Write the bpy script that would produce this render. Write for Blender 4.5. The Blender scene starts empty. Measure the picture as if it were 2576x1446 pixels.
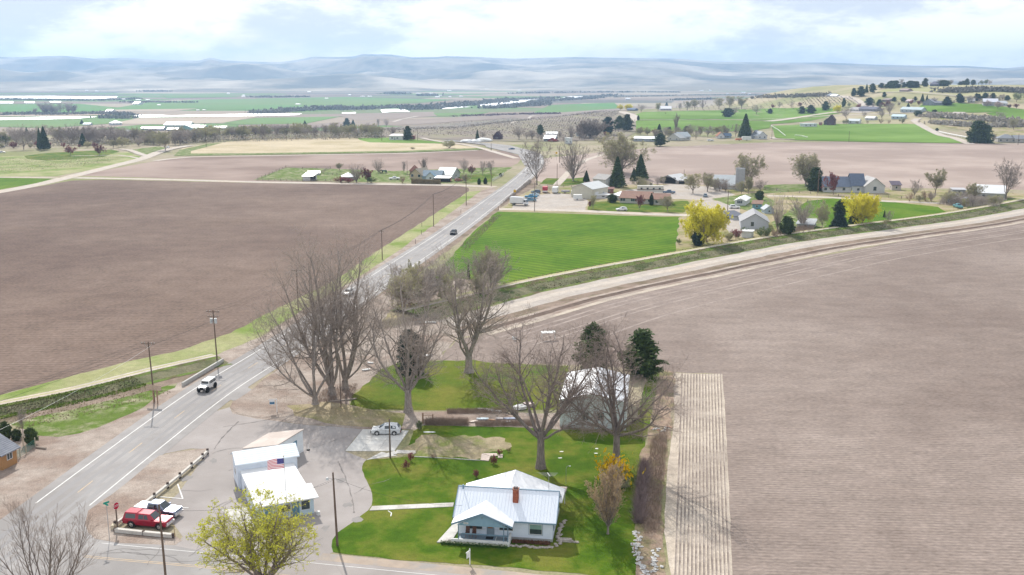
import bpy, math, random
import numpy as np
from mathutils import Vector, Matrix
from mathutils.geometry import tessellate_polygon, delaunay_2d_cdt

# ------------------------------------------------------------------ camera, sky, sun, exposure
SC = bpy.context.scene
COL = SC.collection
F, CX, CY, HY, CH = 2515.7, 1288.0, 723.0, 188.0, 54.6
PITCH = math.atan((CY - HY) / F)
cam = bpy.data.cameras.new('camera')
cam.lens = 36 * F / 2576
cam.sensor_width = 36
cam.clip_start = 1
cam.clip_end = 60000
camo = bpy.data.objects.new('camera', cam)
COL.objects.link(camo)
camo.location = (0, 0, CH)
camo.rotation_euler = (math.pi / 2 - PITCH, 0, 0)
SC.camera = camo
SUN_EL, SUN_AZ = math.radians(38), math.radians(-18.4)   # azimuth from +Y towards +X
W = bpy.data.worlds.new('World')
SC.world = W
W.use_nodes = True
nt = W.node_tree
nt.nodes.clear()
wo = nt.nodes.new('ShaderNodeOutputWorld')
bg = nt.nodes.new('ShaderNodeBackground')
bg.inputs['Strength'].default_value = 0.10
sky = nt.nodes.new('ShaderNodeTexSky')
sky.sky_type = 'NISHITA'
sky.sun_disc = False
sky.sun_elevation = SUN_EL
sky.sun_rotation = SUN_AZ
sky.altitude = 700
sky.dust_density = 2.0
tc = nt.nodes.new('ShaderNodeTexCoord')
sep = nt.nodes.new('ShaderNodeSeparateXYZ')
nt.links.new(tc.outputs['Generated'], sep.inputs[0])


def wmath(op, a, b=None):
    n = nt.nodes.new('ShaderNodeMath')
    n.operation = op
    for i, s in enumerate((a, b)):
        if s is None:
            continue
        if isinstance(s, (int, float)):
            n.inputs[i].default_value = s
        else:
            nt.links.new(s, n.inputs[i])
    return n.outputs[0]


# cloud layer by direction, a little flattened
cmb = nt.nodes.new('ShaderNodeCombineXYZ')
nt.links.new(sep.outputs[0], cmb.inputs[0])
nt.links.new(sep.outputs[1], cmb.inputs[1])
nt.links.new(wmath('MULTIPLY', sep.outputs[2], 3.0), cmb.inputs[2])


def wnoise(scale, detail, rough, lo, hi):
    n = nt.nodes.new('ShaderNodeTexNoise')
    n.inputs['Scale'].default_value = scale
    n.inputs['Detail'].default_value = detail
    n.inputs['Roughness'].default_value = rough
    nt.links.new(cmb.outputs[0], n.inputs['Vector'])
    m = nt.nodes.new('ShaderNodeMapRange')
    m.interpolation_type = 'SMOOTHSTEP'
    m.inputs['From Min'].default_value = lo
    m.inputs['From Max'].default_value = hi
    nt.links.new(n.outputs['Fac'], m.inputs['Value'])
    return m.outputs[0]


cover = wnoise(4.2, 7, 0.5, 0.28, 0.50)
tone = wnoise(5.0, 9, 0.62, 0.42, 0.57)
ccol = nt.nodes.new('ShaderNodeMix')
ccol.data_type = 'RGBA'
ccol.inputs['A'].default_value = (6.1, 6.5, 7.2, 1)
ccol.inputs['B'].default_value = (10.2, 10.2, 10.2, 1)
nt.links.new(tone, ccol.inputs['Factor'])
cmix = nt.nodes.new('ShaderNodeMix')
cmix.data_type = 'RGBA'
nt.links.new(wmath('MULTIPLY', cover, 0.97), cmix.inputs['Factor'])
nt.links.new(sky.outputs[0], cmix.inputs['A'])
nt.links.new(ccol.outputs['Result'], cmix.inputs['B'])
nt.links.new(cmix.outputs['Result'], bg.inputs['Color'])
nt.links.new(bg.outputs[0], wo.inputs[0])
sl = bpy.data.lights.new('sun', 'SUN')
sl.energy = 4.2
sl.angle = math.radians(0.6)
sl.color = (1.0, 0.955, 0.89)
so = bpy.data.objects.new('sun', sl)
COL.objects.link(so)
sd = Vector((math.sin(SUN_AZ) * math.cos(SUN_EL), math.cos(SUN_AZ) * math.cos(SUN_EL), math.sin(SUN_EL)))
so.rotation_euler = sd.to_track_quat('Z', 'Y').to_euler()
SC.view_settings.view_transform = 'Standard'
SC.view_settings.look = 'None'
SC.view_settings.exposure = 0.35
SC.view_settings.gamma = 1
SC.view_settings.use_curve_mapping = False
SC.cycles.max_bounces = 5
SC.cycles.transparent_max_bounces = 8
SC.cycles.volume_bounces = 0

# ------------------------------------------------------------------ terrain height and geometry helpers


def S(t):
    t = np.clip(t, 0, 1)
    return t * t * (3 - 2 * t)


EA = [-0.9, -0.5, -0.2, -0.05, 0.05, 0.11, 0.2, 0.3, 0.9]
EB = [850, 870, 900, 1000, 1300, 1580, 1750, 1950, 2100]


def Hf(x, y):
    x = np.asarray(x, float)
    y = np.asarray(y, float)
    a = x / np.maximum(y, 1)
    e = np.interp(a, EA, EB)
    h = -30 * S((y - e) / 620)
    h = h + 38 * S((y - 850) / 650) * S((x - 330) / 250) * (1 - S((y - 1750) / 700))
    return h


def P(u, v, z=0.0):
    """point of the ground seen at a spot of the photograph"""
    a = (u - CX) / F
    b = (CY - v) / F
    d = np.array([a, math.cos(PITCH) + b * math.sin(PITCH), -math.sin(PITCH) + b * math.cos(PITCH)])
    o = np.array([0, 0, CH])
    if d[2] >= -1e-4:
        t = 9000 / d[1]
        q = o + d * t
        return Vector((q[0], q[1], float(Hf(q[0], q[1])) + z))
    t = (z - CH) / d[2]
    q = o + d * t
    if q[1] < 800 and Hf(q[0], q[1]) == 0:
        return Vector(q)
    ts = np.geomspace(600, 9000, 900)
    X = d[0] * ts
    Y = d[1] * ts
    Z = CH + d[2] * ts
    k = np.nonzero(Z <= Hf(X, Y) + z)[0]
    if len(k) == 0:
        i = len(ts) - 1
    else:
        i = k[0]
    t1 = ts[i]
    t0 = ts[max(i - 1, 0)]
    for _ in range(12):
        tm = (t0 + t1) / 2
        if CH + d[2] * tm <= Hf(d[0] * tm, d[1] * tm) + z:
            t1 = tm
        else:
            t0 = tm
    return Vector((d[0] * t1, d[1] * t1, float(Hf(d[0] * t1, d[1] * t1)) + z))


CROP = {'1': (.4204, 0, 838.6), '2': (.4204, 560.2, 838.6), '3': (.4204, 1036.5, 838.6), '4': (.4493, 1341.7, 796.6),
        '5': (.348, 587, 587), 'a': (.25, 0, 125.8), 'b': (.25, 644, 125.8), 'c': (.25, 1288, 125.8),
        'd': (.25, 1932, 125.8), 'e': (.25, 0, 318.7), 'f': (.25, 644, 318.7), 'g': (.25, 1258, 318.7),
        'h': (.3164, 1761, 318.7), 'H': (.2059, 1090.1, 1148.8), 'S': (.2030, 545, 1048.2),
        'T': (.09766, 251.6, 1241), 'L': (.2929, 0, 1023), 'Y': (.179, 1006.3, 1006.3), 'V': (1, 0, 0)}


def V2(c, u, v):
    s, x, y = CROP[c]
    return (x + u * s, y + v * s)


def PC(c, u, v, z=0.0):
    return P(*V2(c, u, v), z)


def mpp(p):
    """metres per unit of picture at a point"""
    return (p[1] * math.cos(PITCH) + (CH - p[2]) * math.sin(PITCH)) / F


def height_to(p, vtop):
    b = (CY - vtop) / F
    return CH + (-math.sin(PITCH) + b * math.cos(PITCH)) / (math.cos(PITCH) + b * math.sin(PITCH)) * p[1] - p[2]


def tag(o, label=None, cat=None, group=None, kind=None):
    if label:
        o['label'] = label
    if cat:
        o['category'] = cat
    if group:
        o['group'] = group
    if kind:
        o['kind'] = kind
    return o


def link(name, me, parent=None, loc=None, rz=0):
    o = bpy.data.objects.new(name, me)
    COL.objects.link(o)
    if parent is not None:
        o.parent = parent
    if loc is not None:
        o.location = loc
    if rz:
        o.rotation_euler = (0, 0, rz)
    return o


def thing(name, loc, rz=0, label=None, cat=None, group=None):
    o = link(name, None, None, loc, rz)
    o.empty_display_size = 0.5
    return tag(o, label, cat, group)


class MB:
    """collects shapes into one mesh"""

    def __init__(s):
        s.v = []
        s.f = []

    def poly(s, pts):
        n = len(s.v)
        s.v += [tuple(p) for p in pts]
        s.f.append(tuple(range(n, n + len(pts))))
        return s

    def box(s, x0, x1, y0, y1, z0, z1):
        n = len(s.v)
        s.v += [(x, y, z) for z in (z0, z1) for y in (y0, y1) for x in (x0, x1)]
        s.f += [tuple(n + i for i in q) for q in
                ((0, 2, 3, 1), (4, 5, 7, 6), (0, 1, 5, 4), (2, 6, 7, 3), (0, 4, 6, 2), (1, 3, 7, 5))]
        return s

    def hexa(s, a, b):
        """solid between two quads"""
        n = len(s.v)
        s.v += [tuple(p) for p in a] + [tuple(p) for p in b]
        s.f += [(n + 3, n + 2, n + 1, n), (n + 4, n + 5, n + 6, n + 7)]
        for i in range(4):
            j = (i + 1) % 4
            s.f.append((n + i, n + j, n + 4 + j, n + 4 + i))
        return s

    def slab(s, pts, t):
        """polygon with thickness t downward"""
        n = len(s.v)
        k = len(pts)
        s.v += [tuple(p) for p in pts] + [(p[0], p[1], p[2] - t) for p in pts]
        s.f.append(tuple(range(n, n + k)))
        s.f.append(tuple(range(n + 2 * k - 1, n + k - 1, -1)))
        for i in range(k):
            j = (i + 1) % k
            s.f.append((n + j, n + i, n + k + i, n + k + j))
        return s

    def tube(s, a, b, r0, r1=None, n=6, cap=True):
        r1 = r0 if r1 is None else r1
        a = Vector(a)
        b = Vector(b)
        d = (b - a)
        if d.length < 1e-6:
            return s
        d.normalize()
        x = d.orthogonal().normalized()
        y = d.cross(x)
        k = len(s.v)
        for c, r in ((a, r0), (b, r1)):
            for i in range(n):
                t = 2 * math.pi * i / n
                s.v.append(tuple(c + x * (r * math.cos(t)) + y * (r * math.sin(t))))
        for i in range(n):
            j = (i + 1) % n
            s.f.append((k + i, k + j, k + n + j, k + n + i))
        if cap:
            s.f.append(tuple(k + i for i in reversed(range(n))))
            s.f.append(tuple(k + n + i for i in range(n)))
        return s

    def blob(s, c, r, seed=0, n=8, m=5, jit=.15):
        rg = random.Random(seed)
        k = len(s.v)
        for j in range(m + 1):
            ph = math.pi * j / m
            for i in range(n):
                t = 2 * math.pi * i / n
                q = 1 + rg.uniform(-jit, jit)
                s.v.append((c[0] + r[0] * q * math.sin(ph) * math.cos(t), c[1] + r[1] * q * math.sin(ph) * math.sin(t),
                            c[2] + r[2] * q * math.cos(ph)))
        for j in range(m):
            for i in range(n):
                i2 = (i + 1) % n
                s.f.append((k + j * n + i, k + (j + 1) * n + i, k + (j + 1) * n + i2, k + j * n + i2))
        return s

    def mesh(s, name, mat, smooth=False):
        me = bpy.data.meshes.new(name)
        me.from_pydata(s.v, [], s.f)
        if mat:
            me.materials.append(mat)
        if smooth:
            me.shade_smooth()
        me.update()
        return me

    def build(s, name, mat, parent=None, loc=None, rz=0, smooth=False):
        return link(name, s.mesh(name, mat, smooth), parent, loc, rz)


# ------------------------------------------------------------------ materials
MATS = {}


def mat(name, c1, c2=None, scale=1.0, detail=4, rough=0.9, metal=0, bump=0.0, bscale=None, c3=None, s3=0.05,
        lo=.35, hi=.65, spec=0.04, wave=None, objrand=0, trans=0, stretch=None):
    if name in MATS:
        return MATS[name]
    m = bpy.data.materials.new(name)
    m.use_nodes = True
    t = m.node_tree
    N = t.nodes
    L = t.links
    bs = N['Principled BSDF']
    bs.inputs['Roughness'].default_value = rough
    bs.inputs['Metallic'].default_value = metal
    bs.inputs['Specular IOR Level'].default_value = spec
    tcn = N.new('ShaderNodeTexCoord')
    co = tcn.outputs['Object']
    if stretch:
        mp = N.new('ShaderNodeMapping')
        mp.inputs['Rotation'].default_value = (0, 0, math.radians(stretch[3]) if len(stretch) > 3 else 0)
        mp.inputs['Scale'].default_value = stretch[:3]
        L.new(co, mp.inputs[0])
        sco = mp.outputs[0]
    else:
        sco = co

    def noise(sc, de, vec=co, lo=lo, hi=hi):
        n = N.new('ShaderNodeTexNoise')
        n.inputs['Scale'].default_value = sc
        n.inputs['Detail'].default_value = de
        n.inputs['Roughness'].default_value = .62
        L.new(vec, n.inputs['Vector'])
        r = N.new('ShaderNodeMapRange')
        r.inputs['From Min'].default_value = lo
        r.inputs['From Max'].default_value = hi
        L.new(n.outputs['Fac'], r.inputs['Value'])
        return n.outputs['Fac'], r.outputs[0]

    def mix(f, a, b):
        x = N.new('ShaderNodeMix')
        x.data_type = 'RGBA'
        for s_, v_ in (('Factor', f), ('A', a), ('B', b)):
            if isinstance(v_, (tuple, list)):
                x.inputs[s_].default_value = (*v_, 1)
            elif isinstance(v_, (int, float)):
                x.inputs[s_].default_value = v_
            else:
                L.new(v_, x.inputs[s_])
        return x.outputs['Result']
    col = tuple(c1)
    hgt = None
    if c2:
        hgt, f = noise(scale, detail, sco)
        col = mix(f, c1, c2)
    if c3:
        _, f3 = noise(s3, 5, co, .45, .62)
        col = mix(f3, col, c3)
    if wave:
        # rows ploughed or sown in the soil: (spacing m, heading deg, colour, weight)
        sp, hd_, wc, ww = wave
        mp2 = N.new('ShaderNodeMapping')
        mp2.inputs['Rotation'].default_value = (0, 0, math.radians(-hd_))
        L.new(co, mp2.inputs[0])
        wv = N.new('ShaderNodeTexWave')
        wv.bands_direction = 'Y'
        wv.inputs['Scale'].default_value = 0.314159 / sp
        wv.inputs['Distortion'].default_value = 1.2
        wv.inputs['Detail'].default_value = 2
        wv.inputs['Detail Scale'].default_value = .6
        L.new(mp2.outputs[0], wv.inputs['Vector'])
        mm = N.new('ShaderNodeMath')
        mm.operation = 'MULTIPLY'
        mm.inputs[1].default_value = ww
        L.new(wv.outputs['Fac'], mm.inputs[0])
        col = mix(mm.outputs[0], col, wc)
    if objrand:
        oi = N.new('ShaderNodeObjectInfo')
        hs = N.new('ShaderNodeHueSaturation')
        r1 = N.new('ShaderNodeMapRange')
        r1.inputs['To Min'].default_value = 1 - objrand
        r1.inputs['To Max'].default_value = 1 + objrand
        L.new(oi.outputs['Random'], r1.inputs['Value'])
        L.new(r1.outputs[0], hs.inputs['Value'])
        if isinstance(col, tuple):
            hs.inputs['Color'].default_value = (*col, 1)
        else:
            L.new(col, hs.inputs['Color'])
        col = hs.outputs[0]
    if bump:
        # crumbs, clods and blades too small to model
        _, ff = noise(bscale or scale * 2, 2, sco if stretch else co, .3, .7)
        _, fg = noise((bscale or scale * 2) * .13, 3, sco if stretch else co, .3, .7)
        ad = N.new('ShaderNodeMath')
        ad.operation = 'MULTIPLY_ADD'
        L.new(ff, ad.inputs[0])
        ad.inputs[1].default_value = .42
        ad.inputs[2].default_value = .66
        ae = N.new('ShaderNodeMath')
        ae.operation = 'MULTIPLY_ADD'
        L.new(fg, ae.inputs[0])
        ae.inputs[1].default_value = .26
        L.new(ad.outputs[0], ae.inputs[2])
        hv = N.new('ShaderNodeHueSaturation')
        L.new(ae.outputs[0], hv.inputs['Value'])
        if isinstance(col, tuple):
            hv.inputs['Color'].default_value = (*col, 1)
        else:
            L.new(col, hv.inputs['Color'])
        col = hv.outputs[0]
    if isinstance(col, tuple):
        bs.inputs['Base Color'].default_value = (*col, 1)
    else:
        L.new(col, bs.inputs['Base Color'])
    if bump:
        bn = N.new('ShaderNodeBump')
        bn.inputs['Strength'].default_value = min(1, bump)
        bn.inputs['Distance'].default_value = .05 if bump < 1 else .05 * bump
        h, _ = noise(bscale or scale * 2, 3)
        L.new(h, bn.inputs['Height'])
        L.new(bn.outputs[0], bs.inputs['Normal'])
    if trans:
        tb = N.new('ShaderNodeBsdfTranslucent')
        if isinstance(col, tuple):
            tb.inputs['Color'].default_value = (*col, 1)
        else:
            L.new(col, tb.inputs['Color'])
        ms = N.new('ShaderNodeMixShader')
        ms.inputs[0].default_value = trans
        L.new(bs.outputs[0], ms.inputs[1])
        L.new(tb.outputs[0], ms.inputs[2])
        L.new(ms.outputs[0], N['Material Output'].inputs['Surface'])
    MATS[name] = m
    return m


def flat(name, c, rough=.6, metal=0, spec=.4):
    return mat(name, c, tuple(x * .86 for x in c), scale=1.3, rough=rough, metal=metal, spec=spec)


def ribbed(name, c, sp=.35, axis='X', rough=.4, metal=.3, depth=.012, c2=None):
    """ribbed sheet metal or lap siding: fine relief"""
    if name in MATS:
        return MATS[name]
    m = mat(name, c, c2 or tuple(x * .9 for x in c), scale=.6, rough=rough, metal=metal, spec=.5)
    N, L = m.node_tree.nodes, m.node_tree.links
    wv = N.new('ShaderNodeTexWave')
    wv.bands_direction = axis
    wv.wave_profile = 'SAW' if axis == 'Z' else 'SIN'
    wv.inputs['Scale'].default_value = .314159 / sp
    tcn = N.new('ShaderNodeTexCoord')
    L.new(tcn.outputs['Object'], wv.inputs['Vector'])
    bn = N.new('ShaderNodeBump')
    bn.inputs['Distance'].default_value = depth
    bn.inputs['Strength'].default_value = .8
    L.new(wv.outputs['Fac'], bn.inputs['Height'])
    L.new(bn.outputs[0], N['Principled BSDF'].inputs['Normal'])
    return m


GLASS = mat('window_glass', (.03, .045, .05), (.05, .07, .075), scale=.7, rough=.08, spec=.8)
CARGLASS = mat('car_glass', (.02, .03, .035), rough=.05, spec=.9)
RUBBER = mat('rubber', (.018, .018, .02), (.03, .03, .03), scale=6, rough=.9)
CHROME = mat('chrome', (.6, .6, .62), rough=.25, metal=.9)
WHITEP = mat('white_paint', (.78, .78, .76), (.7, .7, .69), scale=1.5, rough=.6)
WOODPOLE = mat('pole_wood', (.12, .085, .065), (.2, .15, .12), scale=3, rough=.95, stretch=(3, 3, .3))
CONC = mat('concrete', (.50, .49, .46), (.60, .58, .55), scale=.9, detail=8, rough=.9, c3=(.42, .40, .37), s3=.3)
GALV = mat('galvanised', (.42, .43, .45), rough=.45, metal=.7)
BARK = mat('bark', (.22, .18, .155), (.34, .285, .25), scale=2.5, rough=.95, bump=.8, stretch=(2, 2, .35), objrand=.18)
TWIG = mat('twig', (.235, .185, .16), (.30, .245, .22), scale=.4, rough=.9, objrand=.15)


# ------------------------------------------------------------------ ground sheets
def kz(k, x, y):
    return 0.004 * k + 0.028 * k * S((np.asarray(y) - 640) / 250) + .15 * k * S((np.asarray(y) - 2500) / 2500)


def wob(pts, step, amp, seed):
    """subdivides the outline and lets it wander a little"""
    rg = random.Random(seed)
    out = []
    n = len(pts)
    for i in range(n):
        a, b = pts[i], pts[(i + 1) % n]
        d = math.hypot(b[0] - a[0], b[1] - a[1])
        st = step * max(1, (a[1] + b[1]) / 2 / 200)
        am = amp
        k = max(1, min(60, int(d / st)))
        out.append(a)
        for j in range(1, k):
            t = j / k
            q = (a[0] + (b[0] - a[0]) * t, a[1] + (b[1] - a[1]) * t)
            nx, ny = -(b[1] - a[1]) / d, (b[0] - a[0]) / d
            o = rg.uniform(-am, am)
            out.append((q[0] + nx * o, q[1] + ny * o))
    return out


_lay = [0]


def lay(k):
    """no two sheets lie in one plane"""
    _lay[0] = (_lay[0] + 1) % 11
    return k + .08 * _lay[0]


def drape(name, xy, m, k, kind='structure', parent=None):
    k = lay(k)
    ys = [p[1] for p in xy]
    xs = [p[0] for p in xy]
    if max(ys) < 760:
        tri = tessellate_polygon([[Vector((x, y, 0)) for x, y in xy]])
        vs = [(x, y, 0.004 * k) for x, y in xy]
        fs = [tuple(t) for t in tri]
        # normals up
        f2 = []
        for t in fs:
            a, b, c = (vs[i] for i in t)
            cr = (b[0] - a[0]) * (c[1] - a[1]) - (b[1] - a[1]) * (c[0] - a[0])
            f2.append(t if cr > 0 else t[::-1])
        fs = f2
    else:
        st = max(14, (sum(ys) / len(ys)) * .018)
        if max(ys) > 3000:
            st = max(st, (max(ys) - min(ys)) / 30, (max(xs) - min(xs)) / 60)
        pts = []
        n = len(xy)
        for i in range(n):
            a, b = xy[i], xy[(i + 1) % n]
            d = math.hypot(b[0] - a[0], b[1] - a[1])
            kk = max(1, int(d / st))
            for j in range(kk):
                t = j / kk
                pts.append(Vector((a[0] + (b[0] - a[0]) * t, a[1] + (b[1] - a[1]) * t)))
        ne = len(pts)
        E = [(i, (i + 1) % ne) for i in range(ne)]

        def inside(x, y):
            c = False
            for i in range(n):
                x1, y1 = xy[i]
                x2, y2 = xy[i - 1]
                if (y1 > y) != (y2 > y) and x < (x2 - x1) * (y - y1) / (y2 - y1) + x1:
                    c = not c
            return c
        gx = np.arange(min(xs) + st / 2, max(xs), st)
        gy = np.arange(min(ys) + st / 2, max(ys), st)
        for x in gx:
            for y in gy:
                if inside(x, y):
                    pts.append(Vector((x, y)))
        r = delaunay_2d_cdt(pts, E, [list(range(ne))], 1, 1e-4)
        vx = np.array([(p[0], p[1]) for p in r[0]])
        z = Hf(vx[:, 0], vx[:, 1]) + kz(k, vx[:, 0], vx[:, 1])
        vs = [(float(a), float(b), float(c)) for (a, b), c in zip(vx, z)]
        fs = [tuple(f) for f in r[2]]
    me = bpy.data.meshes.new(name)
    me.from_pydata(vs, [], fs)
    me.materials.append(m)
    o = link(name, me, parent)
    if parent is None:
        o['kind'] = kind
    return o


def sheet(name, pts, m, k, crop='V', step=2.5, amp=.25, seed=1, kind='structure'):
    w = [PC(crop, *p) for p in pts]
    xy = [(p[0], p[1]) for p in w]
    if amp:
        xy = wob(xy, step, amp, seed)
    return drape(name, xy, m, k, kind)


def smooth_line(pts, step=4.0):
    """Catmull-Rom through ground points"""
    out = []
    n = len(pts)
    for i in range(n - 1):
        p0 = pts[max(i - 1, 0)]
        p1 = pts[i]
        p2 = pts[i + 1]
        p3 = pts[min(i + 2, n - 1)]
        d = math.hypot(p2[0] - p1[0], p2[1] - p1[1])
        k = max(1, int(d / step))
        for j in range(k):
            t = j / k
            q = [.5 * (2 * p1[c] + (p2[c] - p0[c]) * t + (2 * p0[c] - 5 * p1[c] + 4 * p2[c] - p3[c]) * t * t +
                       (3 * p1[c] - p0[c] - 3 * p2[c] + p3[c]) * t ** 3) for c in (0, 1)]
            out.append(tuple(q))
    out.append((pts[-1][0], pts[-1][1]))
    return out


def offset_line(line, off):
    out = []
    n = len(line)
    for i in range(n):
        a = line[max(i - 1, 0)]
        b = line[min(i + 1, n - 1)]
        d = math.hypot(b[0] - a[0], b[1] - a[1]) or 1
        out.append((line[i][0] + (b[1] - a[1]) / d * off, line[i][1] - (b[0] - a[0]) / d * off))
    return out


def ribbon(name, line, w0, w1, m, k, kind='structure', jit=0, seed=0, zs=None, parent=None):
    """strip between two sideways offsets of a line; zs gives heights of both edges"""
    rg = random.Random(seed)
    k = lay(k)
    L = offset_line(line, w0)
    R = offset_line(line, w1)
    vs = []
    fs = []
    z0, z1 = zs if zs else (0, 0)
    for i, (a, b) in enumerate(zip(L, R)):
        ja, jb = rg.uniform(-jit, jit), rg.uniform(-jit, jit)
        a = (a[0] + ja, a[1])
        b = (b[0] + jb, b[1])
        vs.append((a[0], a[1], float(Hf(*a) + kz(k, *a)) + z0))
        vs.append((b[0], b[1], float(Hf(*b) + kz(k, *b)) + z1))
        if i:
            j = 2 * i
            fs.append((j - 2, j - 1, j + 1, j))
    me = bpy.data.meshes.new(name)
    me.from_pydata(vs, [], fs)
    me.materials.append(m)
    o = link(name, me, parent)
    if parent is None:
        o['kind'] = kind
    return o
# ------------------------------------------------------------------ the setting: ground, hills, water
SOIL_L = mat('dark_soil', (.165, .118, .092), (.22, .163, .132), scale=.022, detail=11, c3=(.135, .095, .078), s3=.008,
             wave=(1.5, -1, (.10, .07, .058), .45), bump=.6, bscale=1.2)
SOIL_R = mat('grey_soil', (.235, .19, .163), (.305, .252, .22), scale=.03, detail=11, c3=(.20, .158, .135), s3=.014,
             wave=(.75, -3, (.17, .135, .12), .5), bump=.6, bscale=1.8, stretch=(.65, 1.3, 1, 3))  # broad light and dark noise puts cloud shadow bands into the soil colour
SOIL_N = mat('tilled_soil', (.20, .145, .12), (.26, .195, .165), scale=.012, detail=9, c3=(.38, .30, .255), s3=.006,
             wave=(4, 25, (.2, .145, .12), .5))
SOIL_B = mat('pale_tilled_soil', (.28, .22, .19), (.325, .265, .23), scale=.01, detail=9, c3=(.42, .345, .30), s3=.012,
             wave=(3.5, 2, (.27, .2, .17), .5), stretch=(.25, 1.5, 1))
LIGHTSOIL = mat('light_soil', (.41, .35, .285), (.50, .435, .36), scale=.25, detail=9, c3=(.33, .28, .235), s3=.09, bump=.7, bscale=6)
DIRT = mat('dirt', (.29, .24, .205), (.38, .325, .28), scale=.18, detail=10, c3=(.25, .19, .155), s3=.12, bump=.8, bscale=5)
DIRT_D = mat('dark_dirt', (.20, .15, .115), (.30, .235, .19), scale=.3, detail=10, c3=(.15, .12, .08), s3=.15, bump=1, bscale=4)
GRAVEL = mat('gravel', (.355, .32, .29), (.43, .39, .35), scale=.2, detail=10, c3=(.38, .33, .28), s3=.08, bump=.5, bscale=8)
ASPH = mat('old_asphalt', (.295, .28, .27), (.35, .335, .325), scale=.25, detail=10, c3=(.265, .25, .24), s3=.07, rough=.85)
ASPH2 = mat('lot_asphalt', (.31, .28, .265), (.37, .34, .325), scale=.16, detail=11, c3=(.285, .26, .245), s3=.05, rough=.85)
TRACKM = mat('wheel_track', (.245, .235, .235), (.30, .29, .285), scale=.12, detail=8, rough=.7, stretch=(1, .15, 1, 7))
PAINTW = mat('road_paint', (.74, .73, .71), (.58, .57, .55), scale=1.4, detail=8, rough=.7)
PAINTY = mat('road_paint_yellow', (.60, .44, .27), (.46, .38, .30), scale=.9, detail=8, rough=.7)
LAWN = mat('lawn', (.045, .098, .005), (.10, .16, .010), scale=.13, detail=11, c3=(.14, .15, .025), s3=.13, bump=.9, bscale=7)
LAWN2 = mat('dry_lawn', (.10, .14, .012), (.165, .165, .03), scale=.12, detail=10, c3=(.07, .125, .010), s3=.07, bump=.9, bscale=6)
DRYG = mat('dry_grass', (.29, .235, .14), (.37, .31, .21), scale=.2, detail=10, c3=(.19, .20, .06), s3=.09, bump=.8, bscale=5)
VERGE = mat('verge_grass', (.26, .265, .12), (.34, .33, .18), scale=.12, detail=10, c3=(.16, .22, .05), s3=.06, bump=.6, bscale=5)
VERGEG = mat('weedy_grass', (.095, .15, .022), (.30, .28, .18), scale=.32, detail=11, lo=.44, hi=.6, c3=(.10, .15, .025), s3=.12, bump=.8, bscale=4)
CROP1 = mat('green_crop', (.06, .135, .003), (.105, .19, .007), scale=.06, detail=9, c3=(.13, .20, .015), s3=.035,
            wave=(3.2, -38, (.032, .09, .004), .55), bump=.6, bscale=3)
CROP2 = mat('far_green_crop', (.085, .17, .015), (.12, .20, .03), scale=.01, detail=8, c3=(.17, .27, .06), s3=.006)
CROP3 = mat('valley_green_crop', (.12, .20, .05), (.17, .23, .08), scale=.002, detail=6, c3=(.09, .22, .05), s3=.001)
STUB = mat('tan_stubble', (.42, .35, .235), (.50, .425, .30), scale=.03, detail=9, c3=(.37, .31, .19), s3=.02, bump=.5, bscale=2, stretch=(.4, 2, 1))
BANKG = mat('bank_grass', (.085, .15, .025), (.15, .18, .05), scale=.35, detail=9, c3=(.11, .085, .05), s3=.25, bump=1, bscale=3)
BANKB = mat('bank_brush', (.14, .14, .08), (.21, .19, .12), scale=.4, detail=9, c3=(.07, .09, .03), s3=.2, bump=1, bscale=3)
WATER = mat('water', (.70, .72, .74), rough=.38, metal=.95)
ORCH = mat('orchard_ground', (.225, .19, .155), (.27, .23, .185), scale=.01, detail=8, c3=(.27, .25, .16), s3=.02,
           wave=(9, 30, (.16, .13, .11), .5))
GROUNDM = mat('ground', (.27, .235, .16), (.34, .29, .215), scale=.03, detail=10, c3=(.20, .21, .09), s3=.012, bump=.4, bscale=3)
HILLM = mat('hill_ground', (.33, .29, .18), (.40, .34, .235), scale=.015, detail=9, c3=(.25, .25, .12), s3=.008)


def valley_mat():
    m = mat('valley_fields', (.2, .2, .12), (.3, .25, .19), scale=.0012, detail=6)
    N, L = m.node_tree.nodes, m.node_tree.links
    tcn = N.new('ShaderNodeTexCoord')
    mp = N.new('ShaderNodeMapping')
    mp.inputs['Scale'].default_value = (.0021, .0034, 1)
    mp.inputs['Rotation'].default_value = (0, 0, .12)
    L.new(tcn.outputs['Object'], mp.inputs[0])
    v = N.new('ShaderNodeTexVoronoi')
    v.voronoi_dimensions = '2D'
    v.distance = 'CHEBYCHEV'
    v.inputs['Scale'].default_value = 1
    v.inputs['Randomness'].default_value = .8
    L.new(mp.outputs[0], v.inputs['Vector'])
    sp = N.new('ShaderNodeSeparateColor')
    L.new(v.outputs['Color'], sp.inputs[0])
    cr = N.new('ShaderNodeValToRGB')
    cr.color_ramp.interpolation = 'CONSTANT'
    e = cr.color_ramp.elements
    cols = [(0, (.24, .19, .14)), (.2, (.14, .13, .10)), (.38, (.31, .25, .19)), (.55, (.12, .2, .055)), (.66, (.22, .17, .14)),
            (.8, (.16, .19, .09)), (.9, (.34, .29, .21))]
    e[0].position = 0
    e[0].color = (*cols[0][1], 1)
    e[1].position = cols[1][0]
    e[1].color = (*cols[1][1], 1)
    for p_, c_ in cols[2:]:
        q = e.new(p_)
        q.color = (*c_, 1)
    L.new(sp.outputs[0], cr.inputs[0])
    L.new(cr.outputs[0], N['Principled BSDF'].inputs['Base Color'])
    return m


VALM = valley_mat()


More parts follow.
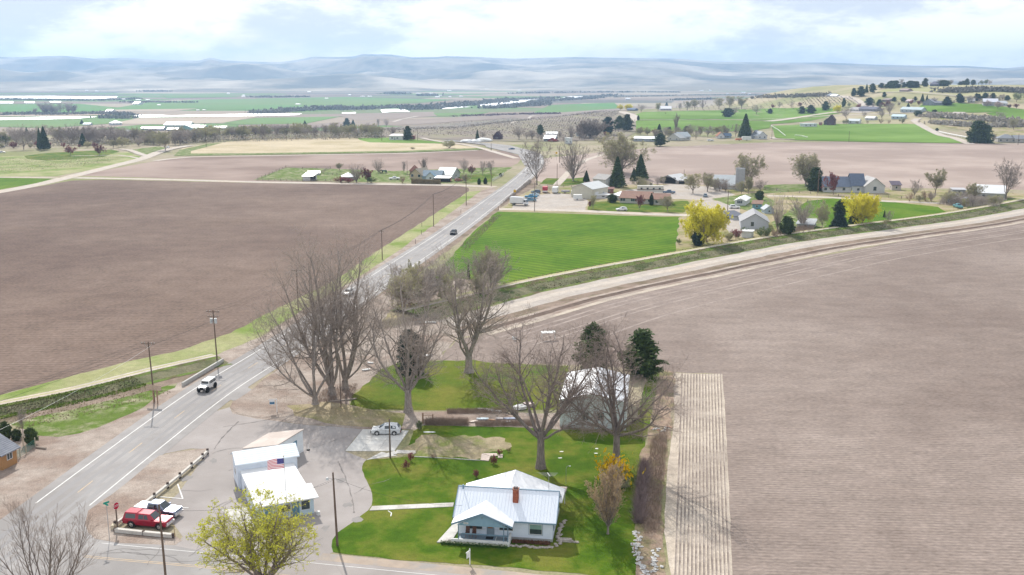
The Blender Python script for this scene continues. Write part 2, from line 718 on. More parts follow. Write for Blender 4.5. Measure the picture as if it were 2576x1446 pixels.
def ground_sheet():
    ys = np.concatenate([[20, 60, 120, 250, 450, 640], np.arange(700, 2700, 26), np.geomspace(2750, 5600, 26)])
    xa = np.linspace(-.95, .95, 91)
    vs = []
    for y in ys:
        for a in xa:
            x = a * max(y, 420)
            vs.append((x, y, float(Hf(x, y)) - .25 * float(S((y - 640) / 100))))
    n = len(xa)
    fs = []
    fi = []
    for j in range(len(ys) - 1):
        for i in range(n - 1):
            fs.append((j * n + i, j * n + i + 1, (j + 1) * n + i + 1, (j + 1) * n + i))
            y = ys[j]
            x = vs[j * n + i][0]
            h = vs[j * n + i][2]
            fi.append(1 if h < -24 else (2 if h > 1 else 0))
    me = bpy.data.meshes.new('ground')
    me.from_pydata(vs, [], fs)
    for m in (GROUNDM, VALM, HILLM):
        me.materials.append(m)
    me.polygons.foreach_set('material_index', fi)
    o = link('ground', me)
    o['kind'] = 'structure'


ground_sheet()

# hills and mesas beyond the valley: real relief, skyline profile by bearing
SKY = [(-400, 150), (0, 145), (60, 149), (140, 146), (190, 145), (260, 152), (340, 150), (420, 155), (520, 157), (548, 149), (580, 156), (640, 159), (720, 160),
       (760, 155), (800, 147.5), (860, 148), (900, 147), (922, 141), (990, 142), (1045, 149), (1105, 148), (1125, 146), (1200, 148), (1290, 152),
       (1440, 148), (1540, 150), (1700, 152), (1790, 159), (1932, 161), (2060, 161), (2180, 166), (2300, 169), (2400, 169),
       (2500, 175), (2576, 168), (2990, 165)]


def hash2(ix, iy, sd):
    n = np.sin(ix * 127.1 + iy * 311.7 + sd * 74.7) * 43758.5453
    return n - np.floor(n)


def vnoise(x, y, sd):
    ix, iy = np.floor(x), np.floor(y)
    fx, fy = x - ix, y - iy
    fx, fy = fx * fx * (3 - 2 * fx), fy * fy * (3 - 2 * fy)
    a, b, c, d = hash2(ix, iy, sd), hash2(ix + 1, iy, sd), hash2(ix, iy + 1, sd), hash2(ix + 1, iy + 1, sd)
    return (a * (1 - fx) + b * fx) * (1 - fy) + (c * (1 - fx) + d * fx) * fy


def fbm(x, y, sd, o=5):
    s = 0
    am = .5
    for i in range(o):
        s = s + am * vnoise(x * 2 ** i, y * 2 ** i, sd + i)
        am *= .5
    return s


def hills():
    A = np.linspace(-.66, .66, 420)
    Y = np.concatenate([np.linspace(5200, 7500, 60), np.linspace(7560, 10500, 70)])
    sk = np.interp(A * F + CX, [p[0] for p in SKY], [p[1] for p in SKY])
    top = (HY + 2 - sk) / F                     # elevation angle of the skyline
    vs = []
    for y in Y:
        x = A * y
        t = (y - 5200) / (10500 - 5200)
        base = -30 * (1 - S(t * 3)) - 2
        nz = fbm(x / 1000 + 5, np.full_like(x, y / 600), 3, 6) - .5
        rg = np.abs(fbm(x / 1700 + 9, np.full_like(x, y / 850), 11, 5) - .5)
        tops = CH + top * 10500
        h = base + (tops + 34) * (S(t) ** 1.1) * .93
        amp = 215 * S(t * 2.5) * (1 - S((t - .75) / .25)) * (.55 + .7 * S((.12 - A) / .3))
        h = h + nz * amp - rg * amp * .9
        w = S((t - .86) / .14)
        h = h * (1 - w) + tops * w
        # nothing in front may stand above the skyline
        lim = CH + (top - .0016) * y
        h = np.where(t < .97, np.minimum(h, lim), h)
        h = np.maximum(h, -40)
        vs += [(float(a), float(y), float(b)) for a, b in zip(x, h)]
    n = len(A)
    fs = [(j * n + i, j * n + i + 1, (j + 1) * n + i + 1, (j + 1) * n + i) for j in range(len(Y) - 1) for i in range(n - 1)]
    me = bpy.data.meshes.new('hills')
    me.from_pydata(vs, [], fs)
    me.materials.append(mat('hills', (.24, .20, .14), (.10, .095, .075), scale=.0013, detail=10, lo=.43, hi=.57,
                            c3=(.50, .43, .33), s3=.0011))
    me.shade_smooth()
    link('hills', me)['kind'] = 'structure'


hills()

# valley fields and river reaches
for i, pts in enumerate([
    [(-60, 262), (200, 261), (312, 272), (212, 284), (100, 282), (-60, 283)],
    [(262, 276), (375, 257), (520, 250), (644, 249), (644, 276), (500, 273)],
    [(644, 248), (869, 244), (1144, 251), (1069, 257), (769, 275), (644, 276)],
    [(-60, 302), (275, 299), (340, 299), (275, 311), (125, 322), (-60, 318)],
    [(644, 296), (856, 293), (769, 311), (600, 313), (560, 309)],
    [(1385, 264), (1545, 258), (1560, 272), (1420, 282), (1340, 284)],
    [(1090, 285), (1230, 282), (1200, 290), (1100, 292)],
    [(410, 240), (560, 238), (600, 244), (420, 247)]]):
    sheet('field', pts, CROP3, 6, amp=0, seed=i)
for i, pts in enumerate([
    [(-80, 242.5), (120, 242), (200, 243.2), (296, 243), (290, 246), (230, 249), (120, 247.3), (-80, 247.6)],
    [(-80, 255), (33, 255), (33, 259.5), (-80, 259)], [(61, 255.5), (87, 255.5), (87, 259), (62, 259)],
    [(125, 254.7), (153, 254.7), (153, 257.5), (126, 257)],
    [(-80, 298), (60, 295), (188, 293), (245, 293.5), (188, 298.5), (75, 300.5), (-80, 302.5)],
    [(337, 291), (345, 288.8), (400, 289), (430, 290.5), (537, 288), (644, 286), (760, 285.5), (745, 289), (640, 291.5), (420, 294), (350, 295)],
    [(859, 283.5), (895, 282), (895, 285), (862, 285.5)],
    [(957, 276), (975, 274.5), (1014, 274), (1032, 281), (990, 281), (962, 283)],
    [(1095, 273), (1160, 267.5), (1185, 268.5), (1120, 274)],
    [(1202, 266), (1219, 257.5), (1288, 251.5), (1370, 246), (1368, 249), (1335, 251), (1320, 256), (1288, 260.5), (1230, 268)],
    [(1405, 248.5), (1428, 243), (1482, 242), (1455, 246), (1428, 249.2)]]):
    sheet('water', pts, WATER, 8, amp=0, seed=i + 40)
TANF = mat('valley_tan', (.36, .29, .215), (.42, .35, .27), scale=.002, detail=6)
BROF = mat('valley_brown', (.235, .185, .15), (.29, .235, .195), scale=.002, detail=6)
for i, (pts, m) in enumerate([
    ([(312, 272), (262, 276), (240, 279), (420, 281), (500, 273), (420, 268), (340, 268)], TANF),
    ([(340, 297), (644, 292), (644, 294), (560, 309), (420, 313), (275, 311)], TANF),
    ([(644, 289), (860, 286), (1090, 281), (1100, 292), (900, 304), (860, 293), (644, 296)], BROF),
    ([(-60, 284), (220, 285), (320, 287), (180, 292), (-60, 293)], TANF),
    ([(600, 314), (780, 311), (900, 306), (1060, 300), (1290, 285), (1560, 273), (1580, 279), (1290, 296), (1050, 312), (780, 322), (600, 321)], BROF)]):
    sheet('field', pts, m, 5, amp=0, seed=i + 70)
# orchard slope, green fields and tilled fields of the plateau
sheet('orchard_ground', [(820, 326), (1050, 316), (1290, 298), (1420, 290), (1550, 280), (1596, 284), (1605, 330), (1560, 352), (1330, 356), (1150, 352), (1000, 344), (850, 340)], ORCH, 1, amp=0)
sheet('orchard_ground', [(1850, 276), (2010, 245), (2110, 243), (2150, 252), (2170, 268), (2050, 272)], HILLM, 1, amp=0)
sheet('field', [(1598, 302), (1592, 290), (1620, 281), (1850, 275), (1960, 270), (2120, 274), (2110, 285), (2065, 291), (1940, 303), (1800, 299.5)], CROP2, 2, amp=0)
sheet('field', [(1600, 303), (1800, 301), (1930, 304), (2065, 292.5), (2090, 292), (2020, 306), (1940, 312), (1935, 322), (1880, 330), (1600, 330)], CROP2, 2, amp=0, seed=2)
sheet('field', [(1942, 316), (2080, 311), (2310, 312), (2330, 325), (2370, 341), (2440, 360), (2200, 357), (2000, 352), (1950, 346)], CROP2, 2, amp=0, seed=3)
sheet('field', [(2320, 262), (2400, 258), (2470, 262), (2576, 275), (2576, 281), (2450, 283), (2340, 281), (2310, 271)], CROP2, 2, amp=0, seed=4)
sheet('field', [(2480, 284), (2700, 276), (2700, 300), (2520, 300)], CROP2, 2, amp=0, seed=5)
sheet('field', [(1350, 400), (1420, 392), (1560, 378), (1640, 371), (1900, 359), (2100, 357), (2440, 361), (2750, 359), (2750, 480), (2240, 472), (1900, 470), (1700, 462), (1400, 468), (1340, 452), (1338, 425)], SOIL_B, 1, amp=.4)
sheet('field', [(437, 392), (460, 372), (520, 362), (644, 350), (850, 344.5), (905, 346), (940, 356), (1060, 360), (1144, 362), (1206, 372), (1150, 374), (1019, 379), (644, 385)], STUB, 2, amp=0)
sheet('grass', [(437, 392), (452, 377), (520, 362), (560, 359), (480, 380), (480, 386), (644, 385), (1019, 379), (1206, 372), (1240, 375), (1019, 383), (644, 389)], VERGEG, 3, amp=0)
sheet('grass', [(900, 347.5), (990, 346), (1109, 357), (1130, 361), (1040, 360), (930, 358), (905, 352)], CROP2, 3, amp=0)
sheet('field', [(195, 441), (300, 421), (400, 403), (467, 394), (644, 391), (1019, 384), (1219, 377), (1270, 380), (1316, 395), (1300, 412), (1240, 440), (960, 458), (644, 456)], SOIL_N, 1, amp=.3)
sheet('grass', [(638, 452), (719, 421), (830, 424), (990, 430), (1240, 421), (1290, 420), (1256, 443), (1236, 458), (1180, 461), (900, 457)], VERGEG, 3, amp=.3)
sheet('grass', [(1140, 441), (1246, 438), (1232, 458), (1140, 455)], LAWN, 4, amp=.3)
sheet('field', [(-200, 500), (0, 486), (180, 454), (260, 451.5), (644, 460), (1150, 467), (1178, 472), (1178, 482), (1045, 570), (955, 628), (840, 706), (760, 745), (640, 805), (580, 838), (440, 885), (336, 906), (168, 949), (0, 994), (-200, 1042)], SOIL_L, 1, amp=.5)
sheet('field', [(-200, 447), (0, 447), (135, 449), (100, 459), (0, 477), (-200, 505)], CROP1, 3, amp=.3)
sheet('grass', [(-200, 395), (0, 393), (200, 390), (320, 382), (360, 396), (330, 402), (240, 425), (140, 443), (0, 444), (-200, 444)], VERGE, 1, amp=.4)
sheet('lawn', [(60, 392), (120, 384), (280, 376), (300, 380), (260, 395), (120, 404), (70, 400)], LAWN, 3, amp=.3)
sheet('grass', [(325, 377), (400, 368), (420, 372), (380, 391), (345, 385)], VERGEG, 3, amp=.3)
sheet('field', [(1252, 532), (1709, 546), (1700, 634), (1600, 652), (1460, 682), (1360, 703), (1283, 714), (1200, 716), (1090, 700), (1150, 628), (1190, 583)], CROP1, 2, amp=.4)
sheet('field', [(2110, 497), (2200, 503), (2360, 520), (2395, 540), (2290, 560), (2180, 568), (2060, 585), (1960, 562), (2030, 505)], CROP1, 2, amp=.4, seed=3)
# farmyards
sheet('yard', [(1262, 532), (1290, 500), (1340, 478), (1420, 470), (1700, 462), (2000, 468), (2240, 476), (2500, 480), (2700, 500), (2576, 512), (2400, 540), (2200, 570), (1900, 612), (1700, 640), (1709, 546), (1400, 533)], DRYG, 1, amp=.3)
sheet('yard', [(1283, 526), (1300, 510), (1350, 490), (1400, 486), (1470, 492), (1480, 505), (1472, 530)], GRAVEL, 3, amp=.4)
sheet('yard', [(1450, 500), (1530, 492), (1560, 480), (1690, 462), (1800, 470), (1850, 490), (1790, 505), (1700, 500)], GRAVEL, 2, amp=.4)
sheet('yard', [(1860, 520), (1820, 505), (1760, 505), (1745, 515), (1800, 545), (1840, 590), (1880, 600), (1860, 560)], GRAVEL, 4, amp=.4)
for i, pts in enumerate([[(1478, 528), (1484, 510), (1525, 506), (1600, 512), (1730, 505), (1735, 512), (1719, 535), (1600, 533)],
                         [(1358, 462), (1375, 448), (1440, 449), (1475, 445), (1465, 463), (1420, 468)],
                         [(1790, 500), (1900, 485), (1950, 505), (1940, 530), (1880, 530)], [(1940, 560), (2000, 520), (2080, 560), (2060, 590), (1980, 600)],
                         [(1920, 465), (2030, 462), (2040, 480), (1920, 486)], [(2380, 555), (2470, 500), (2560, 498), (2500, 520)]]):
    sheet('lawn', pts, LAWN if i in (0, 1) else VERGEG, 5, amp=.4, seed=i)
# far hill, drawn in bands of dry ground, pasture and tracks
sheet('grass', [(2205, 232), (2290, 216), (2440, 214), (2576, 226), (2576, 250), (2440, 246), (2330, 236)], mat('pale_pasture', (.40, .35, .21), (.46, .40, .26), scale=.02, detail=8, c3=(.3, .3, .14), s3=.01), 2, amp=0)
sheet('grass', [(2330, 292), (2420, 285), (2700, 300), (2700, 342), (2520, 348), (2440, 330), (2370, 318)], DRYG, 1, amp=0)

# ------------------------------------------------------------------ near ground
sheet('field', [(-200, 1018), (0, 994), (168, 949), (336, 906), (440, 885), (580, 838), (640, 805), (760, 745), (840, 706), (955, 628), (1045, 570), (1178, 482), (1210, 480),
                (1140, 530), (1000, 632), (905, 696), (770, 775), (655, 848), (580, 880), (545, 893), (440, 916), (336, 937), (168, 985), (0, 1018), (-200, 1058)], VERGE, 2, amp=.35)
sheet('verge', [(1210, 480), (1236, 470), (1250, 478), (1110, 575), (900, 712), (780, 792), (640, 882), (560, 940), (520, 950), (545, 893), (655, 848), (770, 775), (905, 696), (1000, 632), (1140, 530)], DIRT, 3, amp=.4)
sheet('verge', [(1345, 440), (1350, 470), (1290, 500), (1240, 540), (1180, 590), (1100, 650), (1010, 720), (900, 800), (840, 850), (760, 920), (660, 985), (640, 975), (820, 830), (1000, 700), (1170, 580), (1270, 500)], DIRT_D, 3, amp=.4)
sheet('verge', [(-200, 1180), (0, 1090), (140, 1060), (300, 1010), (380, 1000), (450, 962), (520, 930), (560, 940), (480, 990), (300, 1110), (150, 1220), (0, 1330), (-200, 1470)], DIRT, 2, amp=.4)
sheet('grass', [(25, 1066), (189, 1024), (294, 994), (446, 965), (440, 975), (378, 1011), (330, 1040), (269, 1066), (200, 1090), (147, 1099), (84, 1095)], VERGEG, 4, amp=.6)
sheet('verge', [(580, 1023), (587, 1008), (640, 975), (700, 930), (800, 850), (880, 790), (960, 740), (1150, 700), (1290, 716), (1290, 800), (1230, 835), (1150, 850), (1100, 905), (1000, 910), (930, 960), (886, 994), (880, 1020), (935, 1034), (1430, 1040), (1430, 1085), (1010, 1080), (913, 1080), (762, 1068), (644, 1053), (585, 1040)], DIRT, 3, amp=.4, seed=5)
sheet('grass', [(960, 805), (1010, 760), (1180, 770), (1290, 735), (1300, 760), (1180, 800), (1060, 800), (960, 830)], DRYG, 4, amp=.4)
sheet('grass', [(720, 1020), (820, 1010), (935, 1030), (1020, 1040), (1010, 1078), (860, 1070), (740, 1046)], DRYG, 5, amp=.5)
sheet('lawn', [(886, 994), (930, 960), (955, 930), (1005, 912), (1190, 905), (1260, 915), (1430, 920), (1430, 1030), (1300, 1033), (1040, 1032), (935, 1030), (880, 1018)], LAWN2, 6, amp=.4)
sheet('lawn', [(922, 1156), (914, 1165), (911, 1183), (917, 1200), (926, 1217), (933, 1230), (936, 1242), (937, 1258), (935, 1271), (926, 1284), (890, 1312), (850, 1339), (836, 1358), (834, 1375), (838, 1389), (870, 1394), (1036, 1411), (1203, 1421), (1400, 1438), (1600, 1458), (1597, 1300), (1600, 1250), (1612, 1160), (1640, 1040), (1662, 935), (1630, 930), (1600, 1060), (1500, 1082), (1400, 1080), (1300, 1075), (1065, 1070), (1040, 1085), (1020, 1150)], LAWN, 6, amp=.12, step=1.2)
sheet('yard', [(1008, 1150), (1030, 1120), (1060, 1094), (1150, 1097), (1257, 1099), (1285, 1115), (1260, 1135), (1209, 1153), (1100, 1152), (1042, 1150)], mat('bare_lawn', (.27, .225, .14), (.34, .285, .19), scale=.4, detail=9, c3=(.17, .19, .06), s3=.25, bump=.7, bscale=5), 8, amp=.8, step=1)
sheet('yard', [(1662, 930), (1697, 935), (1692, 1060), (1670, 1200), (1662, 1300), (1690, 1500), (1600, 1500), (1597, 1330), (1605, 1180), (1640, 1060)], mat('leaf_litter', (.24, .17, .125), (.34, .26, .2), scale=1.2, detail=10, c3=(.16, .15, .07), s3=.3, bump=1, bscale=5), 7, amp=.4)
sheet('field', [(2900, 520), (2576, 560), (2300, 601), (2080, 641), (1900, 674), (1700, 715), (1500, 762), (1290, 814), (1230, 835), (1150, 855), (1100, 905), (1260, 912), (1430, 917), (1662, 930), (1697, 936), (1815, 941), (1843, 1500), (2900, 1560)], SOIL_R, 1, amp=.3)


def light_plot():
    """bed of low ridges with dark furrows between"""
    o = sheet('garden_plot', [(1694, 938), (1817, 942), (1822, 1000), (1831, 1156), (1842, 1435), (1843, 1520), (1690, 1520), (1688, 1446), (1670, 1336), (1679, 1178), (1697, 1048)], LIGHTSOIL, 3, amp=.07, seed=8)
    n = 14
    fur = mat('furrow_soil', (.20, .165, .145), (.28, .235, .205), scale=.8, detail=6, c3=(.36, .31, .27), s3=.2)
    for i in range(n):
        t = i / (n - 1)
        a = P(1716 + (1812 - 1716) * t, 941)
        b = P(1697 + (1836 - 1697) * t, 1500)
        rg = random.Random(i)
        k = 40
        mb = MB()
        d = (b - a)
        s = Vector((d.y, -d.x, 0)).normalized()
        prev = None
        w = .16
        for j in range(k + 1):
            c = a + d * (j / k) + s * rg.uniform(-.018, .018)
            ww = w * rg.uniform(.85, 1.12)
            # small ridges either side of the furrow bottom
            cur = [c - s * (ww + .22) + Vector((0, 0, .016)), c - s * (ww * .7) + Vector((0, 0, .085)), c + Vector((0, 0, .022)),
                   c + s * (ww * .7) + Vector((0, 0, .085)), c + s * (ww + .22) + Vector((0, 0, .016))]
            if prev:
                for q in range(4):
                    mb.poly([prev[q], prev[q + 1], cur[q + 1], cur[q]])
            prev = cur
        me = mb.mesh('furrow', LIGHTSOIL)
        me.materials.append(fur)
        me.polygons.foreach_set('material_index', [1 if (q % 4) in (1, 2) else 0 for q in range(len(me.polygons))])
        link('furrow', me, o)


light_plot()

# roads
HWY_L = [P(*p) for p in ((-150, 1441), (37.7, 1304.8), (253, 1146), (474.8, 987.6), (620, 900), (731, 831), (900, 716), (1102, 587), (1219, 505), (1285, 458), (1330, 417))]
hwl = [(p[0], p[1]) for p in HWY_L]
hwc = offset_line(hwl, 3.66)
tail = [P(*p) for p in ((1345, 392), (1322, 380), (1280, 371.5), (1200, 360), (1120, 353))]
hwl = smooth_line(hwc + [(p[0], p[1]) for p in tail], 5)
ribbon('road', hwl, -5.3, 5.3, ASPH, 9)
for a, b in ((-2.75, -1.85), (-.95, -.35), (1.0, 1.6), (2.2, 3.0)):
    ribbon('wheel_track', hwl, a, b, TRACKM, 10, jit=.08)
hwn = hwl[:]
for off in (-3.66, 3.66):
    seg = [p for p in hwn if (p[1] > 121)]
    ribbon('road_line', seg, off - .09, off + .09, PAINTW, 11)
sheet('pavement', [(1212.5, 358.9), (1284.7, 366), (1319, 375), (1337, 396.9), (1340, 415.9), (1318.9, 415.9), (1303, 388), (1262, 378.5), (1223.9, 370)], ASPH, 8, amp=.2)
# centre dashes: 3.7 m paint every 12.2 m, merged pieces counted as one marking each
acc = 0
on = []
cl = smooth_line(hwl, 1.2)
dist = 0
for i in range(1, len(cl)):
    dist += math.hypot(cl[i][0] - cl[i - 1][0], cl[i][1] - cl[i - 1][1])
    if (dist + 7) % 14.6 < 4.6 and cl[i][1] > 112:
        on.append(cl[i])
    else:
        if len(on) > 2:
            ribbon('road_line', on, -.07, .07, PAINTY, 11)
        on = []
SR = smooth_line([(p[0], p[1]) for p in (P(-150, 1380), P(120, 1392), P(294, 1408), P(496, 1425), P(760, 1453), P(1100, 1488), P(1500, 1530), P(1900, 1575))], 4)
ribbon('road', SR, -5.2, 4.6, ASPH2, 7, jit=.05)
ribbon('road_line', [p for p in SR if p[0] > -53], -.22, -.11, PAINTY, 11)
ribbon('road_line', [p for p in SR if p[0] > -53], .11, .22, PAINTY, 11)
ribbon('road_line', [p for p in SR if -52 < p[0] < -42 or p[0] > -24], -3.45, -3.35, PAINTW, 11)
ribbon('verge', [p for p in SR if p[0] > -24], -5.9, -4.2, mat('road_edge_dirt', (.42, .34, .27), (.34, .28, .23), scale=.5, detail=9, c3=(.3, .28, .26), s3=.3), 8, jit=.15)
sheet('pavement', [(-200, 1520), (-80, 1395), (60, 1310), (170, 1240), (220, 1260), (225, 1300), (222, 1330), (235, 1355), (300, 1368), (440, 1373), (475, 1380), (560, 1395), (560, 1560)], ASPH, 8, amp=.1)
sheet('pavement', [(578, 1024), (585, 1040), (644, 1053), (762, 1068), (840, 1073), (913, 1080), (890, 1105), (867, 1135), (922, 1156), (914, 1165), (911, 1183), (917, 1200), (926, 1217), (936, 1242), (937, 1258), (935, 1271), (926, 1284), (890, 1312), (850, 1339), (836, 1358), (834, 1375), (838, 1389), (808, 1402), (560, 1384), (440, 1372), (460, 1350), (420, 1300), (400, 1280), (450, 1240), (520, 1140), (525, 1130), (480, 1128), (420, 1140), (400, 1145), (460, 1090), (540, 1035)], ASPH2, 4, amp=.08)
sheet('verge', [(526, 1128), (500, 1130), (440, 1138), (400, 1147), (360, 1180), (280, 1245), (222, 1285), (214, 1318), (222, 1340), (240, 1356), (300, 1366), (440, 1372), (458, 1360), (440, 1348), (360, 1338), (292, 1337), (290, 1325), (370, 1262), (522, 1136)], DIRT, 10, amp=.15)
sheet('verge', [(578, 1024), (586, 1010), (600, 1003), (640, 975), (690, 985), (720, 1040), (660, 1052), (600, 1042)], DIRT, 10, amp=.15)
# cracks and patches in the lot
for i, pts in enumerate([[(560, 1074), (640, 1062), (700, 1050)], [(600, 1060), (560, 1100), (540, 1130)], [(850, 1160), (880, 1230), (890, 1290)]]):
    ln = smooth_line([(P(*p)[0], P(*p)[1]) for p in pts], .8)
    ribbon('crack', ln, -.05, .05, mat('crack', (.16, .15, .145), (.24, .22, .21), scale=2), 12, jit=.12, seed=i)
sheet('pavement', [(566, 1000), (612, 969), (650, 990), (600, 1006), (586, 1008)], ASPH, 9, amp=.1)
# dirt roads
DR = mat('dirt_road', (.42, .375, .325), (.49, .44, .39), scale=.1, detail=9, c3=(.46, .395, .33), s3=.05, bump=.3, bscale=4)
RUT = mat('track_middle', (.36, .34, .18), (.42, .38, .24), scale=.3, detail=9)


def road(pts, w, m=DR, k=6, name='dirt_road', jit=.15, crop='V', step=5):
    w_ = [PC(crop, *p) for p in pts]
    ln = smooth_line([(p[0], p[1]) for p in w_], max(step, min(p[1] for p in w_) * .02))
    ribbon(name, ln, -w / 2, w / 2, m, k, jit=jit, seed=len(pts))
    return ln


road([(-200, 515), (0, 482), (90, 465), (150, 451), (250, 426), (350, 401), (375, 392), (410, 379), (445, 371), (480, 366)], 8)
road([(190, 447), (400, 451), (644, 457.5), (900, 462), (1150, 466), (1245, 470)], 6.5)
road([(-200, 444), (0, 445.5), (140, 447.5), (165, 448)], 3.5)
road([(375, 393), (350, 386), (325, 377), (300, 375)], 5)
road([(350, 398), (300, 390), (240, 391), (180, 392)], 3)
road([(1060, 347), (1105, 356), (1150, 361), (1200, 370), (1240, 381), (1300, 398)], 5)
road([(1200, 378), (1019, 385.5), (844, 388.5), (644, 392), (480, 395), (390, 404)], 4.5, jit=.4)
road([(1255, 526), (1300, 526), (1450, 530), (1600, 537), (1720, 541), (1800, 543)], 6.5)
road([(1400, 466), (1440, 425), (1480, 400), (1560, 377)], 4)
road([(1600, 378), (1900, 360), (2100, 358.5), (2440, 362), (2750, 361)], 5, m=DIRT)
road([(1930, 492), (2100, 497), (2230, 506), (2300, 508), (2380, 512), (2440, 500)], 6)
road([(1560, 280), (1590, 290), (1592, 300), (1560, 316)], 14, k=7)
road([(1150, 318), (1290, 306), (1450, 298), (1600, 300.5), (1800, 301.5), (2000, 296), (2170, 288), (2300, 283)], 5)
road([(1288, 310), (1330, 297), (1350, 290)], 5)
road([(990, 306), (1010, 300), (1050, 292)], 7)
road([(2440, 362), (2400, 347), (2370, 341), (2330, 322), (2300, 303), (2310, 298)], 8)
road([(1932, 305), (2010, 295), (2100, 282), (2190, 282)], 14)
road([(2060, 240), (2140, 246), (2170, 262), (2200, 270)], 10)
road([(2230, 232), (2290, 230), (2360, 236), (2440, 244)], 5)
road([(2000, 350), (1950, 349), (1940, 345)], 5)

# irrigation bank along the left: verge, track on top, grassy slope, ditch
BL = smooth_line([(p[0], p[1]) for p in (P(-300, 1082), P(0, 1022), P(189, 984), P(378, 936.5), (P(504, 908)), P(540, 900))], 4)
ribbon('track', BL, -2.6, -1.1, VERGE, 4, zs=(0, .6), jit=.1)
ribbon('track', BL, -1.1, -.4, DR, 4, zs=(.6, .62), jit=.06)
ribbon('track', BL, -.4, .3, RUT, 4, zs=(.62, .62), jit=.06)
ribbon('track', BL, .3, 1.1, DR, 4, zs=(.62, .6), jit=.06)
ribbon('bank', BL, 1.1, 2.3, BANKG, 4, zs=(.6, .5), jit=.25)
ribbon('bank', BL, 2.3, 5.4, BANKB, 4, zs=(.5, -.05), jit=.35)
ribbon('bank', BL, 5.2, 6.6, BANKG, 3, zs=(.0, .05), jit=.4)
ribbon('ditch', BL, 6.5, 9.5, DIRT_D, 5, jit=.5)
# irrigation bank across the middle
BR = smooth_line([(p[0], p[1]) for p in (P(1010, 790), P(1130, 762), P(1290, 722), P(1450, 689), P(1620, 658), P(1761, 632), P(1951, 599), P(2172, 569), P(2300, 553), P(2425, 534), P(2576, 505), P(2750, 465))], 6)
ribbon('bank', BR, -5.0, -2.5, VERGE, 4, zs=(0, .5), jit=.3)
ribbon('track', BR, -2.5, -1.1, DR, 4, zs=(.5, 1.0), jit=.1)
ribbon('track', BR, -1.1, .2, RUT, 4, zs=(1.0, 1.05), jit=.1)
ribbon('track', BR, .2, 1.3, DR, 4, zs=(1.05, 1.0), jit=.1)
ribbon('bank', BR, 1.3, 4.2, BANKG, 4, zs=(1.0, .75), jit=.3)
ribbon('bank', BR, 4.2, 8.4, BANKB, 4, zs=(.75, -.03), jit=.4)
ribbon('bank', BR, 8.2, 10.2, BANKG, 5, zs=(0, 0), jit=.6)
ribbon('dirt_road', BR, 10.0, 19, GRAVEL, 6, jit=.8)
ribbon('dirt_road', BR, 12.6, 15.2, DR, 8, jit=.3)
ribbon('ditch', BR, 18.5, 22, DIRT_D, 7, jit=.8)
ribbon('ditch', BR, 22, 24.5, DIRT, 7, zs=(0, .35), jit=.5)
ribbon('ditch', BR, 24.4, 25.6, mat('ditch_bottom', (.15, .11, .09), (.2, .15, .12), scale=.5), 8, zs=(.35, -.02), jit=.3)
ribbon('ditch', BR, 25.5, 27.4, DIRT, 8, jit=.5)
ribbon('ditch', BR, 27.2, 28.7, LIGHTSOIL, 9, jit=.3)

# headland passes of the tractor along the field edges
HL = mat('headland_track', (.13, .092, .075), (.19, .14, .115), scale=.2, detail=8)
HR2 = mat('headland_track_grey', (.24, .195, .175), (.36, .305, .27), scale=.2, detail=8)
ed = smooth_line([(q[0], q[1]) for q in (P(-60, 1012), P(168, 949), P(336, 906), P(440, 885), P(580, 838), P(640, 805), P(760, 745), P(840, 706), P(955, 628), P(1045, 570), P(1170, 488))], 5)
for o_ in (-2.2, -4.2, -8.0, -10.0, -14.5):
    ribbon('headland_track', ed, o_, o_ + .5, HL, 2, jit=.12, seed=int(-o_))
for o_ in (31, 33.2, 38, 40.2, 47):
    ribbon('headland_track', BR, o_, o_ + .6, HR2, 2, jit=.15, seed=o_.__hash__() % 50)
# asphalt repairs, cracks and stains
rgc = random.Random(12)
CRK = mat('crack', (.16, .15, .145), (.24, .22, .21), scale=2)
for i in range(26):
    x, y = ((rgc.uniform(520, 900), rgc.uniform(1070, 1330)) if i < 12 else (rgc.uniform(250, 800), rgc.uniform(1385, 1425)))
    q = P(x, y)
    a = rgc.uniform(0, 3.1)
    ln = [(q[0], q[1])]
    for _ in range(9):
        a += rgc.uniform(-.5, .5)
        ln.append((ln[-1][0] + .8 * math.cos(a), ln[-1][1] + .8 * math.sin(a)))
    ribbon('crack', ln, -.03, .03, CRK, 12, jit=.05, seed=i)
for i in range(24, len(hwl) - 40, 4):
    (x0, y0), (x1, y1) = hwl[i], offset_line(hwl, 1)[i]
    dx, dy = x1 - x0, y1 - y0
    s0, s1 = rgc.choice(((-4.6, 4.6), (-3.5, 0), (0, 3.5)))
    ribbon('crack', [(x0 + dx * (s0 + (s1 - s0) * t / 6), y0 + dy * (s0 + (s1 - s0) * t / 6) + rgc.uniform(-.15, .15)) for t in range(7)], -.035, .035, CRK, 12, seed=i)
ribbon('crack', hwl[8:-30], -.12, -.07, CRK, 10, jit=.05)
STN = mat('oil_stain', (.24, .225, .215), (.28, .265, .255), scale=.8)
for i in range(9):
    q = P(rgc.uniform(470, 620), rgc.uniform(1110, 1260)) if i < 5 else P(rgc.uniform(800, 900), rgc.uniform(1180, 1340))
    drape('stain', [(q[0] + rgc.uniform(.3, .9) * math.cos(t), q[1] + rgc.uniform(.4, 1.3) * math.sin(t)) for t in [j * .7 for j in range(9)]], STN, 6)

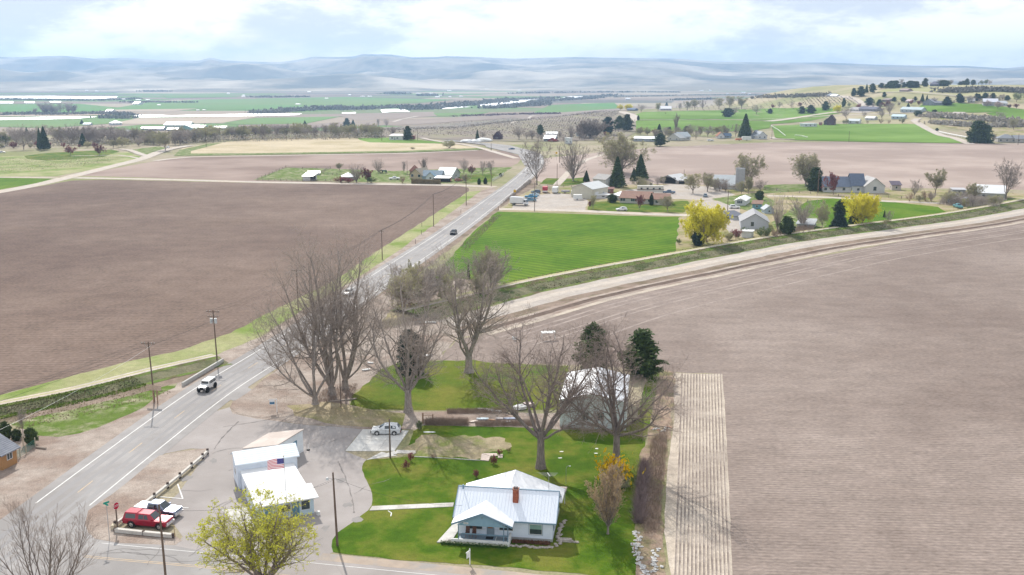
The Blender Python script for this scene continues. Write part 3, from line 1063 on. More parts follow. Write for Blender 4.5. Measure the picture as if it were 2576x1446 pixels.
# concrete: pad under the parked car, walks
def slabs(name, quad, nu, nv, k, m=CONC, h=.06, parent=None, pz=0):
    """slab poured in panels with open joints; each panel is a piece"""
    root = thing(name, (0, 0, 0)) if parent is None else parent
    root['kind'] = 'structure'
    a, b, c, d = [Vector((q[0], q[1], 0)) for q in quad]
    for i in range(nu):
        for j in range(nv):
            g = .012
            u0, u1, v0, v1 = i / nu, (i + 1) / nu, j / nv, (j + 1) / nv
            def pt(u, v):
                p = (a * (1 - u) + b * u) * (1 - v) + (d * (1 - u) + c * u) * v
                return p
            ps = [pt(u0, v0), pt(u1, v0), pt(u1, v1), pt(u0, v1)]
            ce = sum(ps, Vector()) / 4
            ps = [ce + (p - ce) * (1 - g) + Vector((0, 0, h + pz)) for p in ps]
            MB().slab(ps, h).build('panel', m, root)
    return root


slabs('concrete_pad', [P(868, 1135), P(992, 1135), P(1028.5, 1083.5), P(913, 1080)], 3, 2, 5, mat('pad_concrete', (.56, .55, .52), (.63, .62, .59), scale=.5, detail=9, rough=.85, c3=(.5, .48, .45), s3=.15))
slabs('walk', [P(921, 1158), P(936, 1152), P(1000, 1142), P(993, 1134)], 1, 1, 5, h=.05)
slabs('walk', [P(920, 1158), P(945, 1153), P(1000, 1146), P(960, 1137)], 1, 1, 5, h=.045)
slabs('walk', [P(994, 1140), P(1042, 1142), P(1046, 1134), P(998, 1132)], 3, 1, 5)
slabs('walk', [P(929, 1285), P(1140, 1275), P(1142, 1265), P(936, 1274)], 9, 1, 5, h=.08)
slabs('concrete_apron', [P(610, 1333), P(700, 1322), P(645, 1274), P(556, 1282)], 3, 2, 5, h=.05)
# parking bay lines
for a, b in (((447, 1218), (460, 1255)), ((460, 1255), (402, 1250)), ((474, 1278), (405, 1274))):
    pa, pb = P(*a), P(*b)
    ribbon('road_line', [(pa[0], pa[1]), (pb[0], pb[1])], -.09, .09, PAINTW, 12)
# ------------------------------------------------------------------ trees
def seg_mesh(name, segs, m, n=3):
    """segments (p0, p1, r0, r1) as thin prisms"""
    a = np.array([s[0] for s in segs], float)
    b = np.array([s[1] for s in segs], float)
    r0 = np.array([s[2] for s in segs])
    r1 = np.array([s[3] for s in segs])
    d = b - a
    d /= np.maximum(np.linalg.norm(d, axis=1, keepdims=True), 1e-9)
    ref = np.where(np.abs(d[:, 2:3]) < .9, np.array([[0, 0, 1.]]), np.array([[1., 0, 0]]))
    x = np.cross(d, ref)
    x /= np.linalg.norm(x, axis=1, keepdims=True)
    y = np.cross(d, x)
    K = len(segs)
    V = np.empty((K, 2 * n, 3))
    for i in range(n):
        t = 2 * math.pi * i / n
        o = x * math.cos(t) + y * math.sin(t)
        V[:, i] = a + o * r0[:, None]
        V[:, n + i] = b + o * r1[:, None]
    base = (np.arange(K) * 2 * n)[:, None]
    q = np.array([[i, (i + 1) % n, n + (i + 1) % n, n + i] for i in range(n)])
    Fc = (base[:, None, :] + q[None]).reshape(-1, 4)
    me = bpy.data.meshes.new(name)
    me.vertices.add(K * 2 * n)
    me.vertices.foreach_set('co', V.reshape(-1))
    me.loops.add(Fc.size)
    me.loops.foreach_set('vertex_index', Fc.reshape(-1).astype(np.int32))
    me.polygons.add(len(Fc))
    me.polygons.foreach_set('loop_start', np.arange(0, Fc.size, 4, dtype=np.int32))
    me.polygons.foreach_set('loop_total', np.full(len(Fc), 4, dtype=np.int32))
    me.materials.append(m)
    me.update(calc_edges=True)
    return me


def leaf_mesh(name, pts, size, m, seed=0, tri=False, down=0.0, flatness=1.0):
    """small leaf faces spread at the given points"""
    r = np.random.RandomState(seed)
    pts = np.asarray(pts, float)
    K = len(pts)
    d1 = r.normal(size=(K, 3))
    d1[:, 2] = d1[:, 2] * flatness - down
    d1 /= np.linalg.norm(d1, axis=1, keepdims=True)
    d2 = np.cross(d1, r.normal(size=(K, 3)))
    d2 /= np.maximum(np.linalg.norm(d2, axis=1, keepdims=True), 1e-6)
    s = (size * r.uniform(.5, 1.25, K))[:, None] if np.isscalar(size) else (size * r.uniform(.6, 1.2, K))[:, None]
    n = 3 if tri else 4
    V = np.empty((K, n, 3))
    V[:, 0] = pts - d1 * s - d2 * s * .45
    V[:, 1] = pts + d2 * s * .5 - d1 * s * .2
    V[:, 2] = pts + d1 * s
    if not tri:
        V[:, 3] = pts - d2 * s * .5 + d1 * s * .1
    me = bpy.data.meshes.new(name)
    me.vertices.add(K * n)
    me.vertices.foreach_set('co', V.reshape(-1))
    me.loops.add(K * n)
    me.loops.foreach_set('vertex_index', np.arange(K * n, dtype=np.int32))
    me.polygons.add(K)
    me.polygons.foreach_set('loop_start', np.arange(0, K * n, n, dtype=np.int32))
    me.polygons.foreach_set('loop_total', np.full(K, n, dtype=np.int32))
    me.materials.append(m)
    me.update(calc_edges=True)
    return me


def grow(seed, H, trunk=.2, limbs=5, ang=28, nb=(9, 7, 4), r0=None, droop=0.0, up=.10, wobble=.13, ratio=(.5, .5, .45),
         lens=None, first=.25, rmin=.011, lean=(0, 0), bang=(32, 68), limb_set=None):
    """skeleton of a bare tree -> lists of segments for the woody part and for the fine twigs, twig ends"""
    rg = random.Random(seed)
    r0 = r0 or H * .028
    wood = []
    twig = []
    ends = []

    def rot(d, pol, az):
        x = d.orthogonal().normalized()
        y = d.cross(x)
        return (d * math.cos(pol) + (x * math.cos(az) + y * math.sin(az)) * math.sin(pol)).normalized()

    def branch(p, d, L, r, lev):
        n = (9, 7, 4, 2)[min(lev, 3)]
        sl_ = L / n
        dst = wood if lev <= 1 else twig
        az = rg.uniform(0, 6.28)
        childs = nb[lev] if lev < len(nb) else 0
        pos = sorted(rg.uniform(first if lev == 0 else .12, 1) for _ in range(childs))
        ci = 0
        p = Vector(p)
        for i in range(n):
            t1 = (i + 1) / n
            d = Vector((d.x + rg.gauss(0, wobble), d.y + rg.gauss(0, wobble), d.z + rg.gauss(0, wobble * .7) + up * (1 if lev < 2 else .4) - droop * (lev >= 1) * (lev) * .5))
            d.normalize()
            q = p + d * sl_
            ra = max(rmin, r * (1 - .82 * i / n))
            rb = max(rmin * .7, r * (1 - .82 * t1))
            dst.append((tuple(p), tuple(q), ra, rb))
            while ci < childs and pos[ci] <= t1:
                f = (pos[ci] - i / n) * n
                o = p + d * (sl_ * max(0, min(1, f)))
                az += 2.4 + rg.uniform(-.5, .5)
                cd = rot(d, math.radians(rg.uniform(*bang)), az)
                cl_ = L * ratio[min(lev, len(ratio) - 1)] * rg.uniform(.6, 1.15) * (1.1 - .55 * pos[ci])
                branch(o, cd, cl_, max(rmin, r * (1 - .82 * pos[ci]) * .52), lev + 1)
                ci += 1
            p = q
        if lev >= len(nb):
            ends.append(tuple(p))
        elif lev >= len(nb) - 1:
            ends.append(tuple(p))
    th = H * trunk
    tp = Vector((lean[0] * th, lean[1] * th, th))
    for i in range(4):
        a, b = tp * (i / 4), tp * ((i + 1) / 4)
        fl = (1.55, 1.12, 1.0, .95, .92)
        wood.append((tuple(a), tuple(b), r0 * fl[i], r0 * fl[i + 1]))
    if limb_set is None:
        limb_set = []
        for i in range(limbs):
            limb_set.append((ang * rg.uniform(.35, 1.15) * (0.25 if i == 0 else 1), 360 * i / limbs + rg.uniform(-25, 25), rg.uniform(.8, 1.0)))
    for pol, azd, f in limb_set:
        pol, azd = math.radians(pol), math.radians(azd)
        d = Vector((math.sin(pol) * math.cos(azd), math.sin(pol) * math.sin(azd), math.cos(pol)))
        L = (H - th) * f * (1.0 + .12 * (1 - math.cos(pol)))
        branch(tp - Vector((0, 0, rg.uniform(0, th * .25))), d, L, r0 * (.58 if len(limb_set) < 4 else .53) * f, 0)
    return wood, twig, ends


def near_tree(name, p, label, cat='tree', group=None, leaf=None, bark=None, twigm=None, **kw):
    r = thing(name, p, 0, label, cat, group)
    w, t, e = grow(**kw)
    link('trunk', seg_mesh('trunk', w, bark or BARK, 6), r)
    link('crown', seg_mesh('crown', t, twigm or TWIG, 3), r)
    return r, t, e


# unit-height prototypes shared by the smaller trees
LEAFC = mat('conifer_needles', (.042, .068, .018), (.085, .12, .034), scale=1.5, detail=3, rough=.8, trans=.15, objrand=.25, spec=.2)
LEAFB = mat('blue_conifer_needles', (.030, .060, .045), (.055, .09, .06), scale=1.5, detail=3, rough=.8, trans=.15, objrand=.2, spec=.2)
BUDG = mat('pale_buds', (.34, .32, .17), (.44, .42, .23), scale=2, rough=.8, trans=.3, objrand=.2, spec=.2)
BUDY = mat('yellow_willow_leaves', (.72, .66, .04), (.80, .74, .10), scale=.6, rough=.8, trans=.35, objrand=.08, spec=.2)
BUDR = mat('red_blossom', (.22, .07, .075), (.30, .12, .11), scale=2, rough=.8, trans=.3, objrand=.2, spec=.2)
BUDP = mat('pale_blossom', (.5, .38, .36), (.6, .5, .46), scale=2, rough=.8, trans=.3, objrand=.15, spec=.2)
LEAFG = mat('green_leaves', (.09, .15, .03), (.14, .2, .05), scale=2, rough=.8, trans=.3, objrand=.2, spec=.2)
TWIGG = mat('grey_twigs', (.34, .29, .26), (.43, .38, .34), scale=.5, rough=.9, objrand=.25)
PROTO = {}


def proto(kind):
    """list of (part name, mesh) at height 1"""
    if kind in PROTO:
        return PROTO[kind]
    base = kind.rstrip('0123456789')
    sd_ = int(kind[len(base):] or 0)
    rs = np.random.RandomState(sd_ + 7)
    out = []
    if base in ('bare', 'budding', 'vase', 'willow', 'redtree', 'pinktree', 'yellowwillow', 'poplar', 'goldwillow', 'leafy'):
        kw = dict(seed=sd_ + 3, H=1, trunk=.16, limbs=6, ang=34, nb=(11, 8, 4), r0=.022, rmin=.0027, first=.12)
        if base == 'vase':
            kw.update(trunk=.03, limbs=16, ang=30, nb=(8, 5, 2), up=.01, wobble=.06, r0=.03, bang=(15, 40))
        if base in ('willow', 'goldwillow'):
            kw.update(limbs=9, ang=60, nb=(11, 9, 4), droop=.07, r0=.03, trunk=.14)
        if base == 'yellowwillow':
            kw.update(limbs=13, ang=66, nb=(12, 9, 4), droop=.05, up=.1, r0=.03, trunk=.14, ratio=(.5, .5, .5))
        if base == 'poplar':
            kw.update(limbs=14, ang=9, nb=(12, 6, 0), trunk=.05, up=.2, bang=(12, 25), ratio=(.28, .4))
        if base in ('redtree', 'pinktree', 'leafy'):
            kw.update(limbs=8, ang=55, nb=(9, 6, 2), trunk=.2)
        w, t, e = grow(**kw)
        out.append(('trunk', seg_mesh('trunk', w, BARK, 4)))
        tm = TWIGG
        if base == 'yellowwillow' or base == 'goldwillow':
            tm = mat('yellow_twigs', (.6, .48, .06), (.5, .42, .08), scale=1, trans=.2)
        out.append(('crown', seg_mesh('crown', t, tm, 3)))
        tp = np.array([s[1] for s in t])
        lm = {'budding': (BUDG, .013, 1.3), 'redtree': (BUDR, .03, 1), 'pinktree': (BUDP, .028, 1), 'yellowwillow': (BUDY, .016, 1.9),
              'willow': (BUDG, .012, 1.2), 'goldwillow': (BUDY, .016, 1.5), 'leafy': (LEAFG, .022, 1)}.get(base)
        if lm:
            k = int(len(tp) * lm[2])
            ix = rs.choice(len(tp), k)
            pp = tp[ix] + rs.normal(size=(k, 3)) * .012
            if base in ('yellowwillow', 'goldwillow'):
                # hanging strands fill the dome
                q = rs.normal(size=(150, 3))
                q /= np.linalg.norm(q, axis=1, keepdims=True)
                q[:, 2] = np.abs(q[:, 2]) * 1.0 - .25
                hw_ = .70 if base == 'yellowwillow' else .6
                cen = q * np.array([hw_, hw_, .46]) * rs.uniform(.6, 1.0, (150, 1)) + np.array([0, 0, .52])
                e_ = cen[rs.randint(0, 150, 6500)] + rs.normal(size=(6500, 3)) * np.array([.05, .05, .075])
                pp = np.concatenate([pp, e_])
            out.append(('foliage', leaf_mesh('foliage', pp, lm[1], lm[0], sd_, down=.9)))
    elif base in ('spruce', 'pine', 'cedar', 'round', 'cypress'):
        N = 3600
        z = rs.uniform(0, 1, N) ** (1.15)
        th = rs.uniform(0, 2 * math.pi, N)
        if base == 'spruce':
            lay = np.abs(((z * 13 + th * .16) % 1) - .5) * 2
            R = .27 * (1 - z) ** .85 * (.62 + .38 * lay) + .012
            rr = R * rs.uniform(.45, 1.05, N) ** .6
            size = .045 * (1.15 - .65 * z)
            z = .05 + z * .95
        elif base == 'pine':
            R = .33 * np.sin(np.clip(z * .93 + .08, 0, 1) * math.pi) ** .5 * (1 - .35 * z)
            nz = .72 + .5 * np.sin(th * 3 + z * 17 + sd_) * np.sin(th * 2 - z * 11)
            rr = R * nz * rs.uniform(.4, 1, N) ** .5
            size = .04 * np.ones(N)
            z = .1 + z * .9
        elif base == 'cedar':
            R = .25 * np.sqrt(np.clip(1 - (z * 1.0) ** 2.6, 0, 1)) + .01
            rr = R * (.85 + .2 * np.sin(th * 5 + z * 9 + sd_)) * rs.uniform(.75, 1, N) ** .5
            size = .035 * np.ones(N)
        elif base == 'round':
            zc = z * 2 - 1
            R = .5 * np.sqrt(np.clip(1 - zc ** 2 * .96, 0, 1))
            rr = R * (.85 + .22 * np.sin(th * 4 + z * 8 + sd_) * np.cos(th * 3 - z * 7)) * rs.uniform(.7, 1, N) ** .5
            size = .05 * np.ones(N)
            z = .03 + z * .97
        else:
            R = .10 * np.sin(np.clip(z + .12, 0, 1) * math.pi) ** .5 + .006
            rr = R * rs.uniform(.75, 1.05, N)
            size = .03 * np.ones(N)
        pp = np.stack([rr * np.cos(th), rr * np.sin(th), z], 1)
        if base in ('pine', 'cedar', 'round'):
            # foliage gathers in clumps on boughs, gaps between them
            K_ = 75
            cen = pp[:K_]
            j = rs.randint(0, K_, N)
            cs = {'pine': .038, 'cedar': .034, 'round': .06}[base]
            pp = np.where(rs.rand(N, 1) < .8, cen[j] + rs.normal(size=(N, 3)) * cs * np.array([1, 1, .75]), pp)
            pp[:, 2] = np.clip(pp[:, 2], .02, 1.04)
        w = [((0, 0, 0), (0, 0, .55), .016, .01), ((0, 0, .55), (0, 0, .96), .01, .003)]
        out.append(('trunk', seg_mesh('trunk', w, BARK, 5)))
        out.append(('crown', leaf_mesh('crown', pp, size, LEAFB if sd_ % 5 == 4 else LEAFC, sd_, down=.5, flatness=.6)))
        # inner mass so that the crown is not see-through
        mb = MB()
        zs = np.linspace(.07 if base != 'cypress' else .0, .93, 9)
        prof = {'spruce': lambda q: .19 * (1 - q) ** .9, 'pine': lambda q: .12 * math.sin(min(1, q * .93 + .1) * math.pi) ** .6 * (1 - .4 * q),
                'cedar': lambda q: .14 * math.sqrt(max(0, 1 - q ** 2.6)), 'round': lambda q: .26 * math.sqrt(max(0, 1 - (2 * q - 1) ** 2)),
                'cypress': lambda q: .075 * math.sin(min(1, q + .12) * math.pi) ** .5}[base]
        rg = random.Random(sd_)
        rings = []
        for q in zs:
            k0 = len(mb.v)
            for i in range(9):
                t = 2 * math.pi * i / 9
                r = (prof(q) + .004) * rg.uniform(.75, 1.15)
                mb.v.append((r * math.cos(t), r * math.sin(t), q + rg.uniform(-.02, .02)))
            rings.append(k0)
        for a, b in zip(rings, rings[1:]):
            for i in range(9):
                j = (i + 1) % 9
                mb.f.append((a + i, a + j, b + j, b + i))
        out.append(('inner_foliage', mb.mesh('inner_foliage', LEAFC)))
    elif base in ('shrub', 'redshrub', 'greenshrub', 'dryshrub'):
        kw = dict(seed=sd_ + 5, H=1, trunk=.02, limbs=22, ang=58, nb=(6, 4), r0=.02, rmin=.006, up=.06, bang=(20, 55), ratio=(.45, .45))
        w, t, e = grow(**kw)
        tm = {'shrub': TWIGG, 'redshrub': mat('red_twigs', (.19, .085, .06), (.26, .13, .09), scale=2, objrand=.2),
              'greenshrub': TWIGG, 'dryshrub': mat('dry_twigs', (.25, .17, .12), (.34, .25, .18), scale=2, objrand=.2)}[base]
        out.append(('stems', seg_mesh('stems', w, tm, 3)))
        out.append(('twigs', seg_mesh('twigs', t, tm, 3)))
        if base != 'dryshrub':
            tp = np.array([s[1] for s in t + w])
            out.append(('foliage', leaf_mesh('foliage', tp + rs.normal(size=tp.shape) * .03, .035, {'shrub': BUDG, 'redshrub': BUDR, 'greenshrub': LEAFG}[base], sd_)))
    PROTO[kind] = out
    return out


_merged = {}


def merged(kind):
    """one mesh with the same pieces, for plants only a few pixels tall"""
    if kind in _merged:
        return _merged[kind]
    vs, fs, ms, mi = [], [], [], []
    for nme, me in proto(kind):
        o = len(vs)
        vs += [tuple(v.co) for v in me.vertices]
        fs += [tuple(o + i for i in p.vertices) for p in me.polygons]
        mi += [len(ms)] * len(me.polygons)
        ms.append(me.materials[0])
    me = bpy.data.meshes.new(kind.rstrip('0123456789') + '_plant')
    me.from_pydata(vs, [], fs)
    for m in ms:
        me.materials.append(m)
    me.polygons.foreach_set('material_index', mi)
    _merged[kind] = me
    return me


_tr = random.Random(99)


def plant(name, kind, p, h, w=None, label=None, cat='tree', group=None, parts=True):
    """h metres tall, w metres across"""
    nat = {'bare': .95, 'budding': .95, 'vase': .95, 'willow': 1.2, 'redtree': 1.2, 'pinktree': 1.2, 'yellowwillow': 1.5, 'goldwillow': 1.3, 'poplar': .3,
           'leafy': 1.2, 'spruce': .56, 'pine': .55, 'cedar': .5, 'round': .95, 'cypress': .22, 'shrub': 1.5, 'redshrub': 1.5, 'greenshrub': 1.5, 'dryshrub': 1.5}[kind.rstrip('0123456789')]
    sw = h if w is None else w / nat
    rz = _tr.uniform(0, 6.28)
    if parts:
        r = thing(name, p, rz, label, cat, group)
        r.scale = (sw, sw, h)
        for nme, me in proto(kind):
            link(nme, me, r)
    else:
        r = link(name, merged(kind), None, p, rz)
        r.scale = (sw, sw, h)
        tag(r, label, cat, group)
    return r


def plant_at(name, kind, crop, u, v, vt, wpx=None, label=None, cat='tree', group=None, parts=True):
    """base point, top row and width as seen in the photograph -> real size at that place"""
    x, y = V2(crop, u, v)
    _, t = V2(crop, u, vt)
    p = P(x, y)
    h = height_to(p, t)
    w = None if wpx is None else wpx * CROP[crop][0] * mpp(p)
    return plant(name, kind, p, h, w, label, cat, group, parts)


# ------------------------------------------------------------------ buildings
def siding(c, name):
    return ribbed(name, c, .3, 'Z', rough=.7, metal=0, depth=.02)


TRIMW = flat('white_trim', (.75, .76, .77))


def window(par, m, x, y, z, w, h, face, frame=TRIMW, t=.07, bars=0, name='window', pane=None):
    """frame with a pane; face: outward direction F(-y) B(+y) L(-x) R(+x)"""
    def bx(mb, a0, a1, d0, d1, z0, z1):
        if face == 'F':
            mb.box(x + a0, x + a1, y - d1, y - d0, z0, z1)
        elif face == 'B':
            mb.box(x + a0, x + a1, y + d0, y + d1, z0, z1)
        elif face == 'L':
            mb.box(x - d1, x - d0, y + a0, y + a1, z0, z1)
        else:
            mb.box(x + d0, x + d1, y + a0, y + a1, z0, z1)
    f = MB()
    hw = w / 2
    bx(f, -hw - t, hw + t, -.02, .05, z - t, z)
    bx(f, -hw - t, hw + t, -.02, .05, z + h, z + h + t)
    bx(f, -hw - t, -hw, -.02, .048, z, z + h)
    bx(f, hw, hw + t, -.02, .048, z, z + h)
    for i in range(bars):
        xx = -hw + w * (i + 1) / (bars + 1)
        bx(f, xx - .03, xx + .03, -.02, .045, z, z + h)
    fo = f.build(name, frame, par)
    g = MB()
    bx(g, -hw, hw, -.01, .02, z, z + h)
    g.build('pane', pane or GLASS, fo)
    return fo


def building(name, p, rz, w, d, h, rh, roof, wm, rm, label, cat='house', over=.5, wins=(), group=None, roofz=.14, ridge=.5, ribs=0, trim=None):
    """p: middle of the front wall on the ground, rz: turn of the front; x along the front, y to the back.
    roof: gx ridge along the front, gy gable to the front, hip, shed (falls to the front), shedl, flat"""
    r = thing(name, p, rz, label, cat, group)
    x0, x1, y0, y1 = -w / 2, w / 2, 0, d
    mb = MB()
    zt = h + rh
    if roof == 'gx':
        ym = y0 + d * ridge
        mb.poly([(x0, y0, 0), (x1, y0, 0), (x1, y0, h), (x0, y0, h)]).poly([(x1, y1, 0), (x0, y1, 0), (x0, y1, h), (x1, y1, h)])
        mb.poly([(x1, y0, 0), (x1, y1, 0), (x1, y1, h), (x1, ym, zt - .02), (x1, y0, h)]).poly([(x0, y1, 0), (x0, y0, 0), (x0, y0, h), (x0, ym, zt - .02), (x0, y1, h)])
    elif roof == 'gy':
        xm = 0
        mb.poly([(x0, y0, 0), (x1, y0, 0), (x1, y0, h), (xm, y0, zt - .02), (x0, y0, h)]).poly([(x1, y1, 0), (x0, y1, 0), (x0, y1, h), (xm, y1, zt - .02), (x1, y1, h)])
        mb.poly([(x1, y0, 0), (x1, y1, 0), (x1, y1, h), (x1, y0, h)]).poly([(x0, y1, 0), (x0, y0, 0), (x0, y0, h), (x0, y1, h)])
    else:
        ha = {'F': h, 'B': h, 'L': h, 'R': h}
        zf = {(x0, y0): h, (x1, y0): h, (x0, y1): h, (x1, y1): h}
        if roof == 'shed':
            zf[(x0, y1)] = zf[(x1, y1)] = h + rh
        if roof == 'shedl':
            zf[(x1, y0)] = zf[(x1, y1)] = h + rh
        cs = [(x0, y0), (x1, y0), (x1, y1), (x0, y1)]
        for i in range(4):
            a, b = cs[i], cs[(i + 1) % 4]
            mb.poly([(*a, 0), (*b, 0), (*b, zf[b] - .01), (*a, zf[a] - .01)])
    wall = mb.build('wall', wm, r)
    o = over
    rb = MB()
    T = roofz

    def pl(pts):
        rb.slab([(a, b, c + T) for a, b, c in pts], T)
    if roof == 'gx':
        ym = y0 + d * ridge
        s1 = rh / (ym - y0)
        s2 = rh / (y1 - ym)
        pl([(x0 - o, y0 - o, h - o * s1), (x1 + o, y0 - o, h - o * s1), (x1 + o, ym, zt), (x0 - o, ym, zt)])
        pl([(x1 + o, y1 + o, h - o * s2), (x0 - o, y1 + o, h - o * s2), (x0 - o, ym, zt), (x1 + o, ym, zt)])
    elif roof == 'gy':
        s1 = rh / (w / 2)
        pl([(0, y0 - o, zt), (0, y1 + o, zt), (x0 - o, y1 + o, h - o * s1), (x0 - o, y0 - o, h - o * s1)])
        pl([(0, y1 + o, zt), (0, y0 - o, zt), (x1 + o, y0 - o, h - o * s1), (x1 + o, y1 + o, h - o * s1)])
    elif roof == 'hip':
        k = min(w, d) / 2 * .98
        if w >= d:
            A, B = (x0 + k, (y0 + y1) / 2, zt), (x1 - k, (y0 + y1) / 2, zt)
            e = [(x0 - o, y0 - o, h), (x1 + o, y0 - o, h), (x1 + o, y1 + o, h), (x0 - o, y1 + o, h)]
            pl([e[0], e[1], B, A])
            pl([e[1], e[2], B])
            pl([e[2], e[3], A, B])
            pl([e[3], e[0], A])
        else:
            A, B = (0, y0 + k, zt), (0, y1 - k, zt)
            e = [(x0 - o, y0 - o, h), (x1 + o, y0 - o, h), (x1 + o, y1 + o, h), (x0 - o, y1 + o, h)]
            pl([e[0], e[1], A])
            pl([e[1], e[2], B, A])
            pl([e[2], e[3], B])
            pl([e[3], e[0], A, B])
    elif roof == 'shed':
        s = rh / d
        pl([(x0 - o, y0 - o, h - o * s), (x1 + o, y0 - o, h - o * s), (x1 + o, y1 + o, zt + o * s), (x0 - o, y1 + o, zt + o * s)])
    elif roof == 'shedl':
        s = rh / w
        pl([(x0 - o, y0 - o, h - o * s), (x1 + o, y0 - o, zt + o * s), (x1 + o, y1 + o, zt + o * s), (x0 - o, y1 + o, h - o * s)])
    else:
        pl([(x0 - o, y0 - o, h), (x1 + o, y0 - o, h), (x1 + o, y1 + o, h), (x0 - o, y1 + o, h)])
    rf = rb.build('roof', rm, r)
    for q in wins:
        face, a, z, ww, hh = q[:5]
        kind = q[5] if len(q) > 5 else 'w'
        X, Y = {'F': (a, y0), 'B': (a, y1), 'L': (x0, a), 'R': (x1, a)}[face]
        if kind == 'w':
            window(r, None, X, Y, z, ww, hh, face, frame=trim or TRIMW, bars=q[6] if len(q) > 6 else 0)
        else:
            dm = {'d': flat('door_paint', (.30, .33, .36)), 'g': flat('garage_door', (.62, .62, .6)), 'o': mat('open_bay_shade', (.03, .028, .026), rough=1),  # near-black panel colour paints the shade inside an open bay
                  'b': flat('blue_door', (.10, .24, .34)), 'r': flat('red_door', (.35, .08, .07))}[kind]
            f = MB()
            if face in 'FB':
                s = -1 if face == 'F' else 1
                f.box(X - ww / 2, X + ww / 2, min(Y, Y + s * .05), max(Y, Y + s * .05), z, z + hh)
            else:
                s = -1 if face == 'L' else 1
                f.box(min(X, X + s * .05), max(X, X + s * .05), Y - ww / 2, Y + ww / 2, z, z + hh)
            do = f.build('garage_door' if kind == 'g' else 'door', dm, r)  # open bays get their painted shade panel here as well
            if kind == 'g':
                pb = MB()
                for i in range(1, 4):
                    if face == 'F':
                        pb.box(X - ww / 2, X + ww / 2, Y - .07, Y - .05, z + hh * i / 4 - .02, z + hh * i / 4)
                if pb.v:
                    pb.build('rail', TRIMW, do)
    return r


# ------------------------------------------------------------------ vehicles
PAINT = {}


def paint(name, c, metal=.2, rough=.25):
    if name not in PAINT:
        PAINT[name] = mat('paint_' + name, c, tuple(x * .93 for x in c), scale=.8, rough=rough, metal=metal, spec=.6)
    return PAINT[name]


def wheel(par, x, y, r, w, rim=CHROME):
    t = MB()
    n = 18
    prof = [(-w / 2, r * .62), (-w / 2, r * .93), (-w * .36, r), (w * .36, r), (w / 2, r * .93), (w / 2, r * .62)]
    for (yy, rr) in prof:
        for i in range(n):
            a = 2 * math.pi * i / n
            t.v.append((x + rr * math.cos(a), y + yy, r + rr * math.sin(a)))
    for j in range(len(prof) - 1):
        for i in range(n):
            k = (i + 1) % n
            t.f.append((j * n + i, j * n + k, (j + 1) * n + k, (j + 1) * n + i))
    wo_ = t.build('wheel', RUBBER, par)
    c = MB()
    c.tube((x, y - w * .42, r), (x, y + w * .42, r), r * .62, n=12)
    s = 1 if y > 0 else -1
    for i in range(5):
        a = 2 * math.pi * i / 5
        c.tube((x, y + s * w * .46, r), (x + r * .55 * math.cos(a), y + s * w * .44, r + r * .55 * math.sin(a)), r * .1, r * .08, 4)
    c.build('rim', rim, wo_)
    return wo_


def body_loft(st):
    """st: (x, zlow, zbelt, ztop, half width, half width top)"""
    mb = MB()
    rings = []
    for x, zl, zb, zt, hw, ht in st:
        k = len(mb.v)
        pts = [(-hw * .92, zl), (-hw, zl + .12), (-hw, zb - .10), (-hw * .97, zb), (-ht, zt - .03), (-ht * .9, zt), (ht * .9, zt), (ht, zt - .03), (hw * .97, zb), (hw, zb - .10), (hw, zl + .12), (hw * .92, zl)]
        mb.v += [(x, a, b) for a, b in pts]
        rings.append(k)
    m = 12
    for a, b in zip(rings, rings[1:]):
        for i in range(m):
            j = (i + 1) % m
            mb.f.append((a + i, b + i, b + j, a + j))
    mb.f.append(tuple(rings[0] + i for i in range(m)))
    mb.f.append(tuple(rings[-1] + i for i in reversed(range(m))))
    return mb


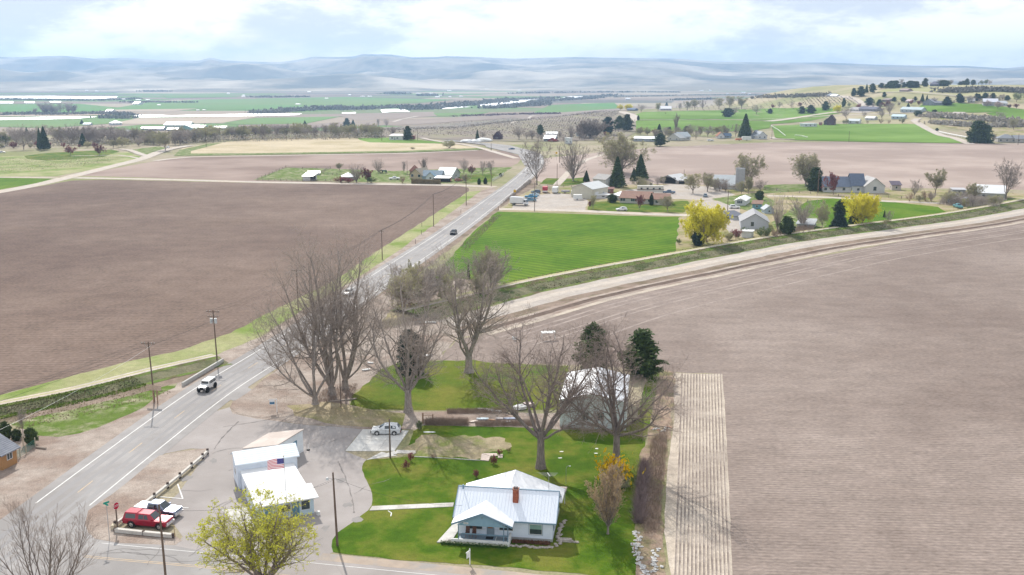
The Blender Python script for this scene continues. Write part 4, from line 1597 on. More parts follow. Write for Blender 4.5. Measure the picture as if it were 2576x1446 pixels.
KINDS = {
    'suv': dict(st=[(2.27, .42, .70, .72, .78, .70), (2.18, .30, .88, .90, .88, .78), (1.25, .24, 1.0, 1.03, .91, .74), (1.05, .24, 1.02, 1.05, .91, .72), (.25, .24, 1.03, 1.60, .91, .64),
                    (-.8, .24, 1.05, 1.67, .91, .65), (-1.75, .24, 1.07, 1.60, .91, .62), (-2.1, .27, 1.05, 1.12, .89, .72), (-2.27, .42, .8, .82, .84, .74)],
                ws=(1.05, .25), rw=(-1.75, -2.1), sw=[(.15, -.72), (-.80, -1.62)], wx=(1.35, -1.32), r=.35, L=4.54),
    'sedan': dict(st=[(2.35, .35, .60, .62, .76, .7), (2.2, .22, .74, .76, .86, .76), (1.1, .2, .90, .93, .89, .74), (.95, .2, .9, .94, .89, .72), (.2, .2, .92, 1.38, .89, .6),
                      (-.9, .2, .92, 1.40, .89, .6), (-1.6, .2, .94, 1.0, .89, .7), (-2.2, .22, .9, .94, .86, .74), (-2.35, .4, .75, .77, .8, .72)],
                  ws=(.95, .2), rw=(-.9, -1.6), sw=[(.1, -.4), (-.48, -.95)], wx=(1.4, -1.35), r=.32, L=4.7),
    'pickup': dict(st=[(2.9, .50, .90, .92, .90, .82), (2.82, .42, 1.08, 1.10, .98, .88), (1.55, .38, 1.15, 1.18, 1.0, .84), (1.35, .38, 1.17, 1.2, 1.0, .82), (.65, .38, 1.18, 1.83, 1.0, .70),
                       (-.75, .38, 1.18, 1.86, 1.0, .70), (-.98, .38, 1.2, 1.8, 1.0, .72), (-1.02, .4, 1.2, 1.22, 1.0, .95), (-2.85, .45, 1.2, 1.22, .99, .94), (-2.92, .5, 1.1, 1.12, .96, .9)],
                   ws=(1.35, .65), rw=None, sw=[(.55, -.05), (-.13, -.78)], wx=(1.95, -1.75), r=.41, L=5.85),
    'canopy': dict(st=[(2.9, .50, .90, .92, .90, .82), (2.82, .42, 1.08, 1.10, .98, .88), (1.55, .38, 1.15, 1.18, 1.0, .84), (1.35, .38, 1.17, 1.2, 1.0, .82), (.65, .38, 1.18, 1.83, 1.0, .70),
                       (-.75, .38, 1.18, 1.86, 1.0, .70), (-.98, .38, 1.2, 1.85, 1.0, .72), (-1.05, .4, 1.2, 1.93, 1.0, .74), (-2.65, .45, 1.2, 1.90, .99, .74), (-2.9, .5, 1.2, 1.24, .96, .86), (-2.94, .5, 1.1, 1.12, .96, .86)],
                   ws=(1.35, .65), rw=(-2.65, -2.9), sw=[(.55, -.05), (-.13, -.78), (-1.2, -2.5)], wx=(1.95, -1.75), r=.43, L=5.85),
    'offroad': dict(st=[(2.1, .62, 1.12, 1.14, .62, .6), (2.0, .6, 1.14, 1.16, .72, .66), (.95, .55, 1.2, 1.24, .78, .68), (.8, .55, 1.2, 1.24, .80, .74), (.62, .55, 1.22, 1.86, .80, .70),
                        (-.8, .55, 1.22, 1.90, .80, .70), (-2.05, .55, 1.22, 1.88, .80, .70), (-2.12, .6, 1.22, 1.80, .78, .70)],
                    ws=(.8, .62), rw=None, sw=[(.55, 0), (-.08, -.85), (-.95, -1.95)], wx=(1.48, -1.45), r=.46, L=4.3),
}


def wedge_bay(st, x):
    for a, b in zip(st, st[1:]):
        if b[0] <= x <= a[0]:
            t = (a[0] - x) / (a[0] - b[0]) if a[0] != b[0] else 0
            return [a[i] + (b[i] - a[i]) * t for i in range(6)]
    return list(st[-1])


def vehicle(name, kind, p, rz, pm, label, cat, group=None, detail=True, extra=None, pm2=None):
    """p: middle on the ground; rz: heading of the nose, 0 = +x"""
    K = KINDS[kind]
    r = thing(name, p, rz, label, cat, group)
    body_loft(K['st']).build('body', pm, r)

    def pane(pts, nm):
        # pts: outline on the skin, pushed 12 mm outwards
        a, b, c = Vector(pts[0]), Vector(pts[1]), Vector(pts[2])
        n = (b - a).cross(c - a).normalized()
        ce = sum((Vector(q) for q in pts), Vector()) / len(pts)
        if n.dot(ce - Vector((ce.x * .9, 0, .9))) < 0:
            n = -n
        q2 = [Vector(q) + n * .014 for q in pts]
        MB().hexa([tuple(Vector(q) - n * .01) for q in pts], [tuple(q) for q in q2]).build(nm, CARGLASS, r)
    st = K['st']

    def skin(x, f, s):
        q = wedge_bay(st, x)
        y0_, z0_ = q[4] * .97, q[2]
        y1_, z1_ = q[5], q[3] - .03
        return (x, s * (y0_ + (y1_ - y0_) * f), z0_ + (z1_ - z0_) * f)
    for (a, b) in K['sw']:
        for s in (1, -1):
            pts = [skin(a, .08, s), skin(b, .08, s), skin(b, .85, s), skin(a if a < .5 else a - .25, .85, s)]
            if kind == 'suv' and b < -1.5:
                pts[2] = skin(b + .1, .8, s)
            pane(pts, 'side_window')
    a, b = K['ws']
    qa, qb = wedge_bay(st, a), wedge_bay(st, b)
    ya, yb = qa[5] * .9, qb[5] * .88
    pane([(a - .03, -ya, qa[3] + .03), (a - .03, ya, qa[3] + .03), (b + .03, yb, qb[3] - .04), (b + .03, -yb, qb[3] - .04)], 'windscreen')
    if K['rw']:
        a, b = K['rw']
        qa, qb = wedge_bay(st, a), wedge_bay(st, b)
        ya, yb = qa[5] * .85, qb[5] * .85
        pane([(a - .03, ya, qa[3] - .05), (a - .03, -ya, qa[3] - .05), (b + .03, -yb, qb[3] + .06), (b + .03, yb, qb[3] + .06)], 'rear_window')
    hw = st[2][4]
    wr = .30 if kind == 'offroad' else .24
    for x in K['wx']:
        for s in (1, -1):
            wheel(r, x, s * (hw - .07 + (.1 if kind == 'offroad' else 0)), K['r'], wr, rim=RUBBER if kind == 'offroad' else CHROME)
    x0, x1 = st[0][0], st[-1][0]
    zf = st[0][2]
    if detail:
        lm = flat('headlight_glass', (.75, .76, .78), rough=.15)
        rm_ = flat('tail_light', (.40, .02, .02), rough=.2)
        w0 = st[0][4]
        for s in (1, -1):
            MB().box(x0 - .08, x0 + .035, s * w0 * .72 - .14, s * w0 * .72 + .14, zf - .18, zf - .02).build('headlight', lm, r)
            w1 = st[-1][4]
            MB().box(x1 - .03, x1 + .08, s * w1 * .88 - .09, s * w1 * .88 + .09, st[-1][2] - .28, st[-1][2] - .0).build('tail_light', rm_, r)
            MB().hexa([(K['ws'][0] - .25, s * hw, st[3][2] - .02), (K['ws'][0] - .4, s * hw, st[3][2] - .02), (K['ws'][0] - .4, s * (hw + .2), st[3][2] + .02), (K['ws'][0] - .25, s * (hw + .2), st[3][2] + .02)],
                      [(K['ws'][0] - .25, s * hw, st[3][2] + .14), (K['ws'][0] - .4, s * hw, st[3][2] + .14), (K['ws'][0] - .4, s * (hw + .2), st[3][2] + .18), (K['ws'][0] - .25, s * (hw + .2), st[3][2] + .18)]).build('mirror', pm, r)
        big = kind in ('pickup', 'canopy', 'offroad')
        MB().box(x0 - .06, x0 + .09, -w0 * 1.02, w0 * 1.02, st[0][1] - .02, st[0][1] + .22).build('bumper', CHROME if big and kind != 'offroad' else RUBBER, r)
        MB().box(x0 - .05, x0 + .03, -w0 * .5, w0 * .5, zf - .30 if big else zf - .2, zf - .05).build('grille', CHROME if big and kind != 'offroad' else RUBBER, r)
        MB().box(x1 - .09, x1 + .06, -w0 * 1.0, w0 * 1.0, st[-1][1] - .04, st[-1][1] + .16).build('bumper', CHROME if big and kind != 'offroad' else RUBBER, r)
        MB().box(-.02, .005, -hw - .004, hw + .004, st[4][1] + .15, st[4][2] - .05).build('door_gap', RUBBER, r)
        for s in (1, -1):
            for x in K['wx']:
                f = MB()
                for i in range(8):
                    a0, a1 = math.pi * i / 8, math.pi * (i + 1) / 8
                    ro, ri = K['r'] * 1.25, K['r'] * 1.08
                    y_a, y_b = s * (hw - .05), s * (hw + (.16 if kind == 'offroad' else .02))
                    f.hexa([(x + ri * math.cos(a0), y_a, K['r'] + ri * math.sin(a0)), (x + ro * math.cos(a0), y_a, K['r'] + ro * math.sin(a0)), (x + ro * math.cos(a1), y_a, K['r'] + ro * math.sin(a1)), (x + ri * math.cos(a1), y_a, K['r'] + ri * math.sin(a1))],
                           [(x + ri * math.cos(a0), y_b, K['r'] + ri * math.sin(a0)), (x + ro * math.cos(a0), y_b, K['r'] + ro * math.sin(a0)), (x + ro * math.cos(a1), y_b, K['r'] + ro * math.sin(a1)), (x + ri * math.cos(a1), y_b, K['r'] + ri * math.sin(a1))])
                f.build('wheel_arch', RUBBER, r)
    if extra:
        extra(r)
    return r


def heading(p, q):
    return math.atan2(q[1] - p[1], q[0] - p[0])


# ------------------------------------------------------------------ poles and wires
def pole(p, h, label, arms=(), group='wooden utility poles', r=.15, lean=(0, 0), trans=0, name='utility_pole', lamp=None, rz=0, ins=True):
    o = thing(name, p, rz, label, 'pole', group)
    mb = MB()
    n = 5
    for i in range(n):
        a, b = i / n, (i + 1) / n
        mb.tube((lean[0] * a, lean[1] * a, h * a - (.3 if i == 0 else 0)), (lean[0] * b, lean[1] * b, h * b), r * (1 - .35 * a), r * (1 - .35 * b), 8, cap=(i == n - 1))
    mb.build('post', WOODPOLE, o)
    for (z, L) in arms:
        zz_ = h - z
        MB().box(lean[0] - L / 2, lean[0] + L / 2, lean[1] - .18, lean[1] - .07, zz_ - .06, zz_ + .06).build('crossarm', WOODPOLE, o)
        if ins:
            for x in (-L / 2 + .1, -L / 4, L / 4, L / 2 - .1):
                MB().tube((x + lean[0], lean[1] - .12, zz_ + .05), (x + lean[0], lean[1] - .12, zz_ + .28), .05, .035, 6).build('insulator', flat('insulator_glass', (.5, .52, .52), rough=.2), o)
        br = MB()
        br.tube((lean[0] - L * .3, lean[1] - .14, zz_ - .04), (lean[0], lean[1] - .14, zz_ - .7), .025, n=4).tube((lean[0] + L * .3, lean[1] - .14, zz_ - .04), (lean[0], lean[1] - .14, zz_ - .7), .025, n=4)
        br.build('brace', GALV, o)
    for i in range(trans):
        s = (-1, 1)[i % 2]
        t = MB()
        zc = h * .80
        t.tube((lean[0] + s * .42, lean[1] - .1, zc - .5), (lean[0] + s * .42, lean[1] - .1, zc + .45), .27, n=12)
        t.tube((lean[0] + s * .42, lean[1] - .1, zc + .45), (lean[0] + s * .42, lean[1] - .1, zc + .7), .05, .03, n=6)
        t.build('transformer', flat('transformer_grey', (.55, .57, .58), rough=.45), o)
    if lamp:
        z, L = lamp
        b = MB()
        b.tube((0, 0, h - z), (-L, 0, h - z + .25), .03, n=5)
        b.build('lamp_arm', GALV, o)
        MB().tube((-L, 0, h - z + .3), (-L, 0, h - z - .02), .1, .2, 8).build('lamp_head', flat('lamp_grey', (.6, .62, .63), rough=.4), o)
    return o


WIREM = mat('wire', (.05, .05, .055), rough=.6)
WIREL = mat('bright_wire', (.45, .45, .45), rough=.4, metal=.5)


def wire(a, b, sag, label, r=.012, m=None, n=14, group='overhead wires'):
    a, b = Vector(a), Vector(b)
    segs = []
    prev = a
    for i in range(1, n + 1):
        t = i / n
        q = a.lerp(b, t) - Vector((0, 0, sag * 4 * t * (1 - t)))
        segs.append((tuple(prev), tuple(q), r, r))
        prev = q
    o = link('overhead_wire', seg_mesh('overhead_wire', segs, m or WIREM, 4))
    return tag(o, label, 'wire', group)
# ------------------------------------------------------------------ the farmhouse by the side road
HR = math.radians(-8)
HLBL = 'white farmhouse with pale blue metal roof, brick chimney and front porch'
ROOFB = ribbed('pale_blue_metal_roof', (.72, .77, .84), .3, 'X', rough=.42, metal=.15, depth=.006, c2=(.76, .80, .86))
ROOFW = ribbed('white_metal_roof', (.70, .72, .75), .3, 'Y', rough=.4, metal=.2, c2=(.74, .75, .77))
ROOFP = ribbed('brown_ribbed_roof', (.33, .27, .25), .25, 'X', rough=.6, metal=.1, c2=(.42, .36, .33))
SIDEW = siding((.72, .79, .88), 'white_siding')
BLUET = flat('blue_trim', (.17, .27, .36))
BLUEG = mat('blue_gable', (.22, .35, .44), (.25, .38, .47), scale=3)
hs = thing('farm_house', (-.84, 111.29, 0), HR, HLBL, 'house')


def absorb(root, r, off):
    for ch in list(r.children):
        ch.parent = root
        ch.location = Vector(ch.location) + Vector(off)
    bpy.data.objects.remove(r)


w = MB()
w.poly([(-5.7, 0, 0), (5.7, 0, 0), (5.7, 0, 2.95), (-5.7, 0, 2.95)])
w.poly([(5.7, 0, 0), (5.7, 8.7, 0), (5.7, 8.7, 2.95), (5.7, 6.9, 2.95), (5.7, 3.2, 4.9), (5.7, 0, 2.95)])
w.poly([(-5.7, 8.7, 0), (-5.7, 0, 0), (-5.7, 0, 2.95), (-5.7, 3.2, 4.9), (-5.7, 6.9, 2.95), (-5.7, 8.7, 2.95)])
w.poly([(5.7, 8.7, 0), (-5.7, 8.7, 0), (-5.7, 8.7, 2.95), (0, 8.7, 4.9), (5.7, 8.7, 2.95)])
wall = w.build('wall', SIDEW, hs)
lap = MB()
for i in range(13):
    z = .42 + i * .2
    lap.hexa([(-5.7, -.003, z), (5.72, -.003, z), (5.72, -.003, z + .19), (-5.7, -.003, z + .19)][::-1],
             [(-5.7, -.035, z), (5.72, -.035, z), (5.72, -.012, z + .19), (-5.7, -.012, z + .19)][::-1])
tag(lap.build('lap_board', SIDEW, wall), kind='stuff')
MB().box(-5.74, 5.74, -.05, 8.74, 0, .38).build('foundation', flat('foundation', (.42, .42, .42)), hs)
rf = MB()
s_ = (5.0 - 2.95) / 3.2
rf.slab([(-6.2, -.6, 2.95 - .6 * s_ + .14), (6.2, -.6, 2.95 - .6 * s_ + .14), (6.2, 3.2, 5.14), (-6.2, 3.2, 5.14)], .12)
rf.slab([(6.2, 7.0, 2.7 + .14), (-6.2, 7.0, 2.84), (-6.2, 3.2, 5.14), (6.2, 3.2, 5.14)], .12)
roof1 = rf.build('roof', ROOFB, hs)
rb = MB()
for i in range(1, 31):
    x = -6.2 + 12.4 * i / 31
    rb.hexa([(x - .014, -.6, 2.95 - .6 * s_ + .142), (x + .014, -.6, 2.95 - .6 * s_ + .142), (x + .014, 3.18, 5.142), (x - .014, 3.18, 5.142)],
            [(x - .01, -.6, 2.95 - .6 * s_ + .158), (x + .01, -.6, 2.95 - .6 * s_ + .158), (x + .01, 3.18, 5.156), (x - .01, 3.18, 5.156)])
tag(rb.build('seam', ROOFB, roof1), kind='stuff')
MB().box(-6.22, 6.22, 3.1, 3.3, 5.12, 5.19).build('ridge_cap', BLUET, roof1)
rf = MB()
rf.slab([(0, 3.25, 5.1), (0, 9.3, 5.1), (-6.4, 9.3, 2.86), (-6.4, 5.2, 2.86), (-6.2, 5.0, 2.93)], .12)
rf.slab([(0, 9.3, 5.1), (0, 3.25, 5.1), (6.2, 5.0, 2.93), (6.4, 5.2, 2.86), (6.4, 9.3, 2.86)], .12)
r2 = rf.build('roof', ROOFW, hs)
for s in (-1, 1):
    MB().hexa([(0, 9.28, 5.1), (0, 9.36, 5.1), (s * 6.42, 9.36, 2.85), (s * 6.42, 9.28, 2.85)], [(0, 9.28, 4.9), (0, 9.36, 4.9), (s * 6.42, 9.36, 2.66), (s * 6.42, 9.28, 2.66)]).build('barge_board', BLUET, r2)
    MB().hexa([(s * 6.2, -.62, 2.6), (s * 6.27, -.62, 2.6), (s * 6.27, 3.2, 5.05), (s * 6.2, 3.2, 5.05)], [(s * 6.2, -.62, 2.78), (s * 6.27, -.62, 2.78), (s * 6.27, 3.2, 5.2), (s * 6.2, 3.2, 5.2)]).build('barge_board', BLUET, roof1)
MB().box(-6.2, 6.2, -.68, -.61, 2.52, 2.69).build('gutter', BLUET, roof1)
MB().slab([(-6.4, 8.8, 2.62), (6.5, 8.8, 2.62), (6.5, 11.3, 2.3), (-6.0, 11.3, 2.3)], .08).build('back_porch_roof', ROOFP, hs)
for x in (-5.8, -2, 2, 6.2):
    MB().box(x - .06, x + .06, 11.05, 11.17, 0, 2.2).build('porch_post', WHITEP, hs)
# porch
pf = MB().box(-5.4, .75, -1.78, 0, 0, .42).build('porch_floor', flat('porch_floor_paint', (.22, .29, .36)), hs)
MB().box(-6.2, .8, -1.98, -1.80, 0, .62).build('porch_wall', WHITEP, hs)
MB().box(.62, .8, -1.8, -.04, 0, .95).build('porch_wall', WHITEP, hs)
for i in range(3):
    MB().box(-6.2 - .35 * (2 - i) - .35, -6.2 - .35 * (2 - i), -1.98, -1.3, 0, .18 + .15 * i).build('step', CONC, hs)
pr = MB()
pc, hwid, ze, zr = -2.45, 3.65, 2.55, 4.05
sr = (zr - ze) / hwid
yb = 1.55
ybe = -.55
pr.slab([(pc, -2.2, zr + .12), (pc, yb, zr + .12), (pc - hwid, ybe, ze + .12), (pc - hwid, -2.2, ze + .12)], .1)
pr.slab([(pc, yb, zr + .12), (pc, -2.2, zr + .12), (pc + hwid, -2.2, ze + .12), (pc + hwid, ybe, ze + .12)], .1)
pro = pr.build('porch_roof', ROOFW, hs)
for s in (-1, 1):
    MB().hexa([(pc, -2.26, zr - .08), (pc, -2.19, zr - .08), (pc + s * hwid, -2.19, ze - .08), (pc + s * hwid, -2.26, ze - .08)],
              [(pc, -2.26, zr + .14), (pc, -2.19, zr + .14), (pc + s * hwid, -2.19, ze + .14), (pc + s * hwid, -2.26, ze + .14)]).build('barge_board', BLUET, pro)
g = MB()
zg = 2.42
g.hexa([(pc - 3.05, -1.92, zg), (pc + 3.05, -1.92, zg), (pc + .1, -1.92, zr - .05), (pc - .1, -1.92, zr - .05)][::-1], [(pc - 3.05, -1.98, zg), (pc + 3.05, -1.98, zg), (pc + .1, -1.98, zr - .05), (pc - .1, -1.98, zr - .05)][::-1])
gb = g.build('gable', BLUEG, hs)
MB().box(pc - .09, pc + .09, -2.0, -1.97, 3.35, 3.6).build('vent', flat('vent_grey', (.2, .28, .33)), gb)
sgn = MB().box(-4.66, -4.1, -2.03, -1.985, 2.62, 2.82).build('house_number_plate', WHITEP, hs)
nm = MB()
for i in range(5):
    nm.box(-4.58 + i * .09, -4.53 + i * .09, -2.036, -2.031, 2.67, 2.77)
nm.build('digits', flat('plate_ink', (.12, .12, .13)), sgn)
for x in (-5.32, .12, .62):
    MB().box(x - .05, x + .05, -1.96, -1.86, .6 if x < 0 else .6, 2.45).build('porch_post', BLUET, hs)
MB().box(-4.9, .66, -1.93, -1.89, 1.28, 1.42).build('porch_rail', BLUET, hs)
for q in ((-3.55, .0, 1.15, 1.55, .75), (.15, .0, 1.2, 1.6, .55)):
    window(hs, None, q[0], q[1] - .04, q[2], q[3], q[4], 'F', frame=TRIMW)
dr = MB().box(-2.2, -1.3, -.09, -.03, .42, 2.4).build('door', flat('grey_blue_door', (.25, .32, .38)), hs)
MB().box(-2.02, -1.48, -.12, -.09, 1.35, 2.25).build('door_panel', mat('brown_door_panel', (.30, .15, .08), (.36, .19, .1), scale=4), dr)
MB().box(-2.2, -1.3, -1.1, -.5, .425, .445).build('door_mat', RUBBER, pf)
MB().box(-1.0, .5, -1.5, -.4, .425, .45).build('hatch', WHITEP, pf)
MB().box(-.92, .42, -1.42, -.48, .452, .46).build('hatch_panel', flat('porch_floor_paint2', (.2, .24, .28)), pf)
wf = window(hs, None, 3.72, -.04, .92, 1.45, 1.22, 'F', frame=TRIMW)
for a in ((2.87, 2.95, .8, 2.28), (4.49, 4.57, .8, 2.28), (2.95, 4.49, 2.2, 2.28), (2.95, 4.49, .8, .86)):
    MB().box(a[0], a[1], -.075, -.03, a[2], a[3]).build('casing', BLUET, hs)
MB().box(3.0, 4.44, -.05, -.062, 1.55, 2.13).build('blind', flat('green_blind', (.24, .38, .33)), wf)
for yy in (1.6, 5.0, 7.3):
    window(hs, None, 5.7, yy, 1.0, .9, 1.1, 'R', frame=BLUET)
    window(hs, None, -5.7, yy, 1.0, .9, 1.1, 'L', frame=BLUET)
# chimney of separate courses
ch = MB().box(.72, 1.4, 1.55, 2.15, 3.6, 5.75).build('chimney', mat('chimney_core', (.30, .12, .08), rough=.9), hs)
bm_ = [mat('brick_%d' % i, c, tuple(x * .8 for x in c), scale=9, rough=.9) for i, c in enumerate([(.42, .13, .07), (.36, .11, .07), (.48, .17, .10)])]
rgb = random.Random(4)
brick_mesh = [MB().box(-.105, .105, -.03, .03, -.036, .036).mesh('brick', m_) for m_ in bm_]
for row in range(24):
    z = 3.95 + row * .078
    for i in range(3):
        x = .72 + .12 + (i + (.5 if row % 2 else 0)) * .225
        if x > 1.32:
            continue
        b_ = link('brick', rgb.choice(brick_mesh), ch, (x, 1.535, z))
for z in (5.78,):
    MB().box(.66, 1.46, 1.49, 2.21, 5.7, 5.8).build('cap', mat('brick_cap', (.30, .15, .11), rough=.9), ch)
MB().box(.82, 1.02, 1.7, 2.0, 5.8, 6.0).box(1.1, 1.3, 1.7, 2.0, 5.8, 6.0).build('flue', mat('flue', (.14, .12, .12)), ch)
MB().box(.66, 1.46, 1.40, 1.53, 3.72, 3.92).build('flashing', flat('flashing', (.5, .53, .55)), ch)
MB().tube((-5.6, 2.9, 4.9), (-5.6, 2.9, 5.45), .1, n=8).build('vent_pipe', BLUET, hs)
# aerial
an = thing('tv_aerial', Vector((-.84, 111.29, 0)) + Matrix.Rotation(HR, 3, 'Z') @ Vector((4.9, 3.25, 5.15)), HR, 'thin metal TV aerial mast standing on the farmhouse roof ridge', 'aerial')
MB().tube((0, 0, 0), (0, 0, 2.1), .025, n=6).build('mast', GALV, an)
ab = MB().tube((-.25, .7, 2.0), (.25, -.9, 2.25), .03, n=5)
ab.build('boom', WHITEP, an)
for i in range(7):
    t = i / 6
    y = .7 - 1.6 * t
    x = -.25 + .5 * t
    L_ = .55 + .75 * (1 - t)
    MB().tube((x - L_, y - .15, 2.0 + .25 * t), (x + L_, y + .15, 2.0 + .25 * t), .008, n=4).build('element', GALV, an)
# patio on the left of the house and stone edgings
def hloc(x, y, z=0):
    return Vector((-.84, 111.29, z)) + Matrix.Rotation(HR, 3, 'Z') @ Vector((x, y, 0))


pat = slabs('patio', [hloc(-7.9, -2.1), hloc(-6.25, -2.1), hloc(-5.8, 3.2), hloc(-6.9, 3.2)], 1, 4, 5, h=.16)
rgs = random.Random(11)
STONE = mat('pale_stone', (.34, .29, .25), (.47, .43, .39), scale=2.5, detail=8, rough=.95, bump=.6)
edg = thing('stone_edging', hloc(3, -1.5), HR, 'row of pale stones edging the flower bed under the farmhouse window', 'stone edging')
stm = []
for i in range(6):
    m_ = MB().blob((0, 0, .08), (.28, .2, .12), seed=i, n=7, m=4, jit=.22).mesh('stone', STONE)
    stm.append(m_)
for i in range(20):
    o = link('stone', stm[i % 6], edg, (-2.6 + i * .285, rgs.uniform(-.35, .1), 0), rgs.uniform(0, 6))
sw = thing('stone_wall', hloc(6.6, 1), HR, 'low wall of pale stones along the right side of the farmhouse', 'stone wall')
for i in range(26):
    link('stone', stm[i % 6], sw, (rgs.uniform(-.45, .15), -2.0 + i * .27, rgs.uniform(0, .12)), rgs.uniform(0, 6))
for i in range(7):
    link('stone', stm[i % 6], sw, (.3 + i * .3, -.6 + rgs.uniform(-.12, .12), 0), rgs.uniform(0, 6))
bk = MB().box(6.3, 8.0, .15, .75, .0, .32)
tb = bk.build('planter_trough', STONE)
tb.location = (-.84, 111.29, .01)
tb.rotation_euler = (0, 0, HR)
tag(tb, 'pale stone trough sticking out from the right side of the farmhouse', 'trough')
# bar stools
for i, x in enumerate((-4.35, -3.55)):
    st = thing('bar_stool', hloc(x, -1.2, .42), HR, ('left' if i == 0 else 'right') + ' one of two tall dark brown patio chairs on the farmhouse porch', 'chair', 'two tall chairs on the porch')
    cm = mat('brown_wicker', (.12, .065, .05), (.18, .1, .08), scale=20)
    MB().box(-.24, .24, -.24, .24, .72, .8).build('seat', cm, st)
    MB().hexa([(-.24, .2, .8), (.24, .2, .8), (.24, .25, .8), (-.24, .25, .8)], [(-.24, .32, 1.4), (.24, .32, 1.4), (.24, .36, 1.4), (-.24, .36, 1.4)]).build('backrest', cm, st)
    for a in (-.21, .21):
        for b in (-.21, .21):
            MB().tube((a * 1.15, b * 1.15, 0), (a, b, .72), .02, n=5).build('leg', cm, st)
        MB().tube((a, -.2, 1.0), (a, .28, 1.02), .022, n=5).build('armrest', cm, st)
# flowers and low plants
fl = []
rgf = random.Random(2)
for x0, x1, yy, lab, c_ in ((-7.4, .6, -2.35, 'white and yellow daffodils in a green strip along the porch wall', True), (1.0, 5.5, -.75, 'dark red stemmed perennials in the bed under the window', False)):
    pts = [tuple(hloc(rgf.uniform(x0, x1), yy + rgf.uniform(-.22, .25), rgf.uniform(.05, .38))) for _ in range(1500)]
    o = link('flower_bed', leaf_mesh('flower_bed', pts, .10, mat('bed_leaves', (.04, .09, .02), (.07, .14, .03), scale=3) if c_ else mat('bed_red_leaves', (.13, .06, .04), (.2, .1, .06), scale=3), 3))
    tag(o, lab, 'flower bed', kind='stuff')
    if c_:
        pts = [tuple(hloc(rgf.uniform(x0, x1), yy + rgf.uniform(-.25, .2), rgf.uniform(.33, .46))) for _ in range(420)]
        o2 = link('blossom', leaf_mesh('blossom', pts, .055, mat('daffodil', (.72, .70, .42), (.78, .76, .7), scale=4), 5), o)

# ------------------------------------------------------------------ the old roadside station
ST = math.radians(24)
SIDES = siding((.74, .80, .88), 'station_siding')
ROOFS = ribbed('station_blue_white_roof', (.66, .72, .78), .35, 'Y', rough=.4, metal=.2)
ROOFT = mat('white_membrane_roof', (.78, .78, .78), (.72, .72, .72), scale=.4, detail=8, rough=.7)


def sloc(x, y, z=0):
    return Vector((-36.8, 126.1, z)) + Matrix.Rotation(ST, 3, 'Z') @ Vector((x, y, 0))


sta = thing('service_building', sloc(4, 0), ST, 'white roadside building of three stepped blocks with white roofs beside the parking lot', 'building')
b1 = building('t', (0, 0, 0), 0, 8, 4.1, 3.55, .95, 'gx', SIDES, ROOFS, 'x', over=.3, wins=[('R', 2, .1, 1.0, 2.1, 'b'), ('L', 2.2, 1.4, .8, .8)])
absorb(sta, b1, (0, 0, 0))
b2 = building('t', (0, 0, 0), 0, 6.9, 8.5, 2.5, .0, 'flat', SIDES, ROOFT, 'x', over=.12, wins=[('R', 4, .9, 1.4, .9), ('L', 5, .9, 1.2, .9)])
absorb(sta, b2, (-.15, -8.55, 0))
b3 = building('t', (0, 0, 0), 0, 6.8, 3.0, 2.25, .22, 'shed', siding((.55, .68, .76), 'station_blue_siding'), ROOFT, 'x', over=.55,
              wins=[('F', 2.35, .75, 1.05, 1.2), ('F', -.2, .9, 1.3, .9), ('F', 1.1, .05, .9, 2.0, 'b'), ('F', -2.3, .05, .9, 2.0, 'b'), ('R', 1.5, .9, .9, .9)])
absorb(sta, b3, (.15, -11.6, 0))
eq = MB().tube(sloc(7.9, -12.3, 0), sloc(7.9, -12.3, .5), .25, n=10)
tag(eq.build('barrel_planter', flat('planter_white', (.66, .66, .64))), 'small pale barrel planter at the corner of the blue fronted block', 'planter')
shd = building('storage_shed', Vector((-35.9, 134.8, 0)) * 1.0, math.radians(-20), 5.8, 6.6, 2.0, 1.3, 'shedl', siding((.78, .82, .84), 'shed_siding'),
               mat('beige_rolled_roof', (.50, .44, .40), (.56, .50, .455), scale=.5, detail=8, c3=(.46, .40, .36), s3=.3),
               'white shed with sloping beige roof and tall blue door behind the station', 'shed', over=.15, wins=[('R', 4.4, .05, .95, 2.3, 'b')])
# small clothes line post and step
stp = thing('post_stand', PC('S', 1137, 415), 0, 'short white post on a dark round base in the parking lot', 'post')
MB().tube((0, 0, .08), (0, 0, .95), .04, n=6).build('post', WHITEP, stp)
MB().tube((0, 0, 0), (0, 0, .12), .28, .24, n=14).build('base', RUBBER, stp)
# flagpole and flag
fpb = PC('S', 878, 1235)
fh = height_to(fpb, V2('S', 0, 494)[1])
fp = thing('flagpole', fpb, 0, 'thin silver flagpole in front of the roadside building', 'flagpole')
MB().tube((0, 0, 0), (-.1, 0, fh), .05, .03, n=8).build('pole', GALV, fp)
MB().blob((-.1, 0, fh + .07), (.09, .09, .09), n=8, m=5, jit=0).build('finial', flat('finial', (.5, .42, .2), metal=.8, rough=.3), fp)
fg = thing('flag', fpb + Vector((-.12, 0, fh - .1)), 0, 'American flag with red and white stripes flying from the flagpole', 'flag')
FL, FHh = 2.35, 1.32


def fpt(s, t):
    """s along the fly, t down the hoist"""
    wv = math.sin(s * 7.5 + t * 1.6) * .12 * (.2 + s)
    x = -s * FL * .93
    z = -t * FHh * (1 - .06 * s) - s * .62 - .09 * math.sin(s * 6 + 1)
    return (x, wv + s * .35, z)


